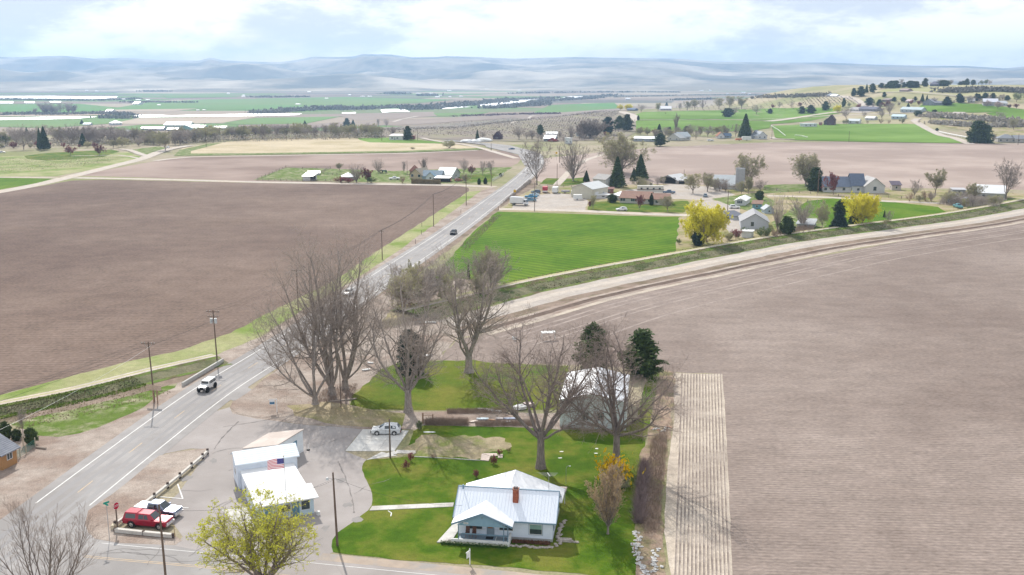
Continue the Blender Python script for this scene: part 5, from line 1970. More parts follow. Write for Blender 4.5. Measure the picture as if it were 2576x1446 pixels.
fr, fw, fb = mat('flag_red', (.48, .06, .09), trans=.3), mat('flag_white', (.75, .72, .74), trans=.3), mat('flag_blue', (.05, .05, .22), trans=.2)
for k in range(13):
    s0 = 0.40 if k < 7 else 0
    mb = MB()
    for j in range(12):
        a, b = s0 + (1 - s0) * j / 12, s0 + (1 - s0) * (j + 1) / 12
        mb.poly([fpt(a, k / 13), fpt(b, k / 13), fpt(b, (k + 1) / 13), fpt(a, (k + 1) / 13)])
    mb.build('stripe', fr if k % 2 == 0 else fw, fg)
mb = MB()
for j in range(5):
    a, b = .40 * j / 5, .40 * (j + 1) / 5
    mb.poly([fpt(a, 0), fpt(b, 0), fpt(b, 7 / 13), fpt(a, 7 / 13)])
can = mb.build('canton', fb, fg)
mb = MB()
for r_ in range(9):
    for c_ in range(6 if r_ % 2 == 0 else 5):
        s = (.033 + c_ * .0665 + (0 if r_ % 2 == 0 else .033))
        t = (r_ + .5) / 9 * 7 / 13
        q = Vector(fpt(s, t)) + Vector((0, -.012, 0))
        mb.poly([q + Vector((.028 * math.cos(math.pi / 2 + i * math.pi / 5) * (1 if i % 2 == 0 else .42), 0, .028 * math.sin(math.pi / 2 + i * math.pi / 5) * (1 if i % 2 == 0 else .42))) for i in range(10)])
mb.build('stars', fw, can)['kind'] = 'stuff'

# grass and weed tufts on banks and verges


def tufts(name, line, o0, o1, n, size, m, label, zs=(0, 0), seed=0):
    r = random.Random(seed)
    line = line[:-4] if line is BL else line[6:]
    A, B = offset_line(line, o0), offset_line(line, o1)
    out = []
    L = [i for i in range(len(line) - 1) if line[i][1] < 420 and abs(line[i][0]) < line[i][1] * .62]
    for _ in range(n):
        i = r.choice(L)
        t, u = r.random(), r.random()
        p = [A[i][c] + (A[i + 1][c] - A[i][c]) * t for c in (0, 1)]
        q = [B[i][c] + (B[i + 1][c] - B[i][c]) * t for c in (0, 1)]
        out.append((p[0] + (q[0] - p[0]) * u, p[1] + (q[1] - p[1]) * u, zs[0] + (zs[1] - zs[0]) * u + size * r.uniform(0, .6)))
    tag(link(name, leaf_mesh(name, out, size, m, seed, flatness=1.4)), label, 'grass', kind='stuff')


GT1 = mat('tuft_green', (.085, .14, .02), (.16, .21, .04), scale=.6, trans=.2)
GT2 = mat('tuft_dry', (.22, .17, .10), (.30, .25, .16), scale=.6, trans=.2)
tufts('grass_tufts', BL, 1.2, 2.6, 1800, .14, GT1, 'green grass tufts on the left irrigation bank', (.6, .5), 1)
tufts('weed_tufts', BL, 2.4, 5.6, 2000, .15, mat('tuft_dark', (.11, .10, .055), (.19, .16, .10), scale=.5), 'dark weeds on the slope of the left irrigation bank', (.5, 0), 2)
tufts('grass_tufts', BL, 5.4, 7.2, 1500, .22, GT1, 'green tufts along the foot of the left irrigation bank', (0, 0), 3)
tufts('weed_tufts', BL, 7.0, 14, 1500, .16, GT2, 'dry tufts in the ditch left of the highway', (0, 0), 4)
tufts('grass_tufts', BR, 1.3, 4.6, 4500, .16, GT1, 'green grass tufts on the middle canal bank', (1.0, .7), 5)
tufts('weed_tufts', BR, 4.2, 9, 4500, .18, MATS['tuft_dark'], 'dark weeds on the slope of the middle canal bank', (.7, 0), 6)
tufts('grass_tufts', BR, -5.5, -2.4, 2500, .22, GT2, 'pale grass tufts on the far side of the canal track', (0, .5), 7)

# ------------------------------------------------------------------ metal barn behind the lawn
brn = building('metal_barn', (12.7, 149.5, 0), HR, 10.4, 14.6, 4.55, 1.15, 'gy', ribbed('barn_wall', (.66, .72, .75), .3, 'X', rough=.5, metal=.15), ribbed('barn_roof', (.68, .70, .73), .3, 'Y', rough=.38, metal=.3),
               'pale grey metal barn with a white ridged roof and two front windows', 'barn', over=.12,
               wins=[('F', -1.15, 1.5, .95, 1.25, 'w', 1), ('F', 1.25, 1.5, .95, 1.25, 'w', 1), ('L', 8, .05, 3, 3.2, 'g')], trim=flat('barn_trim', (.5, .55, .56)))

# ------------------------------------------------------------------ tan cottage at the left edge
a_, b_ = PC('L', 22, 548), PC('L', 150, 482)
cw = (b_ - a_).length
hb = height_to(b_, V2('L', 0, 345)[1])
rzc = math.atan2(b_[1] - a_[1], b_[0] - a_[0])
TANW = siding((.42, .22, .085), 'ochre_siding')
cot = building('cottage', (a_ + b_) / 2, rzc, cw, 7.5, hb, 2.0, 'gx', TANW, mat('grey_shingle_roof', (.20, .21, .24), (.27, .28, .31), scale=.9, detail=8),
               'ochre cottage with grey shingle roof at the left edge of the photo', 'house', over=.45, wins=[('F', .1, 1.15, .95, 1.15, 'w', 1)], roofz=.12)
roof_c = [c for c in cot.children if c.name.startswith('roof')][0]
sh = MB()
s1 = 2.0 / 3.75
for i in range(14):
    y = -.45 + i * .3
    z = hb + s1 * y + .125
    sh.hexa([(-cw / 2 - .45, y, z), (cw / 2 + .45, y, z), (cw / 2 + .45, y + .28, z + .28 * s1), (-cw / 2 - .45, y + .28, z + .28 * s1)],
            [(-cw / 2 - .45, y, z + .04), (cw / 2 + .45, y, z + .04), (cw / 2 + .45, y + .28, z + .28 * s1 + .012), (-cw / 2 - .45, y + .28, z + .28 * s1 + .012)])
sh.build('shingle_course', MATS['grey_shingle_roof'], roof_c)['kind'] = 'stuff'
fn = thing('garden_fence', PC('1', 122, 740), 0, 'green mesh fence on pale posts beside the ochre cottage', 'fence')
fpts = [PC('1', *q) for q in ((103, 757), (122, 742), (158, 722), (213, 682))]
for q in fpts:
    MB().tube(q - fpts[1], q - fpts[1] + Vector((0, 0, 1.5)), .08, n=6).build('post', mat('pale_post', (.45, .40, .30), rough=.9), fn)
for a, b in zip(fpts, fpts[1:]):
    m_ = MB()
    for z in (.2, .45, .7, .95, 1.2):
        m_.tube(a - fpts[1] + Vector((0, 0, z)), b - fpts[1] + Vector((0, 0, z)), .018, n=4)
    for i in range(8):
        q = a.lerp(b, i / 8) - fpts[1]
        m_.tube(q + Vector((0, 0, .1)), q + Vector((0, 0, 1.3)), .012, n=3)
    m_.build('mesh_panel', mat('green_fence', (.07, .22, .18), rough=.5), fn)
q = PC('1', 140, 680)
tag(MB().tube(q, q + Vector((0, 0, 1.9)), .08, n=6).build('pale_post', MATS['pale_post']), 'single tall pale post standing behind the green mesh fence', 'post')
# log and slab at the roadside
lg = MB().tube(PC('1', 215, 680, .15), PC('1', 275, 688, .15), .16, n=8)
tag(lg.build('log', mat('weathered_log', (.30, .25, .21), (.38, .32, .27), scale=3)), 'weathered log lying at the end of the green mesh fence', 'log')

# ------------------------------------------------------------------ guard rails
BEAM = mat('pale_timber', (.50, .47, .42), (.60, .57, .53), scale=1.5, detail=8, rough=.9, stretch=(1, 1, 1))
POSTD = mat('tarred_post', (.06, .045, .04), (.12, .09, .08), scale=3, rough=.95)


def rail(pts, label, cat='guard rail', name='guard_rail', hb=(.32, .62), th=.16, ph=.85, post=True, m=None):
    r = thing(name, pts[0], 0, label, cat)
    o = Vector(pts[0])
    for q in pts:
        if post:
            MB().box(q[0] - o[0] - .14, q[0] - o[0] + .14, q[1] - o[1] - .14, q[1] - o[1] + .14, 0, ph).build('post', POSTD, r)
    for a, b in zip(pts, pts[1:]):
        a, b = Vector(a) - o, Vector(b) - o
        d = (b - a).normalized()
        n = Vector((d.y, -d.x, 0)) * th / 2
        a2, b2 = a + d * .05, b - d * .05
        f_ = .16 if post else 0
        MB().hexa([a2 - n + Vector((0, 0, hb[0])), a2 + n + Vector((0, 0, hb[0])), b2 + n + Vector((0, 0, hb[0])), b2 - n + Vector((0, 0, hb[0]))],
                  [a2 - n + Vector((0, 0, hb[1])), a2 + n + Vector((0, 0, hb[1])), b2 + n + Vector((0, 0, hb[1])), b2 - n + Vector((0, 0, hb[1]))]).build('beam', m or BEAM, r)
    return r


rail([PC('1', *q) for q in ((1243, 722), (1214, 750), (1148, 806), (1078, 866), (1005, 926), (925, 990), (860, 1040), (790, 1092), (690, 1160))], 'long timber guard rail with dark posts along the edge of the parking lot', th=.34)
rail([PC('1', *q) for q in ((690, 1190), (860, 1208), (1035, 1225))], 'short thick timber barrier in front of the parked red pickup', th=.45, hb=(.1, .55), ph=.6)
q0 = PC('1', 683, 1165)
tag(MB().hexa([q0 + Vector(v) for v in ((-.25, -.5, .05), (.2, -.5, .05), (.25, .6, .05), (-.2, .6, .05))], [q0 + Vector(v) for v in ((-.2, -.45, .55), (.15, -.45, .55), (.2, .55, .6), (-.15, .55, .6))]).build('barrier_end', mat('cream_paint', (.66, .58, .42), (.5, .44, .34), scale=3)),
    'cream painted end piece where the two timber barriers meet', 'barrier')
rail([PC('1', *q) for q in ((1092, 318), (1335, 172))], 'long white low bridge rail on the far side of the highway', post=False, hb=(.0, .75), th=.35, m=mat('white_concrete_rail', (.42, .41, .39), (.52, .51, .48), scale=1.5, detail=7))
q0 = PC('1', 1037, 1215)
tag(MB().tube(q0 + Vector((.25, -.1, 0)), q0 + Vector((.2, -.1, 1.5)), .05, n=6).build('marker_post', mat('yellow_post', (.52, .38, .16), (.4, .3, .18), scale=4)), 'thin yellowish marker post at the end of the timber barrier', 'post')

# ------------------------------------------------------------------ signs
def letters(txt, par, size, loc, rot, m):
    cu = bpy.data.curves.new('lettering', 'FONT')
    cu.body = txt
    cu.size = size
    cu.align_x = 'CENTER'
    cu.align_y = 'CENTER'
    cu.extrude = .004
    o = bpy.data.objects.new('lettering', cu)
    COL.objects.link(o)
    dg = bpy.context.evaluated_depsgraph_get()
    me = bpy.data.meshes.new_from_object(o.evaluated_get(dg))
    bpy.data.objects.remove(o)
    me.materials.clear()
    me.materials.append(m)
    o = link('lettering', me, par, loc)
    o.rotation_euler = rot
    return o


sp_ = PC('1', 704, 1172)
sf = math.radians(-10)
stp = thing('stop_sign', sp_, math.radians(80 - 12), 'red octagonal STOP sign on a wooden post at the corner of the lot', 'sign')
hS = height_to(sp_, V2('1', 0, 1012)[1])
MB().box(-.06, .06, -.06, .06, 0, hS - .1).build('post', WOODPOLE, stp)
for nm_, R_, yy, m_ in (('rim', .44, -.085, WHITEP), ('plate', .41, -.10, mat('stop_red', (.50, .02, .05), rough=.5))):
    o8 = [(R_ / math.cos(math.pi / 8) * math.cos(math.pi / 8 + i * math.pi / 4), 0, hS - .42 + R_ / math.cos(math.pi / 8) * math.sin(math.pi / 8 + i * math.pi / 4)) for i in range(8)]
    MB().poly([(a, yy, c) for a, b, c in o8]).poly([(a, yy + .012, c) for a, b, c in o8][::-1]).build(nm_, m_, stp)
letters('STOP', stp, .36, (0, -.108, hS - .42), (math.pi / 2, 0, 0), WHITEP)
ss = PC('1', 656, 1238)
sgn = thing('street_name_sign', ss, 0, 'green street name sign with two crossed blades on a thin post', 'sign')
hS2 = height_to(ss, V2('1', 0, 1012)[1])
MB().tube((0, 0, 0), (0, 0, hS2 - .35), .04, n=6).build('post', GALV, sgn)
gm_ = mat('sign_green', (.02, .30, .22), rough=.5)
b = MB().box(-.38, .38, -.012, .012, hS2 - .35, hS2 - .13).build('blade', gm_, sgn)
b.rotation_euler = (0, 0, math.radians(-35))
b = MB().box(-.38, .38, -.012, .012, hS2 - .12, hS2 + .1).build('blade', gm_, sgn)
b.rotation_euler = (0, 0, math.radians(50))
# real estate signs
r1 = thing('yard_sign', PC('5', 316, 1292), math.radians(6), 'white yard sign post with hanging blue and white board on the bare dirt', 'sign')
MB().box(-.05, .05, -.05, .05, 0, 2.35).build('post', WHITEP, r1)
MB().box(-1.25, .1, -.04, .04, 2.2, 2.3).build('arm', WHITEP, r1)
bd = MB().box(-1.15, -.3, -.02, .02, 1.35, 2.1).build('board', flat('sign_board_white', (.72, .74, .76)), r1)
MB().box(-1.12, -.33, -.028, -.02, 1.42, 1.78).build('print', flat('sign_print_blue', (.05, .16, .28)), bd)
r2_ = thing('yard_sign', PC('H', 446, 1318), math.radians(60), 'white yard sign post standing on the lawn edge in front of the porch', 'sign')
MB().box(-.05, .05, -.05, .05, 0, 1.95).build('post', WHITEP, r2_)
MB().box(-.75, .12, -.04, .04, 1.7, 1.8).build('arm', WHITEP, r2_)
MB().box(-.65, -.12, -.02, .02, 1.0, 1.6).build('board', WHITEP, r2_)
bs_ = thing('wooden_sign', PC('1', 930, 418), math.radians(-14), 'brown wooden board on two posts beside the crossarm pole at the roadside', 'sign')
hB = height_to(PC('1', 930, 418), V2('1', 0, 318)[1])
WD = mat('brown_board', (.30, .19, .13), (.36, .24, .17), scale=4)
for x in (-.3, .45):
    MB().box(x - .08, x + .08, -.08, .08, 0, hB).build('post', WD, bs_)
for i in range(3):
    MB().box(-1.4, 1.4, -.14, -.09, hB - .62 + i * .32, hB - .34 + i * .32).build('board', mat('pale_board', (.44, .33, .26), (.5, .39, .31), scale=4), bs_)
for (cr, u, v, vt, lab) in (('g', 148, 684, 628, 'yellow diamond warning sign near the box truck'), ('g', 567, 332, 250, 'yellow diamond warning sign beyond the big bare trees')):
    p = PC(cr, u, v)
    h = height_to(p, V2(cr, 0, vt)[1])
    y_ = thing('warning_sign', p, 0, lab, 'sign', 'yellow warning signs')
    MB().tube((0, 0, 0), (0, 0, h), .06, n=5).build('post', GALV, y_)
    MB().poly([(0, -.08, h - 1.7), (.85, -.08, h - .85), (0, -.08, h), (-.85, -.08, h - .85)]).build('plate', mat('sign_yellow', (.65, .40, .03)), y_)
for i, (cr, u, v) in enumerate((('5', 1317, 75), ('f', 1669, 1005), ('f', 2062, 868), ('f', 2440, 836), ('5', 1360, 8))):
    p = PC(cr, u, v)
    mk = MB().tube(p, p + Vector((0, 0, 1.5)), .07, n=5).build('marker_post', POSTD)
    tag(mk, 'short dark marker post on the verge of the highway', 'post', 'marker posts along the highway')

# ------------------------------------------------------------------ utility poles
PL = {}


def up(key, c, u, v, vt, label, ztop=None, **kw):
    p = PC(c, u, v)
    h = height_to(p, V2(c, 0, vt)[1])
    PL[key] = (p, h)
    pole(p, h, label, **kw)


up(1, '1', 1008, 1640, 1022, 'bare wooden pole rising beside the red pickup at the bottom', r=.15, lean=(-.15, 0))
up(2, '1', 925, 410, 50, 'wooden pole with crossarm by the brown wooden board sign', arms=((.3, 2.4),), rz=math.radians(-6), lean=(-.3, 0))
up(3, '1', 1300, 170, -140, 'wooden pole with two grey transformers by the white bridge rail', arms=((.3, 2.6), (1.3, 2.2)), trans=2, rz=math.radians(-6), lean=(-.2, 0))
up(4, '5', 470, 560, 258, 'wooden crossarm pole behind the tallest bare trees', arms=((.3, 2.6),), rz=math.radians(-6))
up(5, '5', 1077, 190, -25, 'wooden pole on the highway verge just above the bare tree tops', arms=((.3, 1.6),), rz=math.radians(-6))
up(6, 'f', 1788, 1003, 678, 'wooden pole at the corner of the dark field nearest the marker post')
up(7, 'f', 2116, 792, 480, 'wooden pole beside the highway below the gravel lane')
up(8, 'f', 2368, 600, 380, 'wooden pole where the gravel lane meets the highway')
up(9, 'f', 2367, 240, 165, 'far wooden pole at the bend of the highway', r=.2)
up(10, 'f', 1522, 490, 340, 'wooden pole behind the homestead roofs')
up(11, 'g', 348, 852, 560, 'tall wooden pole rising in front of the box truck yard')
up(12, 'g', 573, 590, 370, 'wooden pole beside the grass near the white camper')
up(13, 'g', 597, 360, 190, 'far wooden pole beside the yellow sign beyond the bare trees', r=.2)
up(14, 'g', 2287, 890, 640, 'wooden pole beside the dark car and grey house')
up(15, 'g', 1850, 520, 430, 'short wooden pole behind the open pole barn')
up(16, 'h', 937, 525, 352, 'pale grey pole in front of the dark ivy covered tree', r=.3)
up(17, 'd', 813, 920, 812, 'thin pole standing in the far right green field', r=.2)
up(18, 'd', 38, 890, 770, 'thin pole by the irrigation pipes of the far green field', r=.2)
up(19, 'a', 2075, 968, 735, 'wooden pole with crossarm on the left tan field edge', arms=((.4, 2.6),), ins=False, r=.2)
up(20, '2', 687, 1272, 832, 'dark wooden yard pole with a lamp arm at the lot edge', lamp=(.9, .9), lean=(-.2, 0), r=.15)
up(21, '2', 1003, 745, 512, 'grey wooden pole standing beside the parked white SUV', trans=0, r=.14)
up(22, '2', 708, 442, 190, 'thin dark pole among the big cottonwood trunks', r=.1)
up(23, 'b', 1627, 910, 785, 'thin pole beside the white house on the tan field', r=.2)
up(24, 'b', 1267, 915, 800, 'thin pole left of the white house on the tan field', r=.2)
up(25, 'd', 2515, 955, 840, 'thin pole by the far right house', r=.2)
# white street lamp post behind the house
lp = PC('H', 1620, 330)
l_ = thing('yard_lamp', lp, 0, 'slim curved yard lamp behind the farmhouse', 'lamp')
MB().tube((0, 0, 0), (0, 0, 2.2), .03, n=5).tube((0, 0, 2.2), (.15, 0, 2.55), .025, n=5).tube((.15, 0, 2.55), (.45, 0, 2.6), .025, n=5).build('post', GALV, l_)
MB().box(.4, .62, -.08, .08, 2.53, 2.62).build('lamp_head', WHITEP, l_)


def top(k, dx=0, dz=-.05):
    p, h = PL[k]
    return Vector(p) + Vector((dx, 0, h + dz))


offL = P(-260, 1150)
for i, dx in enumerate((-1.1, -.5, .5, 1.1)):
    for a, b in ((2, 3), (3, 4), (4, 5), (5, 6), (6, 7), (7, 8)):
        s = 1 if a < 4 else .5
        wire(top(a, dx * (1 if a < 5 else .2), 0), top(b, dx * (1 if b < 5 else .2), 0), 1.3, ('outer left', 'inner left', 'inner right', 'outer right')[i] + ' line running up the highway from the pole ' + {2: 'by the wooden board sign', 3: 'with the transformers', 4: 'behind the tallest bare trees', 5: 'just above the tree tops', 6: 'nearest the marker post', 7: 'below the gravel lane'}[a], r=.012 if a < 4 else .018, n=10)
    wire(top(2, dx, 0), Vector((-104 - dx, 82, 9.5)), 1.0, ('highest', 'second', 'third', 'lowest')[i] + ' thin line leaving the frame to the left above the ditch', r=.012)
wire(top(3, 0, -2), Vector((-100, 86, 8)), 1.2, 'lower line from the transformer pole to the left edge', r=.02)
wire(Vector(sloc(6, -9, 2.7)), top(20, 0, -.8), .5, 'service line from the station roof to the yard pole')
wire(top(1, 0, -.6), top(20, 0, -.7), 1.4, 'line between the two dark poles across the lot')
wire(top(20, 0, -.7), hloc(-5, 1, 3.6), .9, 'service line from the yard pole to the farmhouse')
wire(top(2, 0, -.8), Vector(a_) + Vector((-3, 3, 4.2)), .6, 'pale line from the crossarm pole to the ochre cottage', m=WIREL, r=.02)

# ------------------------------------------------------------------ vehicles
pj = PC('1', 1240, 338)
vehicle('offroad_car', 'offroad', pj, math.radians(-99.5), paint('white', (.78, .78, .78)), 'white boxy off-road car driving towards the camera on the highway', 'car')
pr_, pq = PC('T', 800, 880), PC('T', 1510, 942)
hd_ = heading(pr_, pq)
mid = (pr_ + pq) / 2 + Vector((-math.sin(hd_), math.cos(hd_), 0)) * .9
vehicle('pickup_truck', 'canopy', mid, hd_, paint('red', (.36, .012, .035), rough=.2), 'red pickup truck with a red canopy parked behind the timber barrier', 'pickup')


def cover(r):
    MB().box(-2.86, -1.06, -.94, .94, 1.2, 1.27).build('bed_cover', paint('white', (.78, .78, .78)), r)


mid2 = mid + Vector((-math.sin(hd_), math.cos(hd_), 0)) * 3.0 - Vector((math.cos(hd_), math.sin(hd_), 0)) * .35
vehicle('pickup_truck', 'pickup', mid2, hd_ - .06, paint('silver_blue', (.22, .25, .33), metal=.6), 'silver blue pickup with a white bed cover parked behind the red one', 'pickup', extra=cover)
vehicle('parked_car', 'suv', P(972, 1090.5) + Vector((0, .9, 0)) * 0, math.pi, paint('silver_white', (.66, .68, .70), metal=.4), 'silver white SUV parked on the concrete pad', 'car')
ph = P(1141, 589)
vehicle('car', 'suv', ph, math.radians(-98), paint('black', (.02, .022, .028)), 'dark SUV driving down the highway beside the green field', 'car')
vehicle('car', 'suv', P(876, 742), math.radians(-99), paint('white', (.78, .78, .78)), 'white car on the highway half hidden by the tallest bare trees', 'car')
vehicle('car', 'sedan', P(1287, 376), math.radians(200), paint('blue', (.06, .10, .18)), 'dark blue car at the bend of the highway', 'car', detail=False)


def gcar(kind, c, u, v, deg, pn, col, label, cat='car', name='parked_car', group=None, **kw):
    return vehicle(name, kind, PC(c, u, v), math.radians(deg), paint(pn, col), label, cat, group, detail=False, **kw)


gcar('pickup', 'g', 312, 718, 178, 'bright_blue', (.04, .22, .38), 'bright blue pickup parked beside the white box truck', 'pickup')
gcar('pickup', 'g', 300, 752, 0, 'teal_blue', (.09, .20, .28), 'dull blue pickup parked right behind the box truck', 'pickup')
gcar('sedan', 'g', 345, 695, 170, 'pale_blue', (.45, .56, .62), 'pale blue car parked in the row near the highway')
gcar('suv', 'g', 360, 668, 170, 'dark_blue', (.08, .13, .2), 'dark blue car farthest back in the row near the highway')
gcar('suv', 'g', 1222, 845, 185, 'white', (.7, .7, .7), 'white SUV on the gravel lane beside the green crop field')
gcar('pickup', 'g', 1700, 672, 165, 'dark_blue', (.08, .13, .2), 'dark pickup with a pale hood parked by the long camper', 'pickup')
gcar('suv', 'g', 2065, 705, 80, 'grey_blue', (.25, .31, .36), 'grey blue car parked in the middle farmyard')
gcar('suv', 'g', 2358, 822, 0, 'white', (.7, .7, .7), 'white SUV parked below the small mobile home')
gcar('sedan', 'g', 2312, 925, 185, 'black', (.02, .02, .03), 'black car parked left of the grey house')
gcar('suv', 'g', 1518, 600, 80, 'pale_grey', (.6, .6, .6), 'pale car parked in front of the open pole barn')
gcar('pickup', 'f', 1392, 533, 190, 'white', (.7, .7, .7), 'white pickup parked at the homestead entrance', 'pickup')
gcar('sedan', 'f', 1890, 550, 0, 'white', (.7, .7, .7), 'white car parked under the homestead carport')
gcar('suv', 'f', 2040, 548, 10, 'dull_red', (.35, .10, .06), 'rusty red car beside the homestead carport')
for i, (u, v, nm_, c_) in enumerate(((1985, 575, 'pale_blue', (.45, .56, .62)), (2045, 590, 'white', (.7, .7, .7)), (2110, 585, 'pale_grey', (.6, .6, .6)), (1975, 605, 'dark_blue', (.08, .13, .2)), (2050, 645, 'teal', (.1, .3, .33)), (2030, 555, 'white', (.7, .7, .7)))):
    gcar(('suv', 'pickup', 'sedan')[i % 3], 'h', u, v, 170 + 25 * i, nm_, c_, 'one of the old vehicles crowded in the brushy yard on the right', 'car', group='old vehicles in the brushy right yard')
for i, (c, u, v) in enumerate((('c', 1990, 915), ('e', 20, 262), ('e', 12, 212), ('e', 1690, 215), ('h', 90, 113))):
    gcar(('suv', 'sedan', 'pickup')[i % 3], c, u, v, 5 + 30 * i, ('white', 'pale_grey', 'dark_blue')[i % 3], ((.7, .7, .7), (.6, .6, .6), (.08, .13, .2))[i % 3],
         ('silver car on the dry yard of the far house row', 'white car at the far left edge', 'grey blue pickup at the far left edge', 'pale car parked under the budding round tree', 'dark pickup parked beyond the brown field')[i])


def box_truck(p, rz, label):
    r = thing('box_truck', p, rz, label, 'truck')
    wp = paint('white', (.7, .7, .7))
    MB().box(-4.0, 1.9, -1.25, 1.25, .95, 3.5).build('cargo_box', wp, r)
    cb = MB()
    cb.hexa([(2.0, -1.1, .6), (3.9, -1.1, .6), (3.9, 1.1, .6), (2.0, 1.1, .6)], [(2.0, -1.05, 2.6), (3.1, -1.0, 2.6), (3.1, 1.0, 2.6), (2.0, 1.05, 2.6)])
    cb.build('cab', wp, r)
    MB().hexa([(3.72, -.95, 1.5), (3.74, .95, 1.5), (3.24, .9, 2.4), (3.24, -.9, 2.4)], [(3.76, -.95, 1.5), (3.78, .95, 1.5), (3.28, .9, 2.4), (3.28, -.9, 2.4)]).build('windscreen', CARGLASS, r)
    for s in (1, -1):
        MB().box(2.3, 3.2, s * 1.09 - .03, s * 1.09 + .03, 1.5, 2.3).build('side_window', CARGLASS, r)
    MB().box(-4.0, 3.8, -.5, .5, .55, .95).build('chassis', RUBBER, r)
    for x in (3.0, -2.6):
        for s in (1, -1):
            wheel(r, x, s * 1.02, .45, .3)
    return r


box_truck(PC('g', 195, 788), math.radians(-22), 'white box truck parked at the highway corner of the gravel yard')


def trailer(name, p, rz, L, Wd, H, cm, label, cat='trailer', stripe=None, wins=2, low=.5, group=None, sm=None):
    r = thing(name, p, rz, label, cat, group)
    b = MB()
    b.hexa([(-L / 2, -Wd / 2, low), (L / 2, -Wd / 2, low), (L / 2, Wd / 2, low), (-L / 2, Wd / 2, low)], [(-L / 2 + .1, -Wd / 2, H), (L / 2 - .3, -Wd / 2, H), (L / 2 - .3, Wd / 2, H), (-L / 2 + .1, Wd / 2, H)])
    b.build('body', cm, r)
    if stripe:
        MB().box(-L / 2 - .02, L / 2 + .02, -Wd / 2 - .02, Wd / 2 + .02, low + .05 + stripe[1] * H, low + .05 + stripe[2] * H).build('stripe', stripe[0], r)
    for i in range(wins):
        x = -L / 2 + L * (i + .7) / (wins + .4)
        MB().box(x - .45, x + .45, -Wd / 2 - .04, -Wd / 2 - .0, low + H * .38, low + H * .62).build('window', CARGLASS, r)
    for s in (1, -1):
        wheel(r, -.3, s * (Wd / 2 - .08), .36, .22)
    MB().tube((L / 2 - .1, 0, low), (L / 2 + 1.2, 0, .5), .06, n=5).build('tow_bar', RUBBER, r)
    return r


TW = flat('trailer_white', (.72, .72, .70))
trailer('camper_trailer', PC('g', 555, 665), math.radians(80), 6, 2.4, 2.9, TW, 'white camper trailer with rounded front seen end on', 'camper', wins=1)
trailer('cargo_trailer', PC('g', 453, 662), math.radians(85), 5, 2.3, 2.9, flat('trailer_red', (.42, .04, .06)), 'red and white cargo trailer next to the row of cars', stripe=(TW, .0, .22), wins=0)
trailer('camper_trailer', PC('g', 788, 700), math.radians(-5), 7.0, 2.4, 2.7, flat('camper_cream', (.6, .59, .55)), 'long low white camper parked against the cream shop', 'camper', stripe=(flat('stripe_grey', (.35, .35, .36)), .25, .32))
trailer('cargo_trailer', PC('g', 783, 735), math.radians(-3), 4.2, 2.2, 2.4, TW, 'small white cargo trailer in front of the cream shop', wins=0)
trailer('camper_trailer', PC('g', 1512, 668), math.radians(-4), 12.5, 2.5, 3.6, flat('camper_beige', (.55, .53, .47)), 'long beige fifth wheel camper behind the brown roofed house', 'camper', stripe=(flat('stripe_brown', (.2, .15, .12)), .3, .42), wins=4)
trailer('boat_trailer', PC('g', 660, 668), math.radians(10), 4.0, 1.6, 1.4, flat('junk_grey', (.35, .34, .35)), 'small loaded flat trailer between the camper and the cream shop', wins=0)
trailer('camper_trailer', PC('c', 2357, 910), math.radians(180), 8, 2.5, 3.4, TW, 'white camper trailer parked beside the far grey cottage', 'camper', wins=3)
trailer('camper_trailer', PC('c', 2283, 910), math.radians(180), 6, 2.2, 1.8, flat('orange_machine', (.5, .15, .06)), 'low orange machine parked left of the far white camper', 'machine', wins=0)
# green tractor
tq = PC('f', 1270, 466)
tr = thing('tractor', tq, math.radians(0), 'old green tractor with large pale wheels at the edge of the homestead grass', 'tractor')
gp = paint('tractor_green', (.03, .14, .05))
MB().box(.2, 2.6, -.4, .4, .9, 1.7).build('hood', gp, tr)
MB().box(-.9, .3, -.55, .55, .8, 1.2).build('body', gp, tr)
MB().box(-.7, -.2, -.25, .25, 1.2, 1.9).build('seat', RUBBER, tr)
MB().tube((1.8, 0, 1.7), (1.8, 0, 2.6), .05, n=6).build('exhaust', RUBBER, tr)
for s in (1, -1):
    wheel(tr, -.5, s * .85, .95, .45, rim=flat('rim_cream', (.7, .65, .4)))
    wheel(tr, 2.2, s * .7, .5, .3, rim=flat('rim_cream', (.7, .65, .4)))
# ------------------------------------------------------------------ the big bare trees
COT = mat('cottonwood_bark', (.24, .205, .18), (.37, .32, .285), scale=3, rough=.95, bump=1, stretch=(2.5, 2.5, .3))
COTT = mat('cottonwood_twig', (.36, .295, .25), (.45, .38, .33), scale=.3, rough=.9)
DRK = mat('dark_bark', (.19, .155, .14), (.28, .235, .21), scale=3, rough=.95, bump=1, stretch=(2.5, 2.5, .3))
DRKT = mat('dark_twig', (.28, .22, .19), (.37, .30, .26), scale=.3, rough=.9)


def big(p, H, label, seed, limb_set, r0, nb=(15, 11, 5), bark=None, tw=None, **kw):
    kw.setdefault('trunk', .12)
    kw.setdefault('rmin', .0135)
    kw.setdefault('wobble', .15)
    return near_tree('bare_tree', p, label, leaf=None, bark=bark or COT, twigm=tw or COTT, seed=seed, H=H, r0=r0, nb=nb, limb_set=limb_set, **kw)


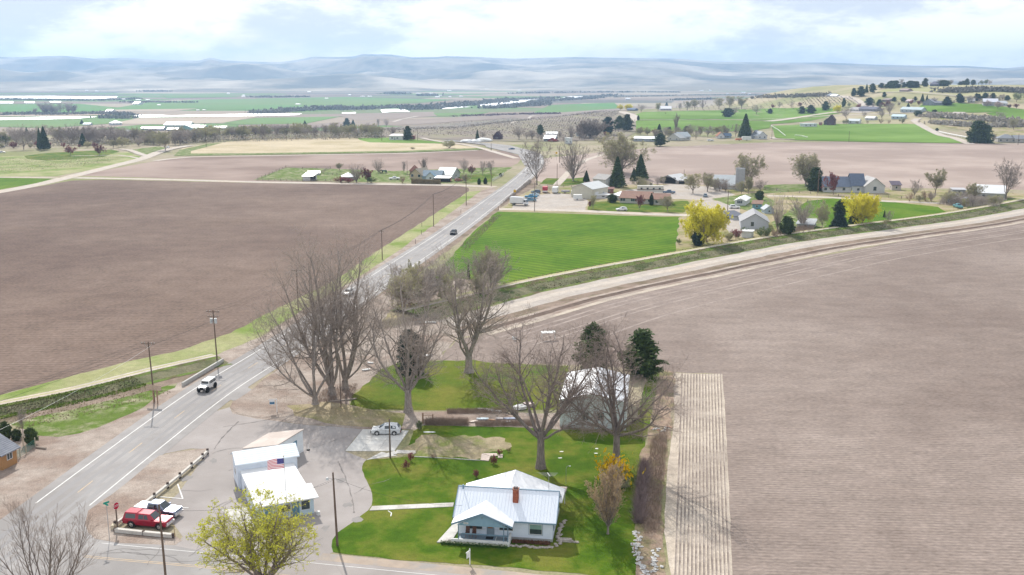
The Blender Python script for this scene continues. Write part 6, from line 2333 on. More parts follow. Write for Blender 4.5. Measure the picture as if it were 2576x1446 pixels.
# limbs: (angle off vertical, bearing counted from +x towards +y, length factor)
big(PC('5', 592, 1232), 22, 'multi-stemmed bare cottonwood nearest the yard sign, leaning left over the highway', 11,
    [(10, 170, 1.0), (38, 175, .82), (60, 185, .72), (22, 20, .85), (14, 280, .85), (30, 120, .75), (52, 215, .5)], .52, trunk=.05, wobble=.11)
big(PC('5', 712, 1165), 25.5, 'tallest bare cottonwood with a cluster of thick trunks behind the thin dark pole', 12,
    [(4, 30, 1.0), (12, 175, .98), (17, 200, .92), (10, 100, .9), (26, 165, .85), (15, 330, .85), (34, 190, .6)], .72, trunk=.05, wobble=.10)
big(PC('5', 808, 1125), 25, 'bare cottonwood with thick dark trunk leaning right, rightmost of the roadside cluster', 13,
    [(6, 60, 1.0), (24, 0, .95), (14, 350, .95), (30, 20, .7), (12, 200, .85), (48, 355, .6)], .66, trunk=.06, wobble=.11)
big(PC('5', 1265, 1288), 23, 'bare tree on the lawn edge directly behind the parked white SUV', 14,
    [(6, 190, 1.0), (30, 160, .8), (46, 175, .8), (24, 15, .85), (50, 350, .75), (14, 90, .9), (58, 215, .55), (60, 30, .6)], .62, trunk=.17, first=.14)
big(PC('5', 1703, 1003), 23, 'tall narrow bare cottonwood at the far corner of the dry lawn', 15,
    [(5, 60, 1.0), (12, 180, .97), (16, 350, .9), (24, 200, .8), (30, 10, .8), (34, 170, .62)], .75, trunk=.14, first=.16)
big(PC('3', 770, 805), 21.5, 'broad dark bare tree with drooping twigs between farmhouse and metal barn', 16,
    [(8, 60, .98), (30, 160, .98), (52, 180, .92), (34, 20, .95), (62, 10, .85), (20, 280, .85), (66, 200, .8), (44, 120, .8), (70, 340, .7)], .58, nb=(15, 12, 5), rmin=.014, trunk=.26, droop=.05, bark=DRK, tw=DRKT, ratio=(.5, .5, .5))
big(PC('3', 1222, 768), 20.5, 'dense drooping bare tree in front of the right half of the metal barn', 17,
    [(6, 30, 1.0), (26, 170, .95), (40, 20, .92), (50, 200, .85), (60, 350, .85), (18, 100, .95), (34, 270, .85), (72, 340, .8), (70, 190, .7), (55, 90, .75)], .52, nb=(14, 10, 5), rmin=.014, trunk=.24, droop=.08, bark=DRK, tw=DRKT, ratio=(.48, .5, .5), first=.1)
# two foreground trees at the lower edge
p = P(115, 1545)
big(p, 10.5, 'leafless tree with fine upswept branches in the lower left corner', 18,
    [(8, 20, 1.0), (22, 180, 1.0), (36, 170, 1.0), (24, 0, 1.0), (40, 10, 1.05), (48, 190, .95), (16, 90, 1.0), (30, 320, 1.0), (52, 350, .95)], .2, nb=(12, 8, 3), trunk=.08, wobble=.07, rmin=.009, bang=(18, 42), bark=DRK, tw=DRKT)
p = P(668, 1495)
yt, t_, e_ = big(p, 10.4, 'large tree breaking into yellow-green leaf in front of the roadside building', 19,
                 [(5, 90, 1.0), (24, 180, .92), (44, 185, .95), (26, 10, .95), (46, 0, 1.0), (58, 175, .85), (60, 350, .9), (20, 270, .85), (38, 220, .8), (36, 320, .8)], .36, nb=(14, 10, 5), trunk=.16, rmin=.010, bark=DRK,
                 tw=mat('olive_twig', (.34, .30, .10), (.42, .38, .13), scale=.4))
yt.scale = (1.18, 1.18, 1)
tp = np.array([s[1] for s in t_])
rs = np.random.RandomState(1)
ix = rs.choice(len(tp), int(len(tp) * 1.15), replace=True)
cl = np.array([math.sin(q[0] * 1.1 + 1) + math.sin(q[1] * 1.3) + math.sin(q[2] * 1.5 + q[0]) for q in tp[ix]])
keep = rs.uniform(-1.8, 1.4, len(ix)) < cl
pp = tp[ix][keep]
pp = pp + rs.normal(size=pp.shape) * .07
link('foliage', leaf_mesh('foliage', pp, .11, mat('spring_leaves', (.50, .52, .05), (.66, .64, .10), scale=1.2, rough=.7, trans=.4, spec=.2), 3), yt)
# upright oval pear tree, forsythia, dark cypress, conifers behind the barn
p = PC('3', 1172, 1200)
pt_, t_, e_ = near_tree('round_tree', p, 'small oval tree with dense brownish budding branches right of the farmhouse', bark=DRK, twigm=mat('pear_twig', (.38, .30, .24), (.46, .37, .29), scale=1), seed=21, H=8.6,
                        trunk=.12, r0=.14, limb_set=[(4, 0, .95)] + [(12 + 8 * (i % 4), 360 * i / 17, .93 - .035 * (i % 4) ** 1.5) for i in range(17)], nb=(12, 8, 3), up=.12, bang=(14, 34), ratio=(.36, .45, .4), wobble=.06, rmin=.010, first=.06)
tp = np.array([s[1] for s in t_])
ix = rs.choice(len(tp), int(len(tp) * .8), replace=False)
link('foliage', leaf_mesh('foliage', tp[ix] + rs.normal(size=(len(ix), 3)) * .05, .07, mat('brown_buds', (.40, .29, .17), (.50, .37, .22), scale=2, trans=.2), 5), pt_)
o = plant_at('flowering_shrub', 'shrub21', '3', 1212, 900, 755, 160, 'bright yellow flowering shrub between the oval tree and the drooping bare tree', 'shrub')
fy = mat('forsythia_yellow', (.66, .42, .01), (.75, .52, .02), scale=2, trans=.3, rough=.8)
rs = np.random.RandomState(8)
pp = rs.normal(size=(900, 3)) * np.array([.42, .42, .22]) + np.array([0, 0, .62])
link('blossom', leaf_mesh('blossom', pp, .10, fy, 4), o)
plant_at('cypress_tree', 'cedar4', '5', 1285, 1003, 700, 190, 'narrow dark evergreen standing behind the bare lawn edge tree')
plant_at('pine_tree', 'pine3', '4', 330, 330, 45, 200, 'rounded dark green pine behind the left corner of the metal barn')
plant_at('pine_tree', 'pine6', '4', 605, 335, 85, 230, 'rounded dark green pine behind the right corner of the metal barn')
# thicket across the canal
for i, (u, v, vt, w, k, lab) in enumerate(((1190, 520, 220, 190, 'bare', 'grey leafless tree leftmost of the thicket by the canal'), (1290, 500, 200, 180, 'willow', 'pale budding tree of the canal thicket, second from the left'),
                                      (1420, 505, 195, 230, 'bare', 'wide twiggy tree in the middle of the canal thicket'), (1250, 560, 400, 200, 'dryshrub', 'low grey brush at the foot of the canal thicket'),
                                      (1860, 420, 95, 200, 'willow', 'budding bare tree right of the canal thicket against the green crop'), (1650, 470, 240, 160, 'bare', 'grey leafless tree behind the narrow tall cottonwood'),
                                      (1540, 500, 300, 150, 'shrub', 'scrubby grey bush between the canal thicket trees'))):
    plant_at('bare_tree' if k != 'shrub' else 'bush', k + str(i % 3), '5', u, v, vt, w, lab, 'tree' if 'shrub' not in k else 'shrub')
plant_at('conifer', 'spruce2', '5', 1700, 330, 215, 30, 'tiny dark upright shrub in the canal thicket', 'shrub')
# left edge shrubs
for i, (u, v, vt, w, lab) in enumerate(((35, 640, 535, 75, 'dark green juniper bush behind the ochre cottage roof'), (100, 640, 575, 60, 'brownish green juniper between the two darker ones'), (187, 662, 568, 75, 'rounded dark green juniper beside the pale post'))):
    plant_at('juniper_bush', 'round%d' % (i + 1), '1', u, v, vt, w, lab, 'shrub')
plant_at('bare_bush', 'bare1', '1', 138, 590, 455, 90, 'thin leafless sapling behind the juniper bushes', 'shrub')
for i in range(14):
    x = rs.uniform(970, 1125) if i < 10 else rs.uniform(1195, 1275)
    p = P(x, 790 - (x - 970) * .22 + rs.uniform(-22, 8))
    h = rs.uniform(6, 11)
    plant('bare_tree', ('bare2', 'willow1', 'bare3', 'vase2', 'bare1')[i % 5], p, h, h * 1.0, 'grey twiggy tree packed in the thicket beside the canal bank', 'tree', 'thicket beside the canal bank', parts=False)
# yard shrubs
for i, (c, u, v, vt, w, k, lab) in enumerate((('Y', 85, 965, 850, 110, 'redshrub', 'reddish brown shrub at the left end of the bare lawn patch'), ('Y', 150, 860, 745, 100, 'redshrub', 'orange brown shrub touching the walk by the concrete pad'),
                                        ('Y', 465, 815, 755, 150, 'dryshrub', 'low dry brown plant on the front edge of the bare lawn patch'), ('Y', 1315, 900, 780, 110, 'redshrub', 'round red shrub in front of the pale slab'),
                                        ('Y', 1400, 775, 695, 80, 'redshrub', 'small dark red shrub behind the pale slab'), ('Y', 1070, 1085, 980, 110, 'redshrub', 'purplish bare shrub behind the left end of the farmhouse'),
                                        ('Y', 275, 415, 290, 110, 'greenshrub', 'dark tangled bush at the left post of the little gate'), ('Y', 1525, 735, 660, 90, 'dryshrub', 'tangle of dead sticks under the low hanging branch'),
                                        ('3', 1265, 925, 860, 120, 'shrub', 'greyish shrub with pale stems right of the yellow flowering shrub'))):
    plant_at('garden_shrub', k + str(i % 3), c, u, v, vt, w, lab, 'shrub')


def brush(name, quad, n, h, m, label, seed=0, w=.03, parent=None, kind='stuff', cat='brush'):
    """upright twigs over a patch nobody could count"""
    rg = random.Random(seed)
    a, b, c, d = quad
    segs = []
    for _ in range(n):
        u, v = rg.random(), rg.random()
        p = (Vector(a) * (1 - u) + Vector(b) * u) * (1 - v) + (Vector(d) * (1 - u) + Vector(c) * u) * v
        hh = h * rg.uniform(.4, 1.1)
        q = p + Vector((rg.gauss(0, .28) * h, rg.gauss(0, .28) * h, hh))
        segs.append((tuple(p), tuple(q), w, w * .4))
        if rg.random() < .5:
            m_ = p.lerp(q, .5)
            segs.append((tuple(m_), tuple(m_ + Vector((rg.gauss(0, .3) * h, rg.gauss(0, .3) * h, hh * .4))), w * .6, w * .3))
    o = link(name, seg_mesh(name, segs, m, 3), parent)
    tag(o, label, cat, kind=kind)
    return o


DBR = mat('dead_brush', (.27, .20, .155), (.40, .31, .25), scale=1, rough=.95)
GBR = mat('grey_brush', (.34, .29, .25), (.43, .38, .34), scale=1, rough=.95)
brush('hedge', [PC('3', 1325, 1140), PC('3', 1385, 1140), PC('3', 1410, 790), PC('3', 1370, 790)], 2200, 1.5, mat('purple_brush', (.22, .16, .15), (.32, .25, .235), scale=1), 'dark purplish leafless hedge between lawn and dirt strip', 1, w=.022)
brush('brush', [PC('3', 1385, 1200), PC('3', 1480, 1200), PC('3', 1530, 560), PC('3', 1430, 640)], 2300, .9, DBR, 'dead brown brush on the dirt strip left of the ridged plot', 2, w=.02)
brush('dry_reeds', [PC('Y', 350, 355), PC('Y', 960, 362), PC('Y', 950, 300), PC('Y', 350, 300)], 2400, .9, DBR, 'band of dead brown reeds behind the small green strip', 3, w=.016)
brush('dry_reeds', [PC('Y', 1060, 375), PC('Y', 1900, 370), PC('Y', 1900, 300), PC('Y', 1060, 320)], 2000, .7, DBR, 'thin dead brown weeds around the junk pile', 4, w=.016)
brush('dry_reeds', [PC('Y', 660, 195), PC('Y', 1500, 190), PC('Y', 1500, 130), PC('Y', 660, 140)], 2200, .5, DBR, 'low windrow of dead brown stalks behind the dirt lane', 5, w=.018)
brush('brush', [PC('4', 150, 625), PC('4', 640, 700), PC('4', 640, 610), PC('4', 150, 612)], 1200, .6, DBR, 'dead stalks along the foot of the metal barn wall', 6, w=.018)
brush('brush', [PC('5', 590, 1230), PC('5', 860, 1200), PC('5', 900, 1090), PC('5', 650, 1130)], 900, .6, DBR, 'fallen twigs and litter round the cottonwood trunks', 7, w=.02)
brush('ditch_weeds', [PC('5', 1050, 700), PC('5', 1500, 640), PC('5', 1500, 590), PC('5', 1050, 640)], 1500, .9, GBR, 'grey weeds in the cut behind the roadside trees', 8)
brush('ditch_weeds', [PC('h', 560, 905), PC('h', 900, 850), PC('h', 900, 790), PC('h', 620, 830)], 1500, 1.6, DBR, 'reddish scrub along the bank below the grey house', 9, w=.05)
brush('verge_weeds', [PC('g', 0, 800), PC('g', 100, 720), PC('g', 320, 560), PC('g', 300, 540)], 1200, 1.2, GBR, 'grey weeds between the highway and the gravel yard', 10, w=.05)
brush('verge_weeds', [P(1155, 622), P(1175, 632), P(1262, 540), P(1240, 545)], 700, .6, DBR, 'dry reddish weeds along the left edge of the green crop', 12, w=.05)
brush('scrub', [PC('h', 1890, 620), PC('h', 2380, 660), PC('h', 2300, 560), PC('h', 1990, 520)], 2600, 2.2, GBR, 'grey scrub filling the brushy yard on the right', 11, w=.07)
# gate posts, rubble, slabs
gt = thing('small_gate', PC('Y', 322, 330), 0, 'old wooden gate posts joined by a rail beside the dead reeds', 'gate')
o0 = PC('Y', 322, 330)
q1 = PC('Y', 463, 322) - o0
MB().box(-.13, .13, -.13, .13, 0, 1.75).build('post', WD, gt)
MB().box(q1.x - .09, q1.x + .09, q1.y - .09, q1.y + .09, 0, 1.5).build('post', WD, gt)
MB().tube((0, 0, 1.35), q1 + Vector((0, 0, 1.25)), .04, n=5).build('rail', WD, gt)
MB().tube((0, 0, .7), q1 + Vector((0, 0, .65)), .03, n=5).build('rail', WD, gt)
rg = random.Random(31)
for i, (c, u, v, L, wd, h, rot, lab, m_) in enumerate((
        ('Y', 1205, 135, 2.9, .35, .25, -12, 'long pale board lying across the windrow', WHITEP), ('Y', 1340, 165, 2.4, .3, .3, -8, 'second pale board end to end with the long one', WHITEP),
        ('Y', 415, 455, 1.9, .4, .12, 2, 'white plank lying on the small green strip', WHITEP), ('Y', 1680, 135, 2.6, 1.3, .8, 25, 'white upturned sheet beside the big bare tree', WHITEP),
        ('Y', 1810, 85, 2.0, 1.0, .7, 10, 'pale pink sheet lying farther behind the upturned white one', flat('pinkish', (.62, .5, .46))), ('Y', 1165, 275, 2.2, .8, .3, 3, 'light blue sheet on the junk pile', flat('junk_blue', (.45, .55, .62))),
        ('Y', 1040, 310, 1.6, .7, .25, 20, 'heap of pale broken boards at the left end of the junk pile', flat('junk_pale', (.58, .5, .44))), ('Y', 1275, 285, 1.8, .4, .2, -20, 'orange brown board on the junk pile', flat('junk_orange', (.50, .28, .16))),
        ('Y', 1400, 272, 1.3, .8, .3, 8, 'grey crate shaped junk in the middle of the junk pile', flat('junk_grey2', (.45, .42, .42))), ('Y', 1545, 268, 2.6, .6, .25, 0, 'blue and tan sheet at the right end of the junk pile', flat('junk_blue2', (.28, .33, .45))),
        ('Y', 1520, 320, 1.1, .6, .3, 10, 'grey lump at the front of the junk pile', flat('junk_grey3', (.36, .35, .37))), ('Y', 2270, 725, .6, .3, .05, 5, 'white chip on the lawn right of the big bare trunk', WHITEP),
        ('Y', 2250, 815, .6, .3, .05, 3, 'lower white chip on the lawn right of the big bare trunk', WHITEP), ('3', 1100, 718, .6, .3, .05, 0, 'white chip on the lawn left of the drooping tree trunk', WHITEP),
        ('5', 960, 990, 1.6, .7, .3, 30, 'pale broken slab in the litter right of the cottonwoods', WHITEP), ('5', 990, 940, 1.4, .6, .3, -20, 'upper pale broken slab in the litter right of the cottonwoods', WHITEP),
        ('5', 1400, 890, 2.6, .8, .35, 15, 'long white piece lying at the foot of the dark evergreen', WHITEP), ('5', 1410, 648, 4.0, .9, .4, 2, 'white slab beside the canal cut', WHITEP), ('5', 1300, 630, 3.6, 1.2, .5, -20, 'reddish dirt heap beside the white canal slab', DIRT_D),
        ('5', 790, 1210, 5.5, .35, .3, 18, 'pale fallen log in front of the cottonwood cluster', mat('weathered_log', (.3, .25, .21))), ('3', 815, 35, 4.8, 1.6, 1.8, 8, 'white roofed open trailer at the near edge of the grey field', WHITEP),
        ('3', 612, 42, .9, .5, .9, 8, 'small white box standing in the field behind the dark bare tree', WHITEP), ('3', 8, 715, .8, .8, .1, 0, 'pale stepping stone at the left end of the bare patch', STONE),
        ('3', 1105, 690, .5, .4, .05, 0, 'tiny white scrap on the lawn before the drooping tree', WHITEP))):
    mb = MB()
    ps = []
    n = 7
    for j in range(n):
        a = 2 * math.pi * j / n
        sx = max(-.5, min(.5, .62 * math.cos(a))) * rg.uniform(.85, 1.05)
        sy = max(-.5, min(.5, .62 * math.sin(a))) * rg.uniform(.8, 1.05)
        ps.append((sx * L, sy * wd, h * rg.uniform(.7, 1.0)))
    mb.slab(ps, h * .6)
    mb2 = MB()
    if 'roofed' in lab:
        mb = MB().slab([(-1.5, -.6, 1.55), (1.5, -.6, 1.55), (1.5, .6, 1.7), (-1.5, .6, 1.7)], .1)
        for x in (-1.4, 1.4):
            for y in (-.5, .5):
                mb.tube((x, y, 0), (x, y, 1.6), .05, n=5)
    o = mb.build('debris' if 'roofed' not in lab else 'field_shelter', m_, None, PC(c, u, v), math.radians(rot))
    tag(o, lab, 'debris' if 'roofed' not in lab else 'shelter')
pls = thing('pale_slab', PC('Y', 1215, 815), 0, 'cracked pinkish concrete slab beside the round red shrub', 'slab')
PKS = mat('pink_concrete', (.50, .42, .37), (.58, .5, .44), scale=2, detail=8)
for pts in (((1130, 850), (1245, 862), (1270, 800), (1150, 760)), ((1160, 757), (1270, 795), (1375, 790), (1360, 755)), ((1375, 815), (1440, 818), (1445, 768), (1385, 770))):
    w_ = [PC('Y', *q) - pls.location for q in pts]
    MB().slab([(q.x, q.y, .12) for q in w_], .12).build('slab_piece', PKS, pls)
edge = [PC('Y', *q) for q in ((200, 800), (400, 808), (620, 820), (900, 838), (1130, 852))]
es = thing('lawn_edging', edge[0], 0, 'thin pale edging strip along the front of the bare lawn patch', 'edging')
for a, b in zip(edge, edge[1:]):
    d = b - a
    MB().hexa([a - edge[0] + Vector(v) for v in ((0, -.06, 0), (0, .06, 0))] + [b - edge[0] + Vector(v) for v in ((-.05, .06, 0), (-.05, -.06, 0))],
              [a - edge[0] + Vector(v) for v in ((0, -.06, .12), (0, .06, .12))] + [b - edge[0] + Vector(v) for v in ((-.05, .06, .12), (-.05, -.06, .12))]).build('board', CONC, es)
# white broken concrete lining the dirt strip at the lower right
WRB = mat('white_rubble', (.44, .43, .41), (.60, .59, .57), scale=3, detail=9, rough=.95, bump=.6)
for k, (pts, lab) in enumerate(((((575, 1210), (590, 1260), (585, 1310), (600, 1380), (620, 1440)), 'left row of white broken concrete chunks along the lawn edge'),
                               (((690, 1300), (680, 1340), (690, 1390), (660, 1440)), 'right row of white broken concrete chunks on the dirt strip'),
                               (((680, 630), (720, 640), (760, 620)), 'pale and rust coloured slabs across the dirt strip level with the barn'))):
    w_ = [PC('4', *q) for q in pts]
    rr = thing('rubble_row', w_[0], 0, lab, 'rubble')
    ms = [MB().blob((0, 0, .1), (.45, .3, .14), seed=q, n=6, m=4, jit=.35).mesh('chunk', WRB if (k < 2 or q % 2) else flat('rust_slab', (.42, .2, .12))) for q in range(6)]
    ln = smooth_line([(q[0], q[1]) for q in w_], .55)
    for i, q in enumerate(ln):
        for _ in range(2):
            o = link('chunk', ms[rg.randrange(6)], rr, (q[0] - w_[0][0] + rg.gauss(0, .25), q[1] - w_[0][1] + rg.gauss(0, .2), 0), rg.uniform(0, 6))
            o.scale = (rg.uniform(.4, .95),) * 3
mbx = thing('mailbox', PC('4', 565, 1322), 0, 'small white mailbox on a post at the right edge of the lawn', 'mailbox')
MB().box(-.05, .05, -.05, .05, 0, 1.0).build('post', WD, mbx)
bx = MB().box(-.45, .25, -.14, .14, 1.0, 1.22)
bx.build('box', flat('mail_grey', (.6, .6, .6)), mbx)
MB().box(-.3, -.25, -.16, -.14, 1.1, 1.34).build('flag_arm', flat('mail_red', (.5, .05, .04)), mbx)
# hydrant like pipe on the lawn path
wp = MB().tube(PC('2', 990, 1062), PC('2', 1010, 1075), .07, n=6).tube(PC('2', 1010, 1075), PC('2', 1006, 1095), .08, n=6)
tag(wp.build('white_pipe', WHITEP), 'short bent white pipe lying below the front walk', 'pipe')
lt = [tuple(P(rg.uniform(590, 930), rg.uniform(985, 1040), .02)) for _ in range(1500)]
o = link('leaf_litter', leaf_mesh('leaf_litter', lt, .09, mat('dead_leaves', (.26, .17, .12), (.36, .26, .2), scale=2), 2, flatness=.2))
tag(o, 'scattered dead leaves on the bare dirt under the cottonwoods', 'leaves', kind='stuff')


# ------------------------------------------------------------------ farms in the middle distance
def col(c):
    return siding(c, 'wall_%02d_%02d_%02d' % tuple(int(x * 100) for x in c))


def rcol(c, k=0):
    n = 'roof_%02d_%02d_%02d' % tuple(int(x * 100) for x in c)
    return ribbed(n, c, .5, 'X', rough=.5, metal=.2) if k else mat(n, c, tuple(x * .8 for x in c), scale=1.1, detail=7, rough=.9)


def bld(name, c, u0, v0, u1, v1, vt, d, rh, roof, wc, rc, label, cat='house', metal=0, group=None, over=.45, wins=None, z0=0, **kw):
    a, b = PC(c, u0, v0), PC(c, u1, v1)
    w = (b - a).length
    h = height_to(a, V2(c, 0, vt)[1])
    rz = math.atan2(b[1] - a[1], b[0] - a[0])
    if wins is None:
        wins = []
        k = max(1, int(w / 4.5))
        for i in range(k):
            x = -w / 2 + w * (i + .5) / k
            wins.append(('F', x, min(1.0, h * .35), min(1.3, w * .2), min(1.15, h * .38)))
        wins += [('R', d * .5, 1.0, 1.1, min(1.1, h * .35)), ('L', d * .5, 1.0, 1.1, min(1.1, h * .35))]
    p = (a + b) / 2
    return building(name, p, rz, w, d, h, rh, roof, col(wc), rcol(rc, metal), label, cat, over, wins, group, **kw)


CR, WH, GY, BL = (.55, .52, .42), (.64, .64, .65), (.42, .44, .46), (.3, .37, .45)
bld('workshop', 'g', 720, 708, 925, 725, 612, 14, 2.2, 'gy', CR, (.6, .61, .6), 'cream workshop with white gabled metal roof at the back of the gravel yard', 'workshop', 1, wins=[('R', 4, 0, 3.2, 2.8, 'g'), ('R', 10, .1, 1, 2.1, 'd')])
bld('ranch_house', 'g', 1205, 765, 1500, 778, 712, 11, 2.4, 'gx', (.50, .48, .42), (.34, .22, .175), 'beige single storey house with long brown shingle roof in the middle farm',
    wins=[('F', -5.2, .9, 2.2, 1.3, 'w', 1), ('F', -.3, .9, 2.6, 1.3, 'w', 2), ('F', 3.6, .1, 1.0, 2.1, 'd'), ('F', 6.5, 1, 1.2, 1.0), ('R', 4, 1, 1.2, 1.1)])
bld('house_wing', 'g', 1545, 787, 1705, 790, 728, 9, 1.9, 'gx', (.50, .48, .42), (.34, .22, .175), 'lower wing of the beige house under the same brown roof', wins=[('F', -2, .9, 1.3, 1.1)])
bld('lean_to', 'g', 1120, 735, 1205, 742, 690, 9, .8, 'shed', (.5, .48, .45), (.66, .67, .68), 'low shed with sloping white roof attached left of the beige house', 'shed', 1)
bld('cottage', 'g', 935, 600, 1060, 612, 520, 9, 2.0, 'gx', (.55, .54, .52), (.45, .43, .41), 'old grey roofed cottage half hidden left of the big spruce')
bld('open_barn', 'g', 1595, 560, 1785, 575, 525, 12, 2.3, 'gy', (.3, .28, .26), (.58, .58, .58), 'open fronted pole barn with pale gabled roof behind the long camper', 'barn', 1, wins=[('F', 0, .1, 9, 3.0, 'o')])
bld('shed', 'g', 1785, 575, 1870, 577, 545, 5, .3, 'shed', (.36, .3, .26), (.55, .55, .55), 'small flat shed beside the open pole barn', 'shed', 1, wins=[('F', 0, .1, 3, 1.8, 'o')])
bld('white_barn', 'g', 2150, 625, 2365, 630, 582, 12, 4.2, 'gx', WH, (.52, .55, .56), 'white barn with large grey metal roof left of the silo', 'barn', 1, wins=[('F', -6, 1, 1.6, 1.4), ('F', 5, 1, 1.6, 1.4), ('F', 0, .1, 2.5, 2.5, 'o')])
bld('red_shed', 'g', 940, 665, 1140, 668, 625, 4, .4, 'shed', (.22, .10, .08), (.25, .15, .13), 'long low dark red shed behind the cream workshop', 'shed')
bld('carport_roof', 'g', 965, 720, 1110, 715, 690, 8, .4, 'shed', (.6, .6, .6), (.72, .72, .72), 'wide flat white roof between the workshop and the beige house', 'shed', 1)
bld('mobile_home', 'g', 2360, 790, 2465, 795, 740, 13, .9, 'gy', (.60, .60, .6), (.72, .72, .72), 'small white mobile home with gabled end and a bay window', wins=[('F', -.1, .9, 2.2, 1.3, 'w', 2)], metal=1)
bld('teal_shed', 'h', 415, 652, 487, 655, 612, 4.5, .8, 'shed', (.14, .30, .36), (.28, .19, .15), 'teal shed with brown roof beside the mobile home', 'shed')
bld('garden_shed', 'h', 512, 690, 588, 690, 655, 5, 1.3, 'gy', (.40, .48, .54), (.52, .54, .57), 'small blue grey shed with gabled roof right of the teal shed', 'shed')
bld('grey_house', 'h', 322, 812, 543, 818, 752, 15, 2.9, 'gy', (.50, .52, .56), (.40, .40, .41), 'pale grey house with low gable facing the camera by the canal bank', wins=[('F', -.8, 1.1, 1.1, 1.6), ('L', 3, 1, 1.2, 1.1), ('R', 4, 1, 1.2, 1.1)])
bld('house_wing', 'h', 262, 742, 350, 738, 712, 8, .9, 'shed', (.5, .52, .56), (.16, .17, .2), 'dark roofed porch wing on the left of the pale grey house')
bld('white_tank_shed', 'h', 330, 880, 408, 885, 830, 4, .2, 'flat', (.66, .66, .66), (.66, .66, .66), 'small white flat shed in front of the pale grey house', 'shed', wins=[])
# silo
q = PC('g', 2410, 640)
hh = height_to(q, V2('g', 0, 414)[1])
rr_ = 45 * .25 * mpp(q)
si = thing('silo', q, 0, 'tall grey concrete silo with an open flat top', 'silo')
mb = MB()
mb.tube((0, 0, 0), (0, 0, hh), rr_, n=24, cap=False)
mb.build('wall', mat('silo_concrete', (.36, .36, .37), (.43, .43, .44), scale=.5, detail=8), si, smooth=True)
for i in range(16):
    MB().tube((0, 0, hh * (i + .5) / 16), (0, 0, hh * (i + .5) / 16 + .12), rr_ + .04, n=24).build('hoop', flat('silo_hoop', (.30, .30, .32)), si)
MB().tube((0, 0, hh - .3), (0, 0, hh), rr_ + .08, n=24, cap=False).build('rim', flat('silo_rim', (.5, .5, .5)), si)
bld('blue_roof_house', 'h', 985, 520, 1215, 522, 472, 11, 4.0, 'gx', (.58, .58, .58), (.17, .20, .26), 'long house with dark blue roof and small dormer behind the second yellow willow', wins=[('F', -6, .9, 1.3, 1.3), ('F', -2, .9, 1.3, 1.3), ('F', 2.5, .9, 1.3, 1.3), ('F', 6.5, .9, 1.3, 1.3)])
bld('blue_roof_wing', 'h', 1205, 523, 1308, 524, 465, 11, 5.0, 'gx', (.52, .54, .56), (.15, .18, .24), 'taller middle block of the blue roofed house')
bld('garage_wing', 'h', 1310, 528, 1466, 528, 470, 12, 3.6, 'gy', (.56, .56, .54), (.48, .47, .46), 'pale gabled garage at the right end of the blue roofed house', wins=[('F', 0, 1.2, 1.5, 1.9)])
bld('dormer', 'h', 1130, 455, 1168, 455, 432, 4, 1.2, 'gy', (.64, .64, .64), (.45, .47, .5), 'small white dormer on the dark blue roof')
bld('garden_shed', 'h', 1525, 505, 1596, 506, 462, 5, 1.2, 'shed', (.48, .42, .38), (.14, .12, .15), 'tall narrow shed with dark roof right of the garage wing', 'shed')
bld('white_roof_barn', 'h', 2195, 570, 2425, 580, 522, 16, 2.8, 'gx', (.48, .47, .42), (.74, .75, .76), 'long barn with bright white metal roof at the right edge', 'barn', 1)
bld('shed', 'h', 2010, 540, 2110, 542, 500, 5, .3, 'shed', (.4, .4, .42), (.5, .5, .52), 'flat roofed shed in the brushy yard', 'shed')
bld('small_house', 'h', 770, 800, 900, 808, 770, 7, 1.0, 'shed', (.40, .42, .43), (.48, .5, .52), 'low grey shed behind the reddish vase shaped tree', 'shed')
# homestead by the lane
bld('tan_house', 'f', 1545, 520, 1672, 527, 480, 10, 3.2, 'gy', (.50, .40, .26), (.34, .30, .24), 'tan cottage with steep gable at the homestead', wins=[('F', -2.2, 1, 1.6, 1.4), ('F', 2.2, 1, 1.6, 1.4)])
bld('blue_house', 'f', 1672, 527, 1860, 530, 496, 10, 2.6, 'gx', (.35, .42, .45), (.27, .33, .38), 'long blue grey house of the homestead behind the clipped hedge')
bld('homestead_barn', 'f', 1820, 520, 1975, 525, 478, 12, 3.2, 'gx', (.45, .45, .44), (.37, .41, .42), 'grey green roofed outbuilding behind the homestead carport', 'barn', 1)
bld('front_gable', 'f', 1710, 535, 1800, 537, 498, 3, 2.2, 'gy', (.62, .66, .66), (.24, .34, .42), 'small blue gabled front of the homestead house')
cpo = bld('carport', 'f', 1800, 555, 1942, 557, 516, 7, .4, 'shed', (.5, .25, .18), (.74, .74, .74), 'flat white carport roof over cars at the homestead', 'carport', 1, wins=[('F', 0, .1, 9, 2, 'o')])
bld('brown_turret', 'f', 1548, 478, 1608, 480, 446, 5, 3.0, 'hip', (.28, .14, .10), (.30, .15, .11), 'brown hut with pointed roof behind the tan cottage', 'shed')
bld('animal_shelter', 'f', 470, 542, 572, 544, 498, 6, 1.2, 'shed', (.56, .56, .55), (.72, .72, .72), 'larger white animal shelter with sloping roof in the paddock', 'shelter', 1, wins=[('F', 3, .1, 3, 2.5, 'o')])
bld('animal_shelter', 'f', 522, 488, 640, 486, 468, 6, .6, 'shed', (.5, .5, .5), (.74, .74, .74), 'smaller white shelter behind the larger one in the paddock', 'shelter', 1)
bld('metal_shed', 'f', 875, 538, 1000, 535, 508, 8, 2.0, 'hip', (.35, .3, .28), (.70, .72, .74), 'low shed with white hipped roof among reddish bushes', 'shed', 1)
bld('white_house', 'f', 1340, 132, 1480, 134, 92, 9, 1.3, 'shed', (.64, .63, .62), (.70, .66, .64), 'white house with flat pale roof alone on the tan field', wins=[('F', -3.5, 1.2, 1.7, 1.0), ('F', 1.2, 1.2, 1.7, 1.0), ('F', -1.2, .1, 1, 2.1, 'd')])
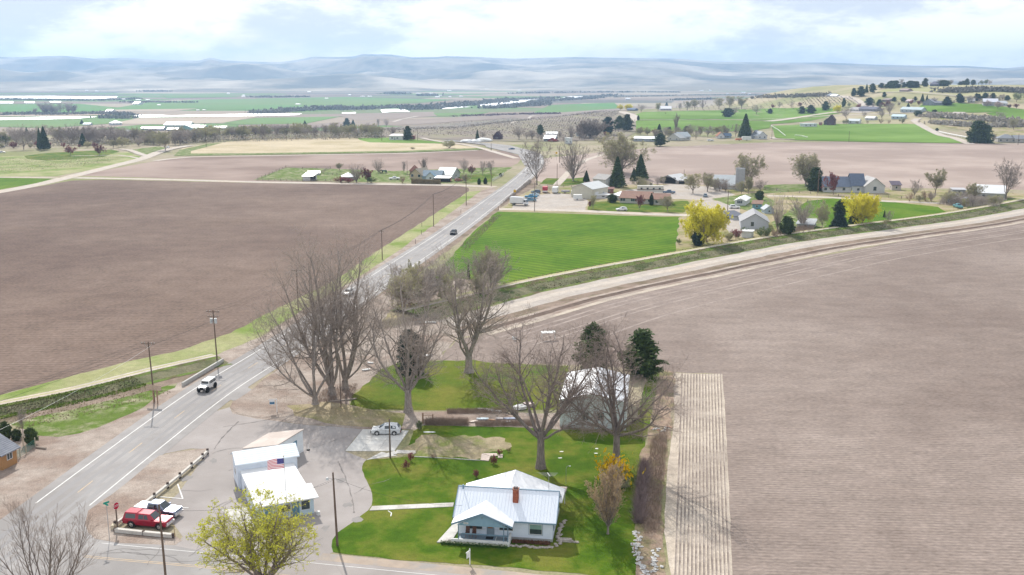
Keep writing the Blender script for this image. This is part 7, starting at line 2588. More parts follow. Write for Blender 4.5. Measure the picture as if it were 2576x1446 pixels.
bld('brown_fence_shed', 'f', 1530, 127, 1592, 128, 92, 3, .2, 'flat', (.25, .10, .08), (.25, .11, .09), 'dark red board shed beside the round evergreen', 'shed', wins=[])
# paddock fences: posts and rails


def fence(c, pts, label, step=3.0, h=1.3, rails=3, m=None):
    w_ = [PC(c, *q) for q in pts]
    r = thing('paddock_fence', w_[0], 0, label, 'fence')
    o = w_[0]
    m = m or mat('fence_wood', (.30, .25, .2), (.38, .33, .28), scale=2)
    pm = MB().box(-.11, .11, -.11, .11, 0, h).mesh('post', m)
    for a, b in zip(w_, w_[1:]):
        d = (b - a).length
        k = max(1, int(d / step))
        for i in range(k + 1):
            q = a.lerp(b, i / k) - o
            link('post', pm, r, q)
        for j in range(rails):
            z = h * (j + 1) / (rails + .3)
            MB().tube(a - o + Vector((0, 0, z)), b - o + Vector((0, 0, z)), .06, n=4).build('rail', m, r)


fence('f', ((20, 530), (300, 410), (470, 424), (750, 418)), 'wooden paddock fence round the far side of the homestead pasture', 8)
fence('f', ((10, 542), (250, 546), (470, 550), (700, 548), (860, 556)), 'wooden paddock fence along the gravel lane')
fence('f', ((640, 475), (700, 440), (750, 420)), 'short fence between the two paddocks', 4)
fence('f', ((2380, 548), (2470, 500), (2490, 480)), 'pale fence running up from the lane corner to the highway', 3, m=flat('pale_fence', (.5, .5, .48)))
fence('f', ((680, 480), (860, 490), (860, 545)), 'corral rails beside the animal shelters', 3)
fence('h', ((930, 545), (1100, 555), (1400, 558), (1600, 572), (1750, 585)), 'dark rail fence in front of the blue roofed house', 5)
fence('h', ((520, 505), (700, 520), (880, 535)), 'rail fence between silo and ivy covered tree', 5)
fence('g', ((400, 598), (560, 604), (720, 606)), 'dark fence behind the cargo trailers', 3, rails=2)

# ------------------------------------------------------------------ trees of the middle distance
MT = [
    ('bare_tree', 'bare1', 'g', 370, 585, 130, 330, 'dark many-stemmed bare tree left of the gabled workshop by the highway'),
    ('bare_tree', 'vase2', 'g', 735, 542, 150, 280, 'vase shaped bare tree behind the workshop'),
    ('willow_tree', 'willow1', 'g', 1225, 470, 60, 540, 'huge pale budding willow rising behind the two spruces'),
    ('spruce_tree', 'spruce1', 'g', 1178, 605, 300, 190, 'wide dark spruce left of the pair in front of the huge willow'),
    ('spruce_tree', 'spruce3', 'g', 1412, 525, 278, 170, 'slender dark spruce right of the pair in front of the huge willow'),
    ('spruce_tree', 'spruce2', 'g', 1345, 545, 415, 90, 'small dark spruce tucked between the two tall ones'),
    ('spruce_tree', 'spruce5', 'g', 868, 552, 440, 80, 'small green spruce behind the right side of the workshop'),
    ('budding_tree', 'budding1', 'g', 1940, 670, 470, 220, 'yellowish budding tree right of the open pole barn'),
    ('budding_tree', 'budding2', 'g', 2085, 655, 470, 180, 'budding tree in front of the white barn'),
    ('cypress_tree', 'cypress1', 'g', 1522, 790, 668, 42, 'narrow dark columnar evergreen at the brown roofed house'),
    ('round_shrub', 'round2', 'g', 1130, 762, 680, 100, 'round dark bush at the left end of the brown roofed house'),
    ('bare_tree', 'redtree3', 'g', 1400, 845, 690, 120, 'purplish blossoming small tree in front of the brown roofed house'),
    ('budding_tree', 'budding3', 'g', 1685, 852, 695, 150, 'small budding tree before the wing of the brown roofed house'),
    ('budding_tree', 'budding1', 'g', 935, 825, 690, 100, 'slim budding tree left of the front lawn'),
    ('small_tree', 'redtree1', 'g', 905, 825, 735, 60, 'small reddish tree beside the slim budding tree'),
    ('budding_tree', 'willow2', 'g', 1400, 620, 510, 180, 'pale budding bushy tree in front of the slender spruce'),
    ('yellow_willow', 'yellowwillow1', 'g', 2045, 1180, 760, 470, 'large bright yellow willow at the corner of the green crop field'),
    ('ivy_shrub', 'round4', 'g', 1990, 1195, 1060, 130, 'dark ivy mound at the foot of the bright yellow willow'),
    ('willow_tree', 'willow3', 'h', 375, 470, 215, 260, 'broad pale budding tree behind the silo'),
    ('willow_tree', 'willow4', 'h', 840, 470, 210, 330, 'broad domed budding willow left of the blue roofed house'),
    ('ivy_tree', 'cedar1', 'h', 912, 505, 328, 125, 'dark ivy covered tree behind the pale pole'),
    ('bare_tree', 'redtree2', 'h', 1060, 540, 370, 150, 'pinkish bare tree in front of the blue roofed house'),
    ('bare_tree', 'bare3', 'h', 1700, 570, 415, 120, 'slender bare tree right of the narrow shed'),
    ('budding_tree', 'budding4', 'h', 1870, 540, 338, 210, 'round budding bare tree in the brushy yard'),
    ('bare_tree', 'bare2', 'h', 2430, 582, 262, 260, 'big dark bare tree in front of the white roofed barn'),
    ('budding_tree', 'budding2', 'h', 2180, 600, 450, 150, 'light budding tree left of the white roofed barn'),
    ('bare_tree', 'vase1', 'h', 815, 800, 575, 230, 'reddish vase shaped bare tree behind the grey house yard'),
    ('bare_tree', 'vase3', 'h', 615, 830, 560, 130, 'pale thin bare tree right of the pale grey house'),
    ('dark_evergreen', 'round1', 'h', 685, 872, 720, 120, 'rough dark evergreen beside the canal bank'),
    ('blue_spruce', 'spruce4', 'h', 1105, 810, 660, 170, 'wide bluish evergreen left of the second yellow willow'),
    ('spruce_tree', 'spruce6', 'h', 1218, 775, 588, 85, 'dark pointed spruce in front of the second yellow willow'),
    ('pine_tree', 'pine2', 'h', 1110, 720, 585, 110, 'dark loose pine behind the bluish evergreen'),
    ('yellow_willow', 'yellowwillow2', 'h', 1290, 780, 528, 300, 'second yellow willow beside the right green crop'),
    ('bare_tree', 'willow2', 'h', 970, 805, 600, 120, 'grey budding tree left of the bluish evergreen'),
    ('bare_tree', 'bare1', 'h', 1500, 772, 665, 80, 'small grey bare tree right of the second yellow willow'),
    ('cypress_tree', 'spruce2', 'h', 1465, 720, 662, 25, 'tiny dark cypress right of the second yellow willow'),
    ('round_shrub', 'round3', 'h', 472, 582, 510, 72, 'round dark shrub below the silo'),
    ('red_shrub', 'redtree3', 'h', 285, 900, 815, 110, 'reddish bush in front of the pale grey house'),
    ('shrub', 'greenshrub1', 'h', 500, 890, 800, 130, 'olive bush in front of the rough dark evergreen'),
    ('shrub', 'dryshrub1', 'h', 600, 890, 820, 110, 'brown bush between the olive bush and the rough dark evergreen'),
    ('shrub', 'shrub2', 'h', 1480, 775, 740, 90, 'low brown bush on the canal bank right of the second willow'),
    ('bare_tree', 'bare2', 'h', 480, 520, 420, 110, 'grey bare tree between silo and domed willow'),
    ('bare_tree', 'budding1', 'h', 385, 535, 395, 100, 'thin budding tree in front of the silo foot'),
    ('bare_tree', 'budding3', 'h', 330, 540, 430, 80, 'thin budding tree hiding the left foot of the silo'),
    ('bare_tree', 'bare3', 'h', 60, 515, 360, 130, 'bare tree in front of the white barn roof'),
    ('bare_tree', 'vase1', 'f', 1232, 462, 328, 110, 'vase shaped bare tree behind the old tractor'),
    ('poplar_tree', 'poplar1', 'f', 1690, 460, 315, 85, 'dark upright many-stemmed poplar behind the homestead'),
    ('bare_tree', 'bare2', 'f', 2092, 488, 320, 110, 'bare tree on the homestead lawn, leftmost of three'),
    ('bare_tree', 'bare3', 'f', 2280, 488, 338, 100, 'bare tree on the homestead lawn, middle of three'),
    ('bare_tree', 'bare1', 'f', 2360, 470, 335, 110, 'bare tree on the homestead lawn, rightmost of three'),
    ('bare_tree', 'redtree1', 'f', 2170, 490, 390, 90, 'small reddish tree between the homestead bare trees'),
    ('bare_tree', 'bare1', 'f', 1490, 470, 345, 80, 'thin bare tree left of the pole behind the homestead'),
    ('budding_shrub', 'budding2', 'f', 840, 442, 365, 80, 'small olive budding bush at the back of the paddock'),
    ('bush', 'vase3', 'f', 1010, 560, 390, 170, 'reddish brown vase shaped bush beside the white hipped shed'),
    ('bush', 'redtree2', 'f', 1120, 560, 420, 160, 'reddish twiggy bush right of the white hipped shed'),
    ('bush', 'redshrub1', 'f', 850, 560, 505, 140, 'low purplish bush in front of the white hipped shed'),
    ('bush', 'redshrub2', 'f', 930, 562, 515, 130, 'low purplish bush on the lane, right in front of the shed roof'),
    ('bush', 'greenshrub1', 'f', 1160, 565, 505, 110, 'low mixed bush at the lane beside the homestead entrance'),
    ('bush', 'dryshrub2', 'f', 1475, 568, 490, 100, 'brown rounded bush at the left end of the clipped hedge'),
    ('bare_tree', 'willow1', 'f', 2110, 560, 470, 100, 'small budding tree beside the lane pole'),
    ('bush', 'round2', 'f', 2005, 486, 460, 40, 'small dark round bush on the homestead lawn'),
    ('bush', 'shrub1', 'f', 1945, 215, 140, 160, 'dark tangled bush at the edge of the tan field'),
    ('bush', 'shrub2', 'f', 1575, 225, 205, 60, 'tiny bush in the tan field left of the tangled one'),
    ('evergreen_tree', 'pine1', 'b', 1528, 905, 770, 95, 'round evergreen beside the white house on the tan field'),
    ('topiary', 'cypress1', 'f', 2245, 580, 515, 34, 'square clipped dark shrub at the lane, left of the pair'),
    ('topiary', 'cypress1', 'f', 2308, 575, 508, 38, 'clipped dark shrub at the lane, right of the pair'),
    ('bush', 'round1', 'f', 2460, 500, 466, 30, 'small dark bush at the highway end of the fence'),
]
for (nme, kind, c, u, v, vt, w, lab) in MT:
    cat = 'shrub' if ('shrub' in nme or 'bush' in nme or nme == 'topiary') else 'tree'
    plant_at(nme, kind, c, u, v, vt, w, lab, cat)


def hedge_box(c, u0, v0, u1, v1, vt, d, label, m):
    a, b = PC(c, u0, v0), PC(c, u1, v1)
    h = height_to(a, V2(c, 0, vt)[1])
    L = (b - a).length
    n = int(L * h * 26)
    r = np.random.RandomState(5)
    pts = np.stack([r.uniform(0, L, n), r.uniform(0, d, n) * np.where(r.rand(n) < .6, 0, 1) + r.normal(size=n) * .12, r.uniform(.1, h, n)], 1)
    k = r.rand(n) < .35
    pts[k, 1] = r.uniform(0, d, k.sum())
    pts[k, 2] = h + r.normal(size=k.sum()) * .08
    o = link('hedge', leaf_mesh('hedge', pts, .26, m, 2), None, a, math.atan2(b[1] - a[1], b[0] - a[0]))
    tag(o, label, 'hedge')
    MB().box(.1, L - .1, .1, d - .1, 0, h - .1).build('inner_foliage', m, o)


HED = mat('brown_hedge', (.15, .115, .065), (.21, .165, .09), scale=.8, rough=.9)
hedge_box('f', 1560, 572, 1850, 578, 530, 2.5, 'long clipped brownish hedge along the gravel lane', HED)
hedge_box('g', 955, 625, 1100, 630, 590, 1.5, 'dark hedge in front of the half hidden old cottage', LEAFC)

# ------------------------------------------------------------------ far buildings
FB = [
    ('farm_building', 'a', 1490, 808, 1640, 808, 792, 18, 3, 'gx', (.28, .26, .3), (.75, .75, .75), 'far shed with white roof, second from left of the green roofed group', 1),
    ('farm_building', 'a', 1418, 800, 1490, 800, 786, 12, 2, 'gx', (.5, .5, .5), (.75, .75, .75), 'small far shed at the left end of the green roofed group', 1),
    ('farm_building', 'a', 1650, 772, 1905, 772, 752, 30, 4, 'gx', (.55, .55, .55), (.74, .75, .75), 'long pale far warehouse behind the green roofed one', 1),
    ('farm_building', 'a', 1680, 812, 1785, 812, 798, 14, 2.5, 'gx', (.3, .3, .3), (.75, .75, .75), 'low far shed with white roof left of the green warehouse', 1),
    ('green_warehouse', 'a', 1788, 808, 1950, 812, 786, 30, 5, 'gy', (.20, .36, .30), (.5, .58, .56), 'green walled far warehouse with broad gable', 1),
    ('green_warehouse', 'a', 1950, 806, 2052, 806, 778, 26, 3, 'gx', (.20, .36, .30), (.4, .5, .46), 'smaller green far warehouse at the right end of its group', 1),
    ('farm_building', 'a', 2140, 800, 2262, 800, 782, 14, 2, 'shed', (.3, .27, .3), (.74, .74, .74), 'far open shed with white roof right of the green warehouses', 1),
    ('farm_building', 'a', 1122, 755, 1230, 752, 735, 16, 4, 'hip', (.5, .5, .5), (.76, .76, .76), 'far barn with bright white roof left in the valley', 1),
    ('farm_building', 'a', 835, 755, 905, 755, 745, 12, 2, 'gx', (.4, .45, .5), (.6, .66, .7), 'far low shed beside dark valley conifers', 1),
    ('farm_building', 'a', 1265, 830, 1320, 830, 818, 8, 2, 'gx', (.35, .3, .28), (.6, .58, .58), 'small far cabin behind the creek trees', 0),
    ('farm_building', 'a', 1050, 640, 1110, 640, 625, 40, 6, 'gx', (.6, .6, .6), (.8, .8, .8), 'white far barn by the left river reach', 1),
    ('farm_building', 'a', 1335, 550, 1392, 550, 540, 40, 6, 'gx', (.6, .6, .6), (.8, .8, .8), 'white far barn among valley green fields', 1),
    ('farm_building', 'a', 835, 808, 885, 808, 790, 8, 2, 'gx', (.35, .22, .2), (.5, .4, .38), 'reddish far house behind the purple bare trees', 0),
    ('black_barn', 'b', 2385, 897, 2460, 898, 868, 9, 4, 'gy', (.07, .035, .05), (.08, .05, .06), 'small dark purple gabled cabin beyond the highway bend', 0),
    ('farm_building', 'c', 320, 915, 430, 917, 888, 10, 2.5, 'gx', (.22, .24, .28), (.72, .74, .76), 'white roofed house in the trees beyond the highway, nearest', 1),
    ('farm_building', 'c', 348, 858, 458, 858, 845, 10, 2, 'gx', (.3, .28, .28), (.72, .72, .72), 'white roofed house just behind the nearest one beyond the highway', 1),
    ('farm_building', 'c', 360, 918, 438, 920, 908, 6, 2, 'gy', (.28, .07, .07), (.22, .06, .06), 'small dark red gabled shed beyond the highway', 0),
    ('white_silo_shed', 'c', 530, 940, 575, 942, 885, 5, .3, 'flat', (.66, .68, .7), (.66, .68, .7), 'tall white tank shed beyond the highway', 0),
    ('farm_building', 'c', 650, 868, 710, 868, 840, 9, 2.4, 'gy', (.5, .55, .56), (.5, .55, .56), 'pale green farmhouse gable behind the bare columnar trees', 0),
    ('farm_building', 'c', 710, 868, 815, 868, 835, 10, 3, 'gx', (.55, .58, .58), (.36, .44, .47), 'grey green farmhouse body behind the bare columnar trees', 0),
    ('farm_building', 'c', 1215, 915, 1425, 920, 888, 10, 1.2, 'shed', (.35, .38, .42), (.74, .75, .76), 'long low shed with white roof right of the huge willow', 1),
    ('farm_building', 'c', 1560, 905, 1690, 912, 878, 12, 3.4, 'gy', (.50, .49, .44), (.42, .43, .43), 'tan house with grey gabled roof in the far row', 0),
    ('farm_building', 'c', 1690, 908, 1795, 905, 870, 12, 3.4, 'gx', (.48, .47, .43), (.42, .46, .48), 'grey roofed right part of the tan house in the far row', 0),
    ('farm_building', 'c', 2068, 888, 2138, 888, 862, 8, 3, 'gy', (.62, .62, .62), (.35, .18, .12), 'little white house with rust brown roof in the far row', 0),
    ('farm_building', 'c', 2140, 885, 2205, 885, 862, 8, 2, 'gx', (.36, .42, .46), (.10, .14, .2), 'small dark blue roofed house next to the rust brown roof', 0),
    ('farm_building', 'c', 2405, 890, 2475, 892, 855, 10, 4, 'gy', (.2, .22, .25), (.35, .37, .4), 'dark gabled left half of the far grey cottage', 0),
    ('farm_building', 'c', 2470, 895, 2565, 893, 862, 10, 3.5, 'gy', (.55, .56, .56), (.44, .46, .48), 'pale gabled right half of the far grey cottage', 0),
    ('farm_building', 'c', 1490, 605, 1605, 605, 588, 14, 3.5, 'gx', (.4, .38, .42), (.76, .76, .78), 'white roofed far barn at the top of the green slope', 1),
    ('farm_building', 'c', 1155, 608, 1235, 610, 596, 10, 2, 'gx', (.12, .14, .2), (.2, .24, .32), 'dark blue far house among pale yellow trees', 0),
    ('farm_building', 'c', 1145, 500, 1190, 500, 490, 14, 3, 'gx', (.6, .6, .6), (.75, .75, .75), 'tiny white barn in the far valley orchard', 1),
    ('trailer_house', 'd', 360, 772, 492, 770, 740, 8, .5, 'flat', (.60, .64, .66), (.72, .74, .76), 'long white semi trailer parked on the edge of the far green field', 1),
    ('farm_building', 'd', 560, 752, 620, 752, 715, 8, 3, 'gy', (.12, .10, .12), (.22, .2, .2), 'dark barn left of the pointed house on the far yard', 0),
    ('farm_building', 'd', 590, 755, 665, 755, 700, 10, 5, 'gy', (.10, .05, .06), (.12, .08, .08), 'tall dark pointed house on the far yard', 0),
    ('farm_building', 'd', 512, 756, 545, 756, 728, 3, .5, 'flat', (.4, .14, .1), (.4, .3, .3), 'small red booth left of the dark pointed house', 0),
    ('farm_building', 'd', 800, 740, 915, 738, 712, 9, 2, 'gx', (.56, .6, .6), (.58, .62, .64), 'pale green mobile home on the far yard edge', 1),
    ('farm_building', 'd', 975, 705, 1065, 704, 684, 8, 2, 'gx', (.5, .5, .5), (.62, .62, .62), 'low grey house behind the far mobile home', 1),
    ('farm_building', 'd', 1240, 695, 1365, 692, 668, 10, 2, 'gx', (.38, .48, .52), (.5, .62, .68), 'light blue roofed house in the far right settlement', 1),
    ('farm_building', 'd', 1330, 628, 1540, 625, 598, 12, 2.5, 'gx', (.40, .46, .48), (.42, .5, .53), 'long grey green roofed building in the far right settlement', 1),
    ('farm_building', 'd', 820, 618, 912, 618, 596, 10, 2.5, 'gx', (.52, .5, .5), (.44, .42, .42), 'left half of a long dusky house on the far slope', 0),
    ('farm_building', 'd', 912, 618, 1085, 616, 592, 10, 2.5, 'gx', (.24, .23, .27), (.2, .2, .25), 'right half of a long dusky house on the far slope', 0),
    ('farm_building', 'd', 1555, 556, 1670, 556, 525, 12, 4, 'gy', (.26, .27, .32), (.36, .37, .4), 'dark grey gabled house on the far hillside', 0),
    ('farm_building', 'd', 1670, 556, 1760, 556, 530, 12, 2, 'gx', (.2, .21, .25), (.25, .25, .28), 'dark wing of the far hillside house', 0),
    ('farm_building', 'd', 1385, 528, 1435, 528, 512, 9, 2, 'gx', (.58, .55, .55), (.6, .5, .5), 'small pale house behind red blossom on the far hillside', 0),
    ('farm_building', 'd', 2010, 525, 2080, 524, 508, 10, 2.5, 'gx', (.55, .55, .56), (.6, .62, .64), 'small white house high on the right hillside', 0),
    ('farm_building', 'd', 2165, 560, 2310, 560, 520, 12, 3.5, 'gx', (.40, .38, .42), (.7, .7, .76), 'pale roofed house beside the blossoming trees on the hillside', 1),
    ('farm_building', 'd', 2340, 560, 2410, 558, 535, 10, 2.5, 'gx', (.5, .5, .52), (.6, .62, .64), 'pale roofed house right of the blossoming trees on the hillside', 1),
    ('farm_building', 'd', 2310, 925, 2500, 928, 888, 12, 3.0, 'hip', (.45, .42, .38), (.28, .29, .31), 'wide grey hipped roof house right of the dark domed cypresses', 0),
    ('farm_building', 'd', 2490, 930, 2620, 930, 892, 12, 2.5, 'gx', (.45, .42, .38), (.28, .29, .31), 'right wing of the wide grey hipped roof house', 0),
    ('farm_building', 'd', 1715, 365, 1790, 362, 345, 12, 4, 'gy', (.12, .12, .15), (.14, .14, .18), 'dark house on the crest of the far hill', 0),
    ('farm_building', 'd', 1320, 418, 1400, 418, 402, 10, 2, 'gx', (.3, .22, .2), (.4, .32, .3), 'brown cabin on the dry slope of the far hill', 0),
    ('farm_building', 'd', 590, 468, 655, 468, 455, 10, 2.5, 'gx', (.18, .18, .22), (.3, .32, .36), 'dark roofed farmhouse above the far vineyard', 0),
    ('farm_building', 'd', 625, 470, 680, 470, 460, 8, 2, 'gx', (.6, .6, .6), (.7, .72, .74), 'white roofed shed above the far vineyard', 1),
    ('farm_building', 'd', 1850, 655, 1960, 655, 640, 8, 1.5, 'shed', (.3, .22, .18), (.5, .44, .4), 'low brown shelter in the scrub below the far houses', 0),
    ('farm_building', 'd', 1145, 520, 1210, 519, 500, 8, 1.5, 'shed', (.25, .2, .2), (.34, .28, .27), 'dark brown shed on the bare slope of the far hill', 0),
]
for q in FB:
    bld(q[0], q[1], q[2], q[3], q[4], q[5], q[6], q[7], q[8], q[9], q[10], q[11], q[12], 'building', q[13], over=.6)
# tiny white farms dotted over the valley floor
def tiny():
    mb = MB()
    mb.box(-.5, .5, -.5, .5, 0, .55)
    me = mb.mesh('far_farm', flat('far_white', (.72, .72, .72)))
    mb2 = MB().slab([(-.55, -.6, .5), (.55, -.6, .5), (.55, 0, .9), (-.55, 0, .9)], .06).slab([(.55, .6, .5), (-.55, .6, .5), (-.55, 0, .9), (.55, 0, .9)], .06)
    me2 = mb2.mesh('roof', flat('far_roof', (.8, .8, .8)))
    return me, me2


t1, t2 = tiny()
rg = random.Random(77)
spots = [(7, 207), (66, 218), (197, 206.5), (322, 213), (358, 213), (374, 218), (397, 226), (485, 218.5), (502, 220), (614, 224), (219, 229), (244, 230), (565, 215), (575, 236), (612, 243), (613, 241), (750, 263), (822, 248), (880, 240),
         (912, 243), (930, 243), (950, 228), (962, 227.5), (1052, 236), (1084, 236), (1100, 245), (1108, 241), (1132, 244.5), (1160, 243), (1210, 227), (1225, 226), (778, 232), (760, 213), (919, 208), (310, 251), (348, 252), (372, 252), (400, 265), (498, 278), (514, 277),
         (240, 283.5), (250, 283), (1130, 229), (1558, 211), (1600, 213), (1765, 229), (1786, 229), (1830, 236), (1885, 237), (1870, 234), (1430, 214), (1306, 228), (1340, 226)]
for i, (x, y) in enumerate(spots):
    p = P(x, y)
    m_ = mpp(p)
    o = thing('far_farm', p, rg.uniform(-.3, .3), 'tiny white farm building dotting the hazy valley floor', 'building', 'tiny white farms on the valley floor')
    link('wall', t1, o)
    link('roof', t2, o)
    o.scale = (m_ * rg.uniform(5, 11), m_ * rg.uniform(4, 8), m_ * rg.uniform(2.2, 3.4))

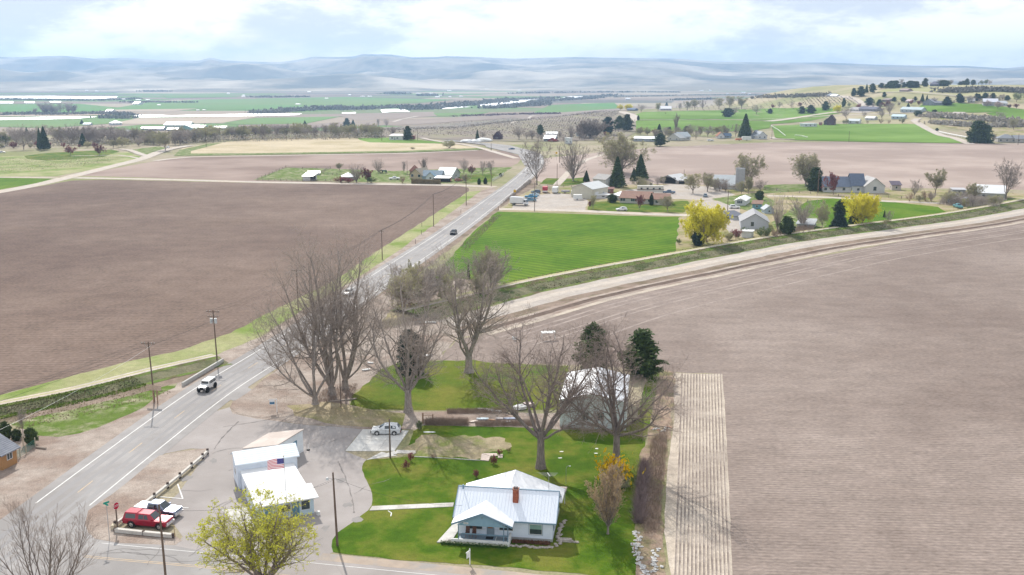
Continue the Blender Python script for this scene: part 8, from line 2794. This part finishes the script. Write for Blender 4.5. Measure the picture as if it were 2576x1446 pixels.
# ------------------------------------------------------------------ far trees
FT = [
    # left group
    ('spruce1', 'a', 450, 1000, 770, 130, 'tall dark conifer left of the two in front of the purple trees'), ('spruce3', 'a', 405, 990, 778, 70, 'slim conifer touching the tall dark conifer on its left'),
    ('spruce2', 'a', 835, 960, 835, 95, 'dark conifer right of the purple bare trees on the left'), ('bare1', 'a', 240, 1000, 790, 240, 'big bare tree left of the tall dark conifer'),
    ('bare2', 'a', 170, 960, 800, 150, 'bare tree farthest left before the white cars'), ('leafy1', 'a', 60, 960, 850, 120, 'small yellowish tree at the far left edge'),
    ('budding1', 'a', 1140, 985, 905, 140, 'round olive budding tree at the end of the left driveway'), ('budding3', 'a', 1665, 1010, 815, 210, 'round olive budding tree above the parked pale car'),
    ('redtree1', 'a', 710, 1060, 965, 130, 'left of the two dark red blossoming trees on the lawn'), ('redtree2', 'a', 1000, 1060, 960, 140, 'right of the two dark red blossoming trees on the lawn'),
    ('bare3', 'a', 620, 950, 790, 190, 'purplish bare tree between the two left conifers'), ('bare1', 'a', 720, 950, 800, 180, 'second purplish bare tree between the two left conifers'),
    ('bare2', 'a', 950, 950, 800, 190, 'purplish bare tree right of the right conifer'), ('spruce5', 'a', 270, 850, 775, 50, 'faint conifer top above the big bare tree'),
    ('pine1', 'b', 915, 790, 690, 80, 'left of two dark conifers standing over the creek trees'), ('spruce3', 'b', 978, 785, 700, 70, 'right of two dark conifers standing over the creek trees'),
    ('spruce1', 'b', 492, 750, 708, 40, 'lone small conifer on the green strip behind the creek trees'), ('spruce2', 'a', 825, 745, 700, 50, 'dark conifer by the low valley shed'),
    ('bare1', 'b', 1230, 775, 690, 60, 'bare tree left of the pair behind the creek trees'), ('bare2', 'b', 1310, 785, 690, 70, 'bare tree right of the pair behind the creek trees'),
    # middle
    ('pine4', 'c', 962, 850, 675, 140, 'leftmost of three massed dark conifers beyond the huge willow'), ('pine2', 'c', 1080, 800, 665, 110, 'middle of three massed dark conifers beyond the huge willow'), ('pine1', 'c', 1158, 815, 652, 130, 'rightmost of three massed dark conifers beyond the huge willow'),
    ('pine3', 'c', 285, 865, 752, 80, 'dark conifer beside the nearest house beyond the highway'), ('bare2', 'c', 590, 900, 745, 90, 'dusky bare tree by the tall white tank shed'),
    ('spruce4', 'c', 1480, 880, 745, 100, 'bluish conifer behind the long low white roofed shed'), ('pine2', 'c', 1490, 965, 840, 140, 'dark evergreen clump at the edge of the brown field'),
    ('poplar2', 'c', 1650, 845, 640, 65, 'tall pinkish columnar poplar beside the green slope'), ('pine5', 'c', 1580, 850, 775, 75, 'dark pine left of the columnar poplar'), ('pine1', 'c', 1755, 838, 768, 80, 'dark pine right of the columnar poplar'),
    ('spruce6', 'c', 2345, 880, 640, 150, 'large dusky spruce left of the far grey cottage'), ('bare1', 'c', 2130, 870, 750, 130, 'dark bare tree behind the rust roofed little house'), ('bare3', 'c', 2250, 870, 735, 120, 'dark bare tree left of the large dusky spruce'),
    ('willow1', 'c', 1290, 850, 770, 120, 'pale yellowish willow left of the bluish conifer'), ('willow2', 'c', 1360, 860, 780, 90, 'pale yellowish willow touching the bluish conifer'), ('redtree1', 'c', 1440, 860, 790, 90, 'purplish tree before the bluish conifer'),
    ('bare2', 'c', 1970, 870, 760, 170, 'broad purplish bare tree in the far house row'), ('bare1', 'c', 1850, 900, 790, 110, 'reddish bare tree beside the tan house of the far row'), ('redtree3', 'c', 1545, 640, 630, 20, 'small dark shrub row beyond the green slope'),
    ('round1', 'c', 2170, 672, 588, 115, 'round dark evergreen on the green slope'), ('bare2', 'c', 2245, 660, 570, 90, 'bare tree right of the round dark evergreen'), ('bare3', 'c', 2460, 645, 545, 140, 'bare reddish tree on the right green slope'),
    ('goldwillow1', 'c', 1175, 600, 542, 95, 'round pale yellow tree above the dark blue far house'), ('goldwillow2', 'c', 1090, 605, 550, 70, 'smaller pale yellow tree left of the round one'), ('spruce2', 'c', 1556, 560, 520, 35, 'tiny dark conifer pair on the plateau edge'),
    ('cypress2', 'c', 1270, 705, 655, 26, 'tiny bare conifer on the road before the green slope'), ('bare1', 'c', 1300, 620, 545, 110, 'bare tree left of the white roofed far barn'), ('budding2', 'c', 1470, 618, 530, 90, 'olive tree beside the white roofed far barn'),
    ('bare1', 'c', 1690, 605, 530, 85, 'first bare tree from the left in the plateau row'), ('budding1', 'c', 1765, 605, 515, 95, 'second bare tree from the left in the plateau row'), ('budding2', 'c', 1840, 600, 495, 100, 'third bare tree from the left in the plateau row'),
    ('bare3', 'c', 1918, 598, 500, 85, 'fourth bare tree from the left in the plateau row'), ('budding3', 'c', 2080, 595, 478, 110, 'fifth bare tree from the left in the plateau row'), ('budding1', 'c', 2190, 590, 462, 130, 'sixth bare tree from the left in the plateau row'), ('budding4', 'c', 2310, 590, 465, 140, 'seventh bare tree from the left in the plateau row'),
    ('redtree2', 'c', 935, 870, 820, 70, 'small reddish shrub below the massed dark conifers'),
    ('bare2', 'c', 70, 900, 770, 170, 'dusky bare thicket left of the houses beyond the highway'), ('bare3', 'c', 205, 900, 800, 110, 'dusky bare tree close to the conifer beyond the highway'),
    ('spruce1', 'b', 2228, 895, 800, 45, 'dark half bare conifer left of the dark cabin'), ('bare1', 'b', 2280, 895, 820, 90, 'grey green tree beside the half bare conifer'),
    # right
    ('pine1', 'd', 578, 605, 518, 80, 'dark pine above the pointed dark house'), ('pine2', 'd', 340, 640, 566, 85, 'left of a pair of round dark pines on the far green slope'), ('pine3', 'd', 430, 638, 553, 95, 'right of a pair of round dark pines on the far green slope'),
    ('goldwillow1', 'd', 695, 630, 550, 85, 'yellow green tree right of the dark pine on the far slope'), ('pine5', 'd', 860, 468, 385, 60, 'leftmost of the four dark conifers on the slope crest'), ('pine1', 'd', 932, 465, 368, 95, 'widest of the four dark conifers on the slope crest'),
    ('spruce1', 'd', 990, 430, 340, 45, 'pointed one of the four dark conifers on the slope crest'), ('pine3', 'd', 1050, 430, 338, 75, 'rightmost of the four dark conifers on the slope crest'), ('pine2', 'd', 1168, 475, 422, 45, 'small dark conifer on the dry slope'),
    ('pine4', 'd', 1020, 555, 478, 100, 'dark conifer clump below the crest conifers'), ('pine1', 'd', 1120, 565, 498, 70, 'dark conifer right of the lower clump'), ('pine2', 'd', 1270, 518, 472, 48, 'round dark conifer on the middle slope'),
    ('pine3', 'd', 1362, 520, 472, 60, 'round dark conifer left of the red blossoms'), ('spruce2', 'd', 1552, 522, 437, 50, 'pointed dark spruce above the dark grey gabled house'), ('spruce3', 'd', 1598, 510, 450, 32, 'slim spruce beside the pointed dark one'),
    ('pine2', 'd', 1480, 510, 468, 42, 'small dark conifer left of the pointed spruce'), ('redtree1', 'd', 1440, 555, 500, 75, 'left red blossoming tree on the far hillside'), ('redtree2', 'd', 1515, 560, 508, 70, 'right red blossoming tree on the far hillside'),
    ('pine1', 'd', 1800, 555, 470, 90, 'dusky conifer right of the dark hillside house'), ('pine4', 'd', 1922, 525, 437, 70, 'tall round conifer in the right hillside row'), ('pine2', 'd', 2092, 515, 437, 50, 'conifer third in the right hillside row'), ('pine3', 'd', 2180, 502, 430, 65, 'broad conifer in the right hillside row'),
    ('bare1', 'd', 2330, 540, 450, 110, 'dusky bare tree high on the right hillside'), ('leafy2', 'd', 2500, 520, 430, 140, 'olive tree mass at the right edge of the hillside'), ('redtree3', 'd', 2500, 590, 540, 80, 'purple red tree at the right edge'),
    ('pinktree1', 'd', 2200, 570, 505, 100, 'pale blossoming tree on the right hillside'), ('pinktree2', 'd', 2310, 590, 520, 110, 'second pale blossoming tree on the right hillside'), ('redtree2', 'd', 2430, 590, 545, 60, 'small dark red bush between the blossoming trees'),
    ('cedar1', 'd', 2105, 932, 718, 195, 'left dome of the massive dark cypresses'), ('cedar2', 'd', 2195, 935, 760, 125, 'right dome of the massive dark cypresses'), ('bare1', 'd', 2270, 935, 840, 90, 'bare reddish tree right of the dark domes'),
    ('round2', 'd', 1672, 658, 600, 55, 'round dark evergreen in the middle of the right settlement'), ('round3', 'd', 1510, 662, 612, 80, 'round dark evergreen below the long grey green building'), ('round1', 'd', 1700, 812, 785, 32, 'small dark bush beside the curving lane'),
    ('bare2', 'd', 785, 705, 570, 130, 'big pale bare tree on the far yard'), ('bare3', 'd', 1145, 700, 570, 110, 'big pale bare tree between the far mobile homes'), ('bare1', 'd', 965, 680, 615, 70, 'small pale bare tree behind the far mobile home'),
    ('bare2', 'd', 1225, 660, 530, 110, 'bare tree left of the long grey green building'), ('budding1', 'd', 2470, 800, 690, 130, 'olive budding tree in the right scrub'), ('bare1', 'd', 2330, 690, 620, 120, 'grey bare tree in the right scrub'),
    ('bare3', 'd', 1635, 700, 625, 90, 'bare tree left edge of the right scrub'), ('pine5', 'd', 760, 575, 485, 45, 'bluish tree at the right end of the vineyard'), ('leafy1', 'd', 815, 575, 530, 40, 'small green tree at the right end of the vineyard'),
    ('pine2', 'd', 1580, 372, 285, 65, 'tall dark conifer on the hill crest beside the dark house'), ('round2', 'd', 1770, 365, 303, 110, 'domed dark tree over the dark crest house'), ('pine3', 'd', 2000, 355, 288, 55, 'dark conifer right on the hill crest'), ('pine1', 'd', 2065, 352, 300, 55, 'second dark conifer right on the hill crest'),
    ('bare1', 'd', 1340, 350, 290, 90, 'bare tree left on the hill crest'), ('bare2', 'd', 1455, 345, 283, 80, 'second bare tree left on the hill crest'), ('pine4', 'd', 20, 640, 590, 60, 'dark conifer left of the paired round pines'),
    ('redtree1', 'd', 45, 590, 545, 60, 'reddish tree on the green slope, leftmost'), ('bare3', 'd', 110, 590, 515, 60, 'bare tree on the green slope left of the vineyard'), ('bare1', 'd', 235, 580, 510, 70, 'bare tree on the green slope beside the vineyard'), ('redtree2', 'd', 320, 575, 525, 60, 'reddish tree on the green slope beside the vineyard'),
    ('spruce1', 'd', 1410, 580, 530, 45, 'small bluish spruce below the red blossoming trees'),
]
for q in FT:
    p_ = PC(q[1], q[2], q[3])
    plant_at({'spruce': 'spruce_tree', 'pine': 'pine_tree', 'bare': 'bare_tree', 'budding': 'budding_tree', 'redtree': 'red_tree', 'willow': 'willow_tree', 'goldwillow': 'willow_tree', 'cypress': 'cypress_tree', 'poplar': 'poplar_tree', 'leafy': 'leafy_tree',
              'round': 'evergreen_tree', 'cedar': 'cypress_tree', 'pinktree': 'blossoming_tree'}[q[0].rstrip('0123456789')], q[0], *q[1:6], q[6], 'tree', parts=p_[1] < 1100)

# belts of trees: each its own object
rg = random.Random(5)


def belt(c, pts, n, h, kinds, label, group, dv=6, name='bare_tree'):
    """trees strung along a line of the ground"""
    w_ = [PC(c, *q) for q in pts]
    seg = [(w_[i], w_[i + 1]) for i in range(len(w_) - 1)]
    Ls = [(b - a).length for a, b in seg]
    made = []
    for i in range(n):
        t = (i + rg.uniform(.1, .9)) / n * sum(Ls)
        for (a, b), L in zip(seg, Ls):
            if t <= L:
                break
            t -= L
        q = a.lerp(b, min(1, t / L))
        q = q + Vector((rg.uniform(-1, 1) * h * .4, rg.uniform(-1, 1) * dv, 0))
        q.z = float(Hf(q.x, q.y))
        hh = h * rg.uniform(.5, 1.15)
        made.append(plant(name, rg.choice(kinds), q, hh, hh * rg.uniform(.9, 1.6), label, 'tree', group, parts=False))
    if n <= 24:
        made.sort(key=lambda o: o.location.x / o.location.y)
        for o, nth in zip(made, 'leftmost second third fourth fifth sixth seventh eighth ninth tenth eleventh twelfth thirteenth fourteenth fifteenth sixteenth seventeenth eighteenth nineteenth twentieth twenty-first twenty-second twenty-third twenty-fourth'.split()):
            o['label'] = nth + ('' if nth == 'leftmost' else ' from the left') + ', ' + label


belt('a', ((0, 950), (400, 925), (900, 925), (1400, 945), (1900, 925), (2100, 905)), 70, 12, ['bare1', 'bare2', 'bare3', 'willow1', 'shrub1', 'vase1'], 'leafless purplish tree in the left creek belt behind the gravel road', 'trees of the left creek belt', 30)
belt('b', ((-500, 905), (0, 885), (400, 872), (900, 868), (1330, 868)), 66, 11, ['bare1', 'bare2', 'willow2', 'vase2', 'budding1', 'shrub2'], 'grey leafless tree in the creek belt behind the tan field', 'trees of the creek belt behind the tan field', 22)
belt('a', ((1000, 900), (1500, 905), (2500, 865)), 20, 9, ['willow1', 'bare2', 'shrub1'], 'pale scrubby tree behind the left creek belt', 'scrubby trees behind the left creek belt', 30)
belt('a', ((0, 985), (500, 985), (1050, 985)), 9, 5, ['redshrub1', 'shrub1', 'redtree1'], 'low reddish bush along the left lawn', 'bushes along the left lawn', 6, name='bush')
belt('a', ((365, 630), (560, 635), (765, 635)), 14, 22, ['poplar1', 'bare1', 'poplar2'], 'upright grey tree of the grove on the left green field', 'grove on the left green field', 20)
belt('c', ((700, 880), (860, 885)), 9, 15, ['poplar1', 'poplar3'], 'thin columnar bare tree by the grey green farmhouse', 'columnar bare trees by the grey green farmhouse', 4, name='poplar_tree')
belt('d', ((1150, 385), (1300, 380), (1530, 378)), 16, 9, ['pine1', 'pine2', 'round1'], 'dark evergreen in the row along the hill crest', 'evergreen row on the hill crest', 6, name='evergreen_tree')
belt('d', ((1630, 355), (1880, 352), (2250, 350)), 16, 9, ['bare1', 'pine1', 'bare2', 'leafy1'], 'mixed tree in the thicket right on the hill crest', 'thicket right on the hill crest', 8, name='crest_tree')
belt('d', ((1950, 322), (2200, 320), (2600, 322)), 24, 12, ['poplar1', 'poplar2', 'bare1'], 'thin bare tree of the skyline orchard on the hill', 'skyline trees on the right hill', 8, name='poplar_tree')
belt('d', ((860, 600), (1200, 590), (1350, 560)), 8, 8, ['bare1', 'bare2', 'redtree1'], 'small bare tree around the dusky houses of the slope', 'small trees of the far slope', 10)
belt('d', ((1650, 560), (1950, 530), (2450, 500)), 14, 8, ['bare2', 'bare3', 'pine1'], 'small dusky tree between the hillside houses', 'small trees between the hillside houses', 10)
belt('d', ((680, 745), (1100, 740), (1500, 735)), 8, 6, ['bare2', 'shrub1', 'dryshrub1'], 'small bare bush behind the far mobile homes', 'bushes behind the far mobile homes', 4, name='bush')
belt('h', ((1620, 590), (1760, 585), (1950, 610), (2100, 640), (2330, 620)), 13, 5, ['shrub1', 'bare2', 'dryshrub1', 'budding1'], 'scraggy bush of the brushy right yard', 'bushes of the brushy right yard', 6, name='bush')
belt('g', ((1380, 640), (1560, 600), (1680, 560)), 7, 4.5, ['shrub1', 'bare1', 'budding1'], 'low budding bush behind the long camper', 'bushes behind the long camper', 4, name='bush')
belt('g', ((2120, 625), (2300, 655), (2560, 640)), 8, 6, ['shrub1', 'budding2', 'bare3'], 'low budding tree around the silo yard', 'low trees around the silo yard', 5, name='bush')
belt('g', ((1800, 1200), (2200, 1150), (2500, 1100)), 9, 3, ['shrub1', 'dryshrub1', 'greenshrub1'], 'low bank shrub right of the bright yellow willow', 'low shrubs on the bank by the yellow willow', 3, name='bush')
belt('c', ((100, 905), (350, 905), (820, 905)), 12, 8, ['bare1', 'bare2', 'bare3'], 'bare tree around the houses beyond the highway', 'bare trees around the houses beyond the highway', 12)
belt('c', ((1380, 900), (1800, 860), (2400, 870)), 16, 9, ['bare1', 'bare2', 'budding1', 'redtree1'], 'bare tree between the houses of the far row', 'bare trees of the far house row', 8)


def clumps(name, pts, n, size, h, m, label, amp=10, seed=0):
    """far wood that reads as one dark line"""
    r = random.Random(seed)
    w_ = [P(*q) for q in pts]
    out = []
    far = w_[0].y > 1900
    if far:
        n, h, size = int(n * .55), h * .5, size * .75
    for i in range(n):
        k = r.randrange(len(w_) - 1)
        q = w_[k].lerp(w_[k + 1], r.random())
        x, y = q.x + r.gauss(0, amp), q.y + r.gauss(0, amp * 1.3)
        z = float(Hf(x, y))
        hh = h * r.uniform(.35, 1)
        for _ in range(5):
            out.append((x + r.gauss(0, size), y + r.gauss(0, size), z + hh * r.uniform(.05, 1)))
    o = link(name, leaf_mesh(name, out, size, m, seed))
    tag(o, label, 'woods', kind='stuff')


FW = mat('far_wood', (.15, .15, .125), (.23, .21, .18), scale=.01, rough=.95)
FWG = mat('far_brush', (.34, .30, .25), (.42, .38, .32), scale=.01, rough=.95)
for i, (pts, n, s, h, m_) in enumerate((
        ([(0, 288), (120, 288), (260, 286), (330, 290)], 500, 5, 12, FW), ([(260, 296), (330, 297)], 120, 5, 12, FW), ([(0, 250), (100, 252), (250, 253), (350, 249)], 380, 6, 12, FW), ([(310, 257), (500, 258)], 160, 6, 8, FW),
        ([(644, 286), (780, 276), (870, 274)], 520, 7, 18, FW), ([(870, 276), (960, 272), (1040, 268)], 260, 7, 15, FW), ([(1040, 276), (1130, 268), (1200, 262), (1288, 252)], 700, 8, 20, FW), ([(1230, 272), (1330, 266), (1370, 258)], 420, 8, 16, FW),
        ([(1370, 254), (1480, 248), (1540, 240)], 300, 8, 14, FW), ([(1290, 252), (1400, 246)], 160, 7, 12, FW), ([(790, 220), (860, 220)], 120, 9, 12, FW), ([(970, 236), (1020, 237)], 110, 8, 18, FW), ([(1055, 241), (1100, 240)], 120, 8, 18, FW),
        ([(365, 230), (425, 230)], 110, 8, 12, FW), ([(644, 245), (760, 244)], 140, 8, 10, FW), ([(1540, 245), (1700, 240), (1900, 238)], 500, 3, 8, FW), ([(1690, 252), (1790, 249)], 260, 5, 12, FW), ([(1900, 246), (2000, 243), (2080, 241)], 260, 2, 5, FW),
        ([(1290, 235), (1500, 232), (1700, 232)], 320, 8, 12, FW), ([(1620, 226), (1800, 225)], 160, 7, 9, FW), ([(2330, 292), (2450, 300), (2576, 310)], 600, 1.8, 5, FWG), ([(2350, 310), (2450, 318), (2576, 318)], 600, 1.6, 4, FWG),
        ([(2380, 232), (2500, 228), (2620, 236)], 900, 2.5, 6, FW), ([(100, 215), (500, 214), (900, 213), (1300, 216)], 300, 9, 10, FW), ([(1150, 292), (1290, 288), (1400, 286)], 300, 4, 5, mat('purple_brush_far', (.16, .09, .10)))
        )):
    clumps('far_wood', pts, n, s, h, m_, 'hazy strip of far woodland and brush on the valley floor', amp=s * 2.2, seed=i)
# orchard rows on the slope beyond the highway and the vineyard rows of the hill
def rows(name, quad, nr, npr, h, s, m, label, seed=0, jit=.4):
    r = random.Random(seed)
    a, b, c, d = [Vector(q) for q in quad]
    out = []
    for i in range(nr):
        u = (i + .5) / nr
        p0, p1 = a.lerp(b, u), d.lerp(c, u)
        for j in range(npr):
            q = p0.lerp(p1, (j + r.random()) / npr)
            x, y = q.x + r.gauss(0, jit), q.y + r.gauss(0, jit)
            out.append((x, y, float(Hf(x, y)) + r.uniform(.1, h)))
    o = link(name, leaf_mesh(name, out, s, m, seed))
    tag(o, label, 'orchard', kind='stuff')


OB = mat('orchard_branches', (.22, .19, .165), (.28, .24, .21), scale=.05)
rows('orchard', [P(880, 340), P(1560, 350), P(1600, 305), P(1000, 318)], 110, 90, 2.6, .7, OB, 'brownish leafless orchard rows on the slope beyond the highway', 1)
rows('orchard', [P(1100, 312), P(1540, 298), P(1560, 282), P(1290, 298)], 70, 60, 2.6, .8, OB, 'leafless orchard rows on the upper slope beyond the highway', 2)
rows('vineyard', [P(2028, 268), P(2165, 262), P(2140, 245), P(2012, 248)], 14, 110, 2.2, .6, OB, 'dark vineyard rows on the far pale slope', 3, jit=.2)
rows('orchard', [P(1680, 275), P(2100, 268), P(2100, 255), P(1700, 262)], 26, 60, 2.6, .8, OB, 'brown orchard rows behind the plateau trees', 4, jit=.3)
rows('creek_brush', [P(0, 372), P(960, 348), P(960, 342), P(0, 360)], 160, 45, 5, .8, FWG, 'grey brush filling the creek belt under the bare trees', 7, jit=3)
rows('nursery', [P(0, 440), P(250, 415), P(330, 395), P(0, 400)], 60, 70, 1.9, .22, mat('nursery_stalks', (.30, .26, .19), (.22, .19, .13), scale=.3), 'young sapling nursery left of the gravel road', 5)
rows('orchard', [P(520, 330), P(900, 325), P(880, 318), P(540, 320)], 60, 20, 3, .8, mat('purple_orchard', (.17, .12, .11)), 'reddish brown orchard strip behind the creek belt', 6)
# irrigation pipe and guard rails of the far roads
for i, (pts, lab) in enumerate((((('d', 30, 770), ('d', 100, 810), ('d', 175, 873)), 'left arm of the white wheel line irrigation in the far green field'), ((('d', 270, 866), ('d', 340, 872), ('d', 400, 888)), 'right arm of the white wheel line irrigation in the far green field'),
                           ((('d', 1720, 832), ('d', 1850, 860), ('d', 2000, 888)), 'white fence along the curving far lane'))):
    w_ = [PC(*q) for q in pts]
    r = thing('irrigation_line' if i < 2 else 'white_fence', w_[0], 0, lab, 'irrigation pipe' if i < 2 else 'fence')
    for a, b in zip(w_, w_[1:]):
        MB().tube(a - w_[0] + Vector((0, 0, 1.2)), b - w_[0] + Vector((0, 0, 1.2)), .2 if i < 2 else .45, n=6).build('pipe' if i < 2 else 'rail', WHITEP, r)
        for k in range(6):
            q = a.lerp(b, k / 6) - w_[0]
            MB().box(q.x - .12, q.x + .12, q.y - .12, q.y + .12, q.z - .2, q.z + 1.4).build('stand', WHITEP, r)
# tarps by the cabin
for i, (u, v, L, h) in enumerate(((2130, 925, 12, 2.2), (2210, 925, 9, 2.4), (2290, 918, 14, 3.0))):
    p = PC('b', u, v)
    tag(MB().blob((0, 0, h * .3), (L / 2, 4, h * .7), seed=i, n=12, m=6, jit=.15).build('covered_stack', WHITEP, None, p), ('left', 'middle', 'right')[i] + ' white covered stack left of the dark cabin beyond the highway bend', 'stack')

# ------------------------------------------------------------------ haze over the whole valley
hz = bpy.data.materials.new('haze')
hz.use_nodes = True
N = hz.node_tree.nodes
N.clear()
ou = N.new('ShaderNodeOutputMaterial')
pv = N.new('ShaderNodeVolumePrincipled')
pv.inputs['Color'].default_value = (.46, .69, 1.0, 1)
pv.inputs['Density'].default_value = 1.05e-4
pv.inputs['Anisotropy'].default_value = 0.3
hz.node_tree.links.new(pv.outputs[0], ou.inputs['Volume'])
ho = MB().box(-11000, 11000, -400, 10900, -45, 300).build('haze', hz)
ho['kind'] = 'stuff'
ho.data.name = 'haze'
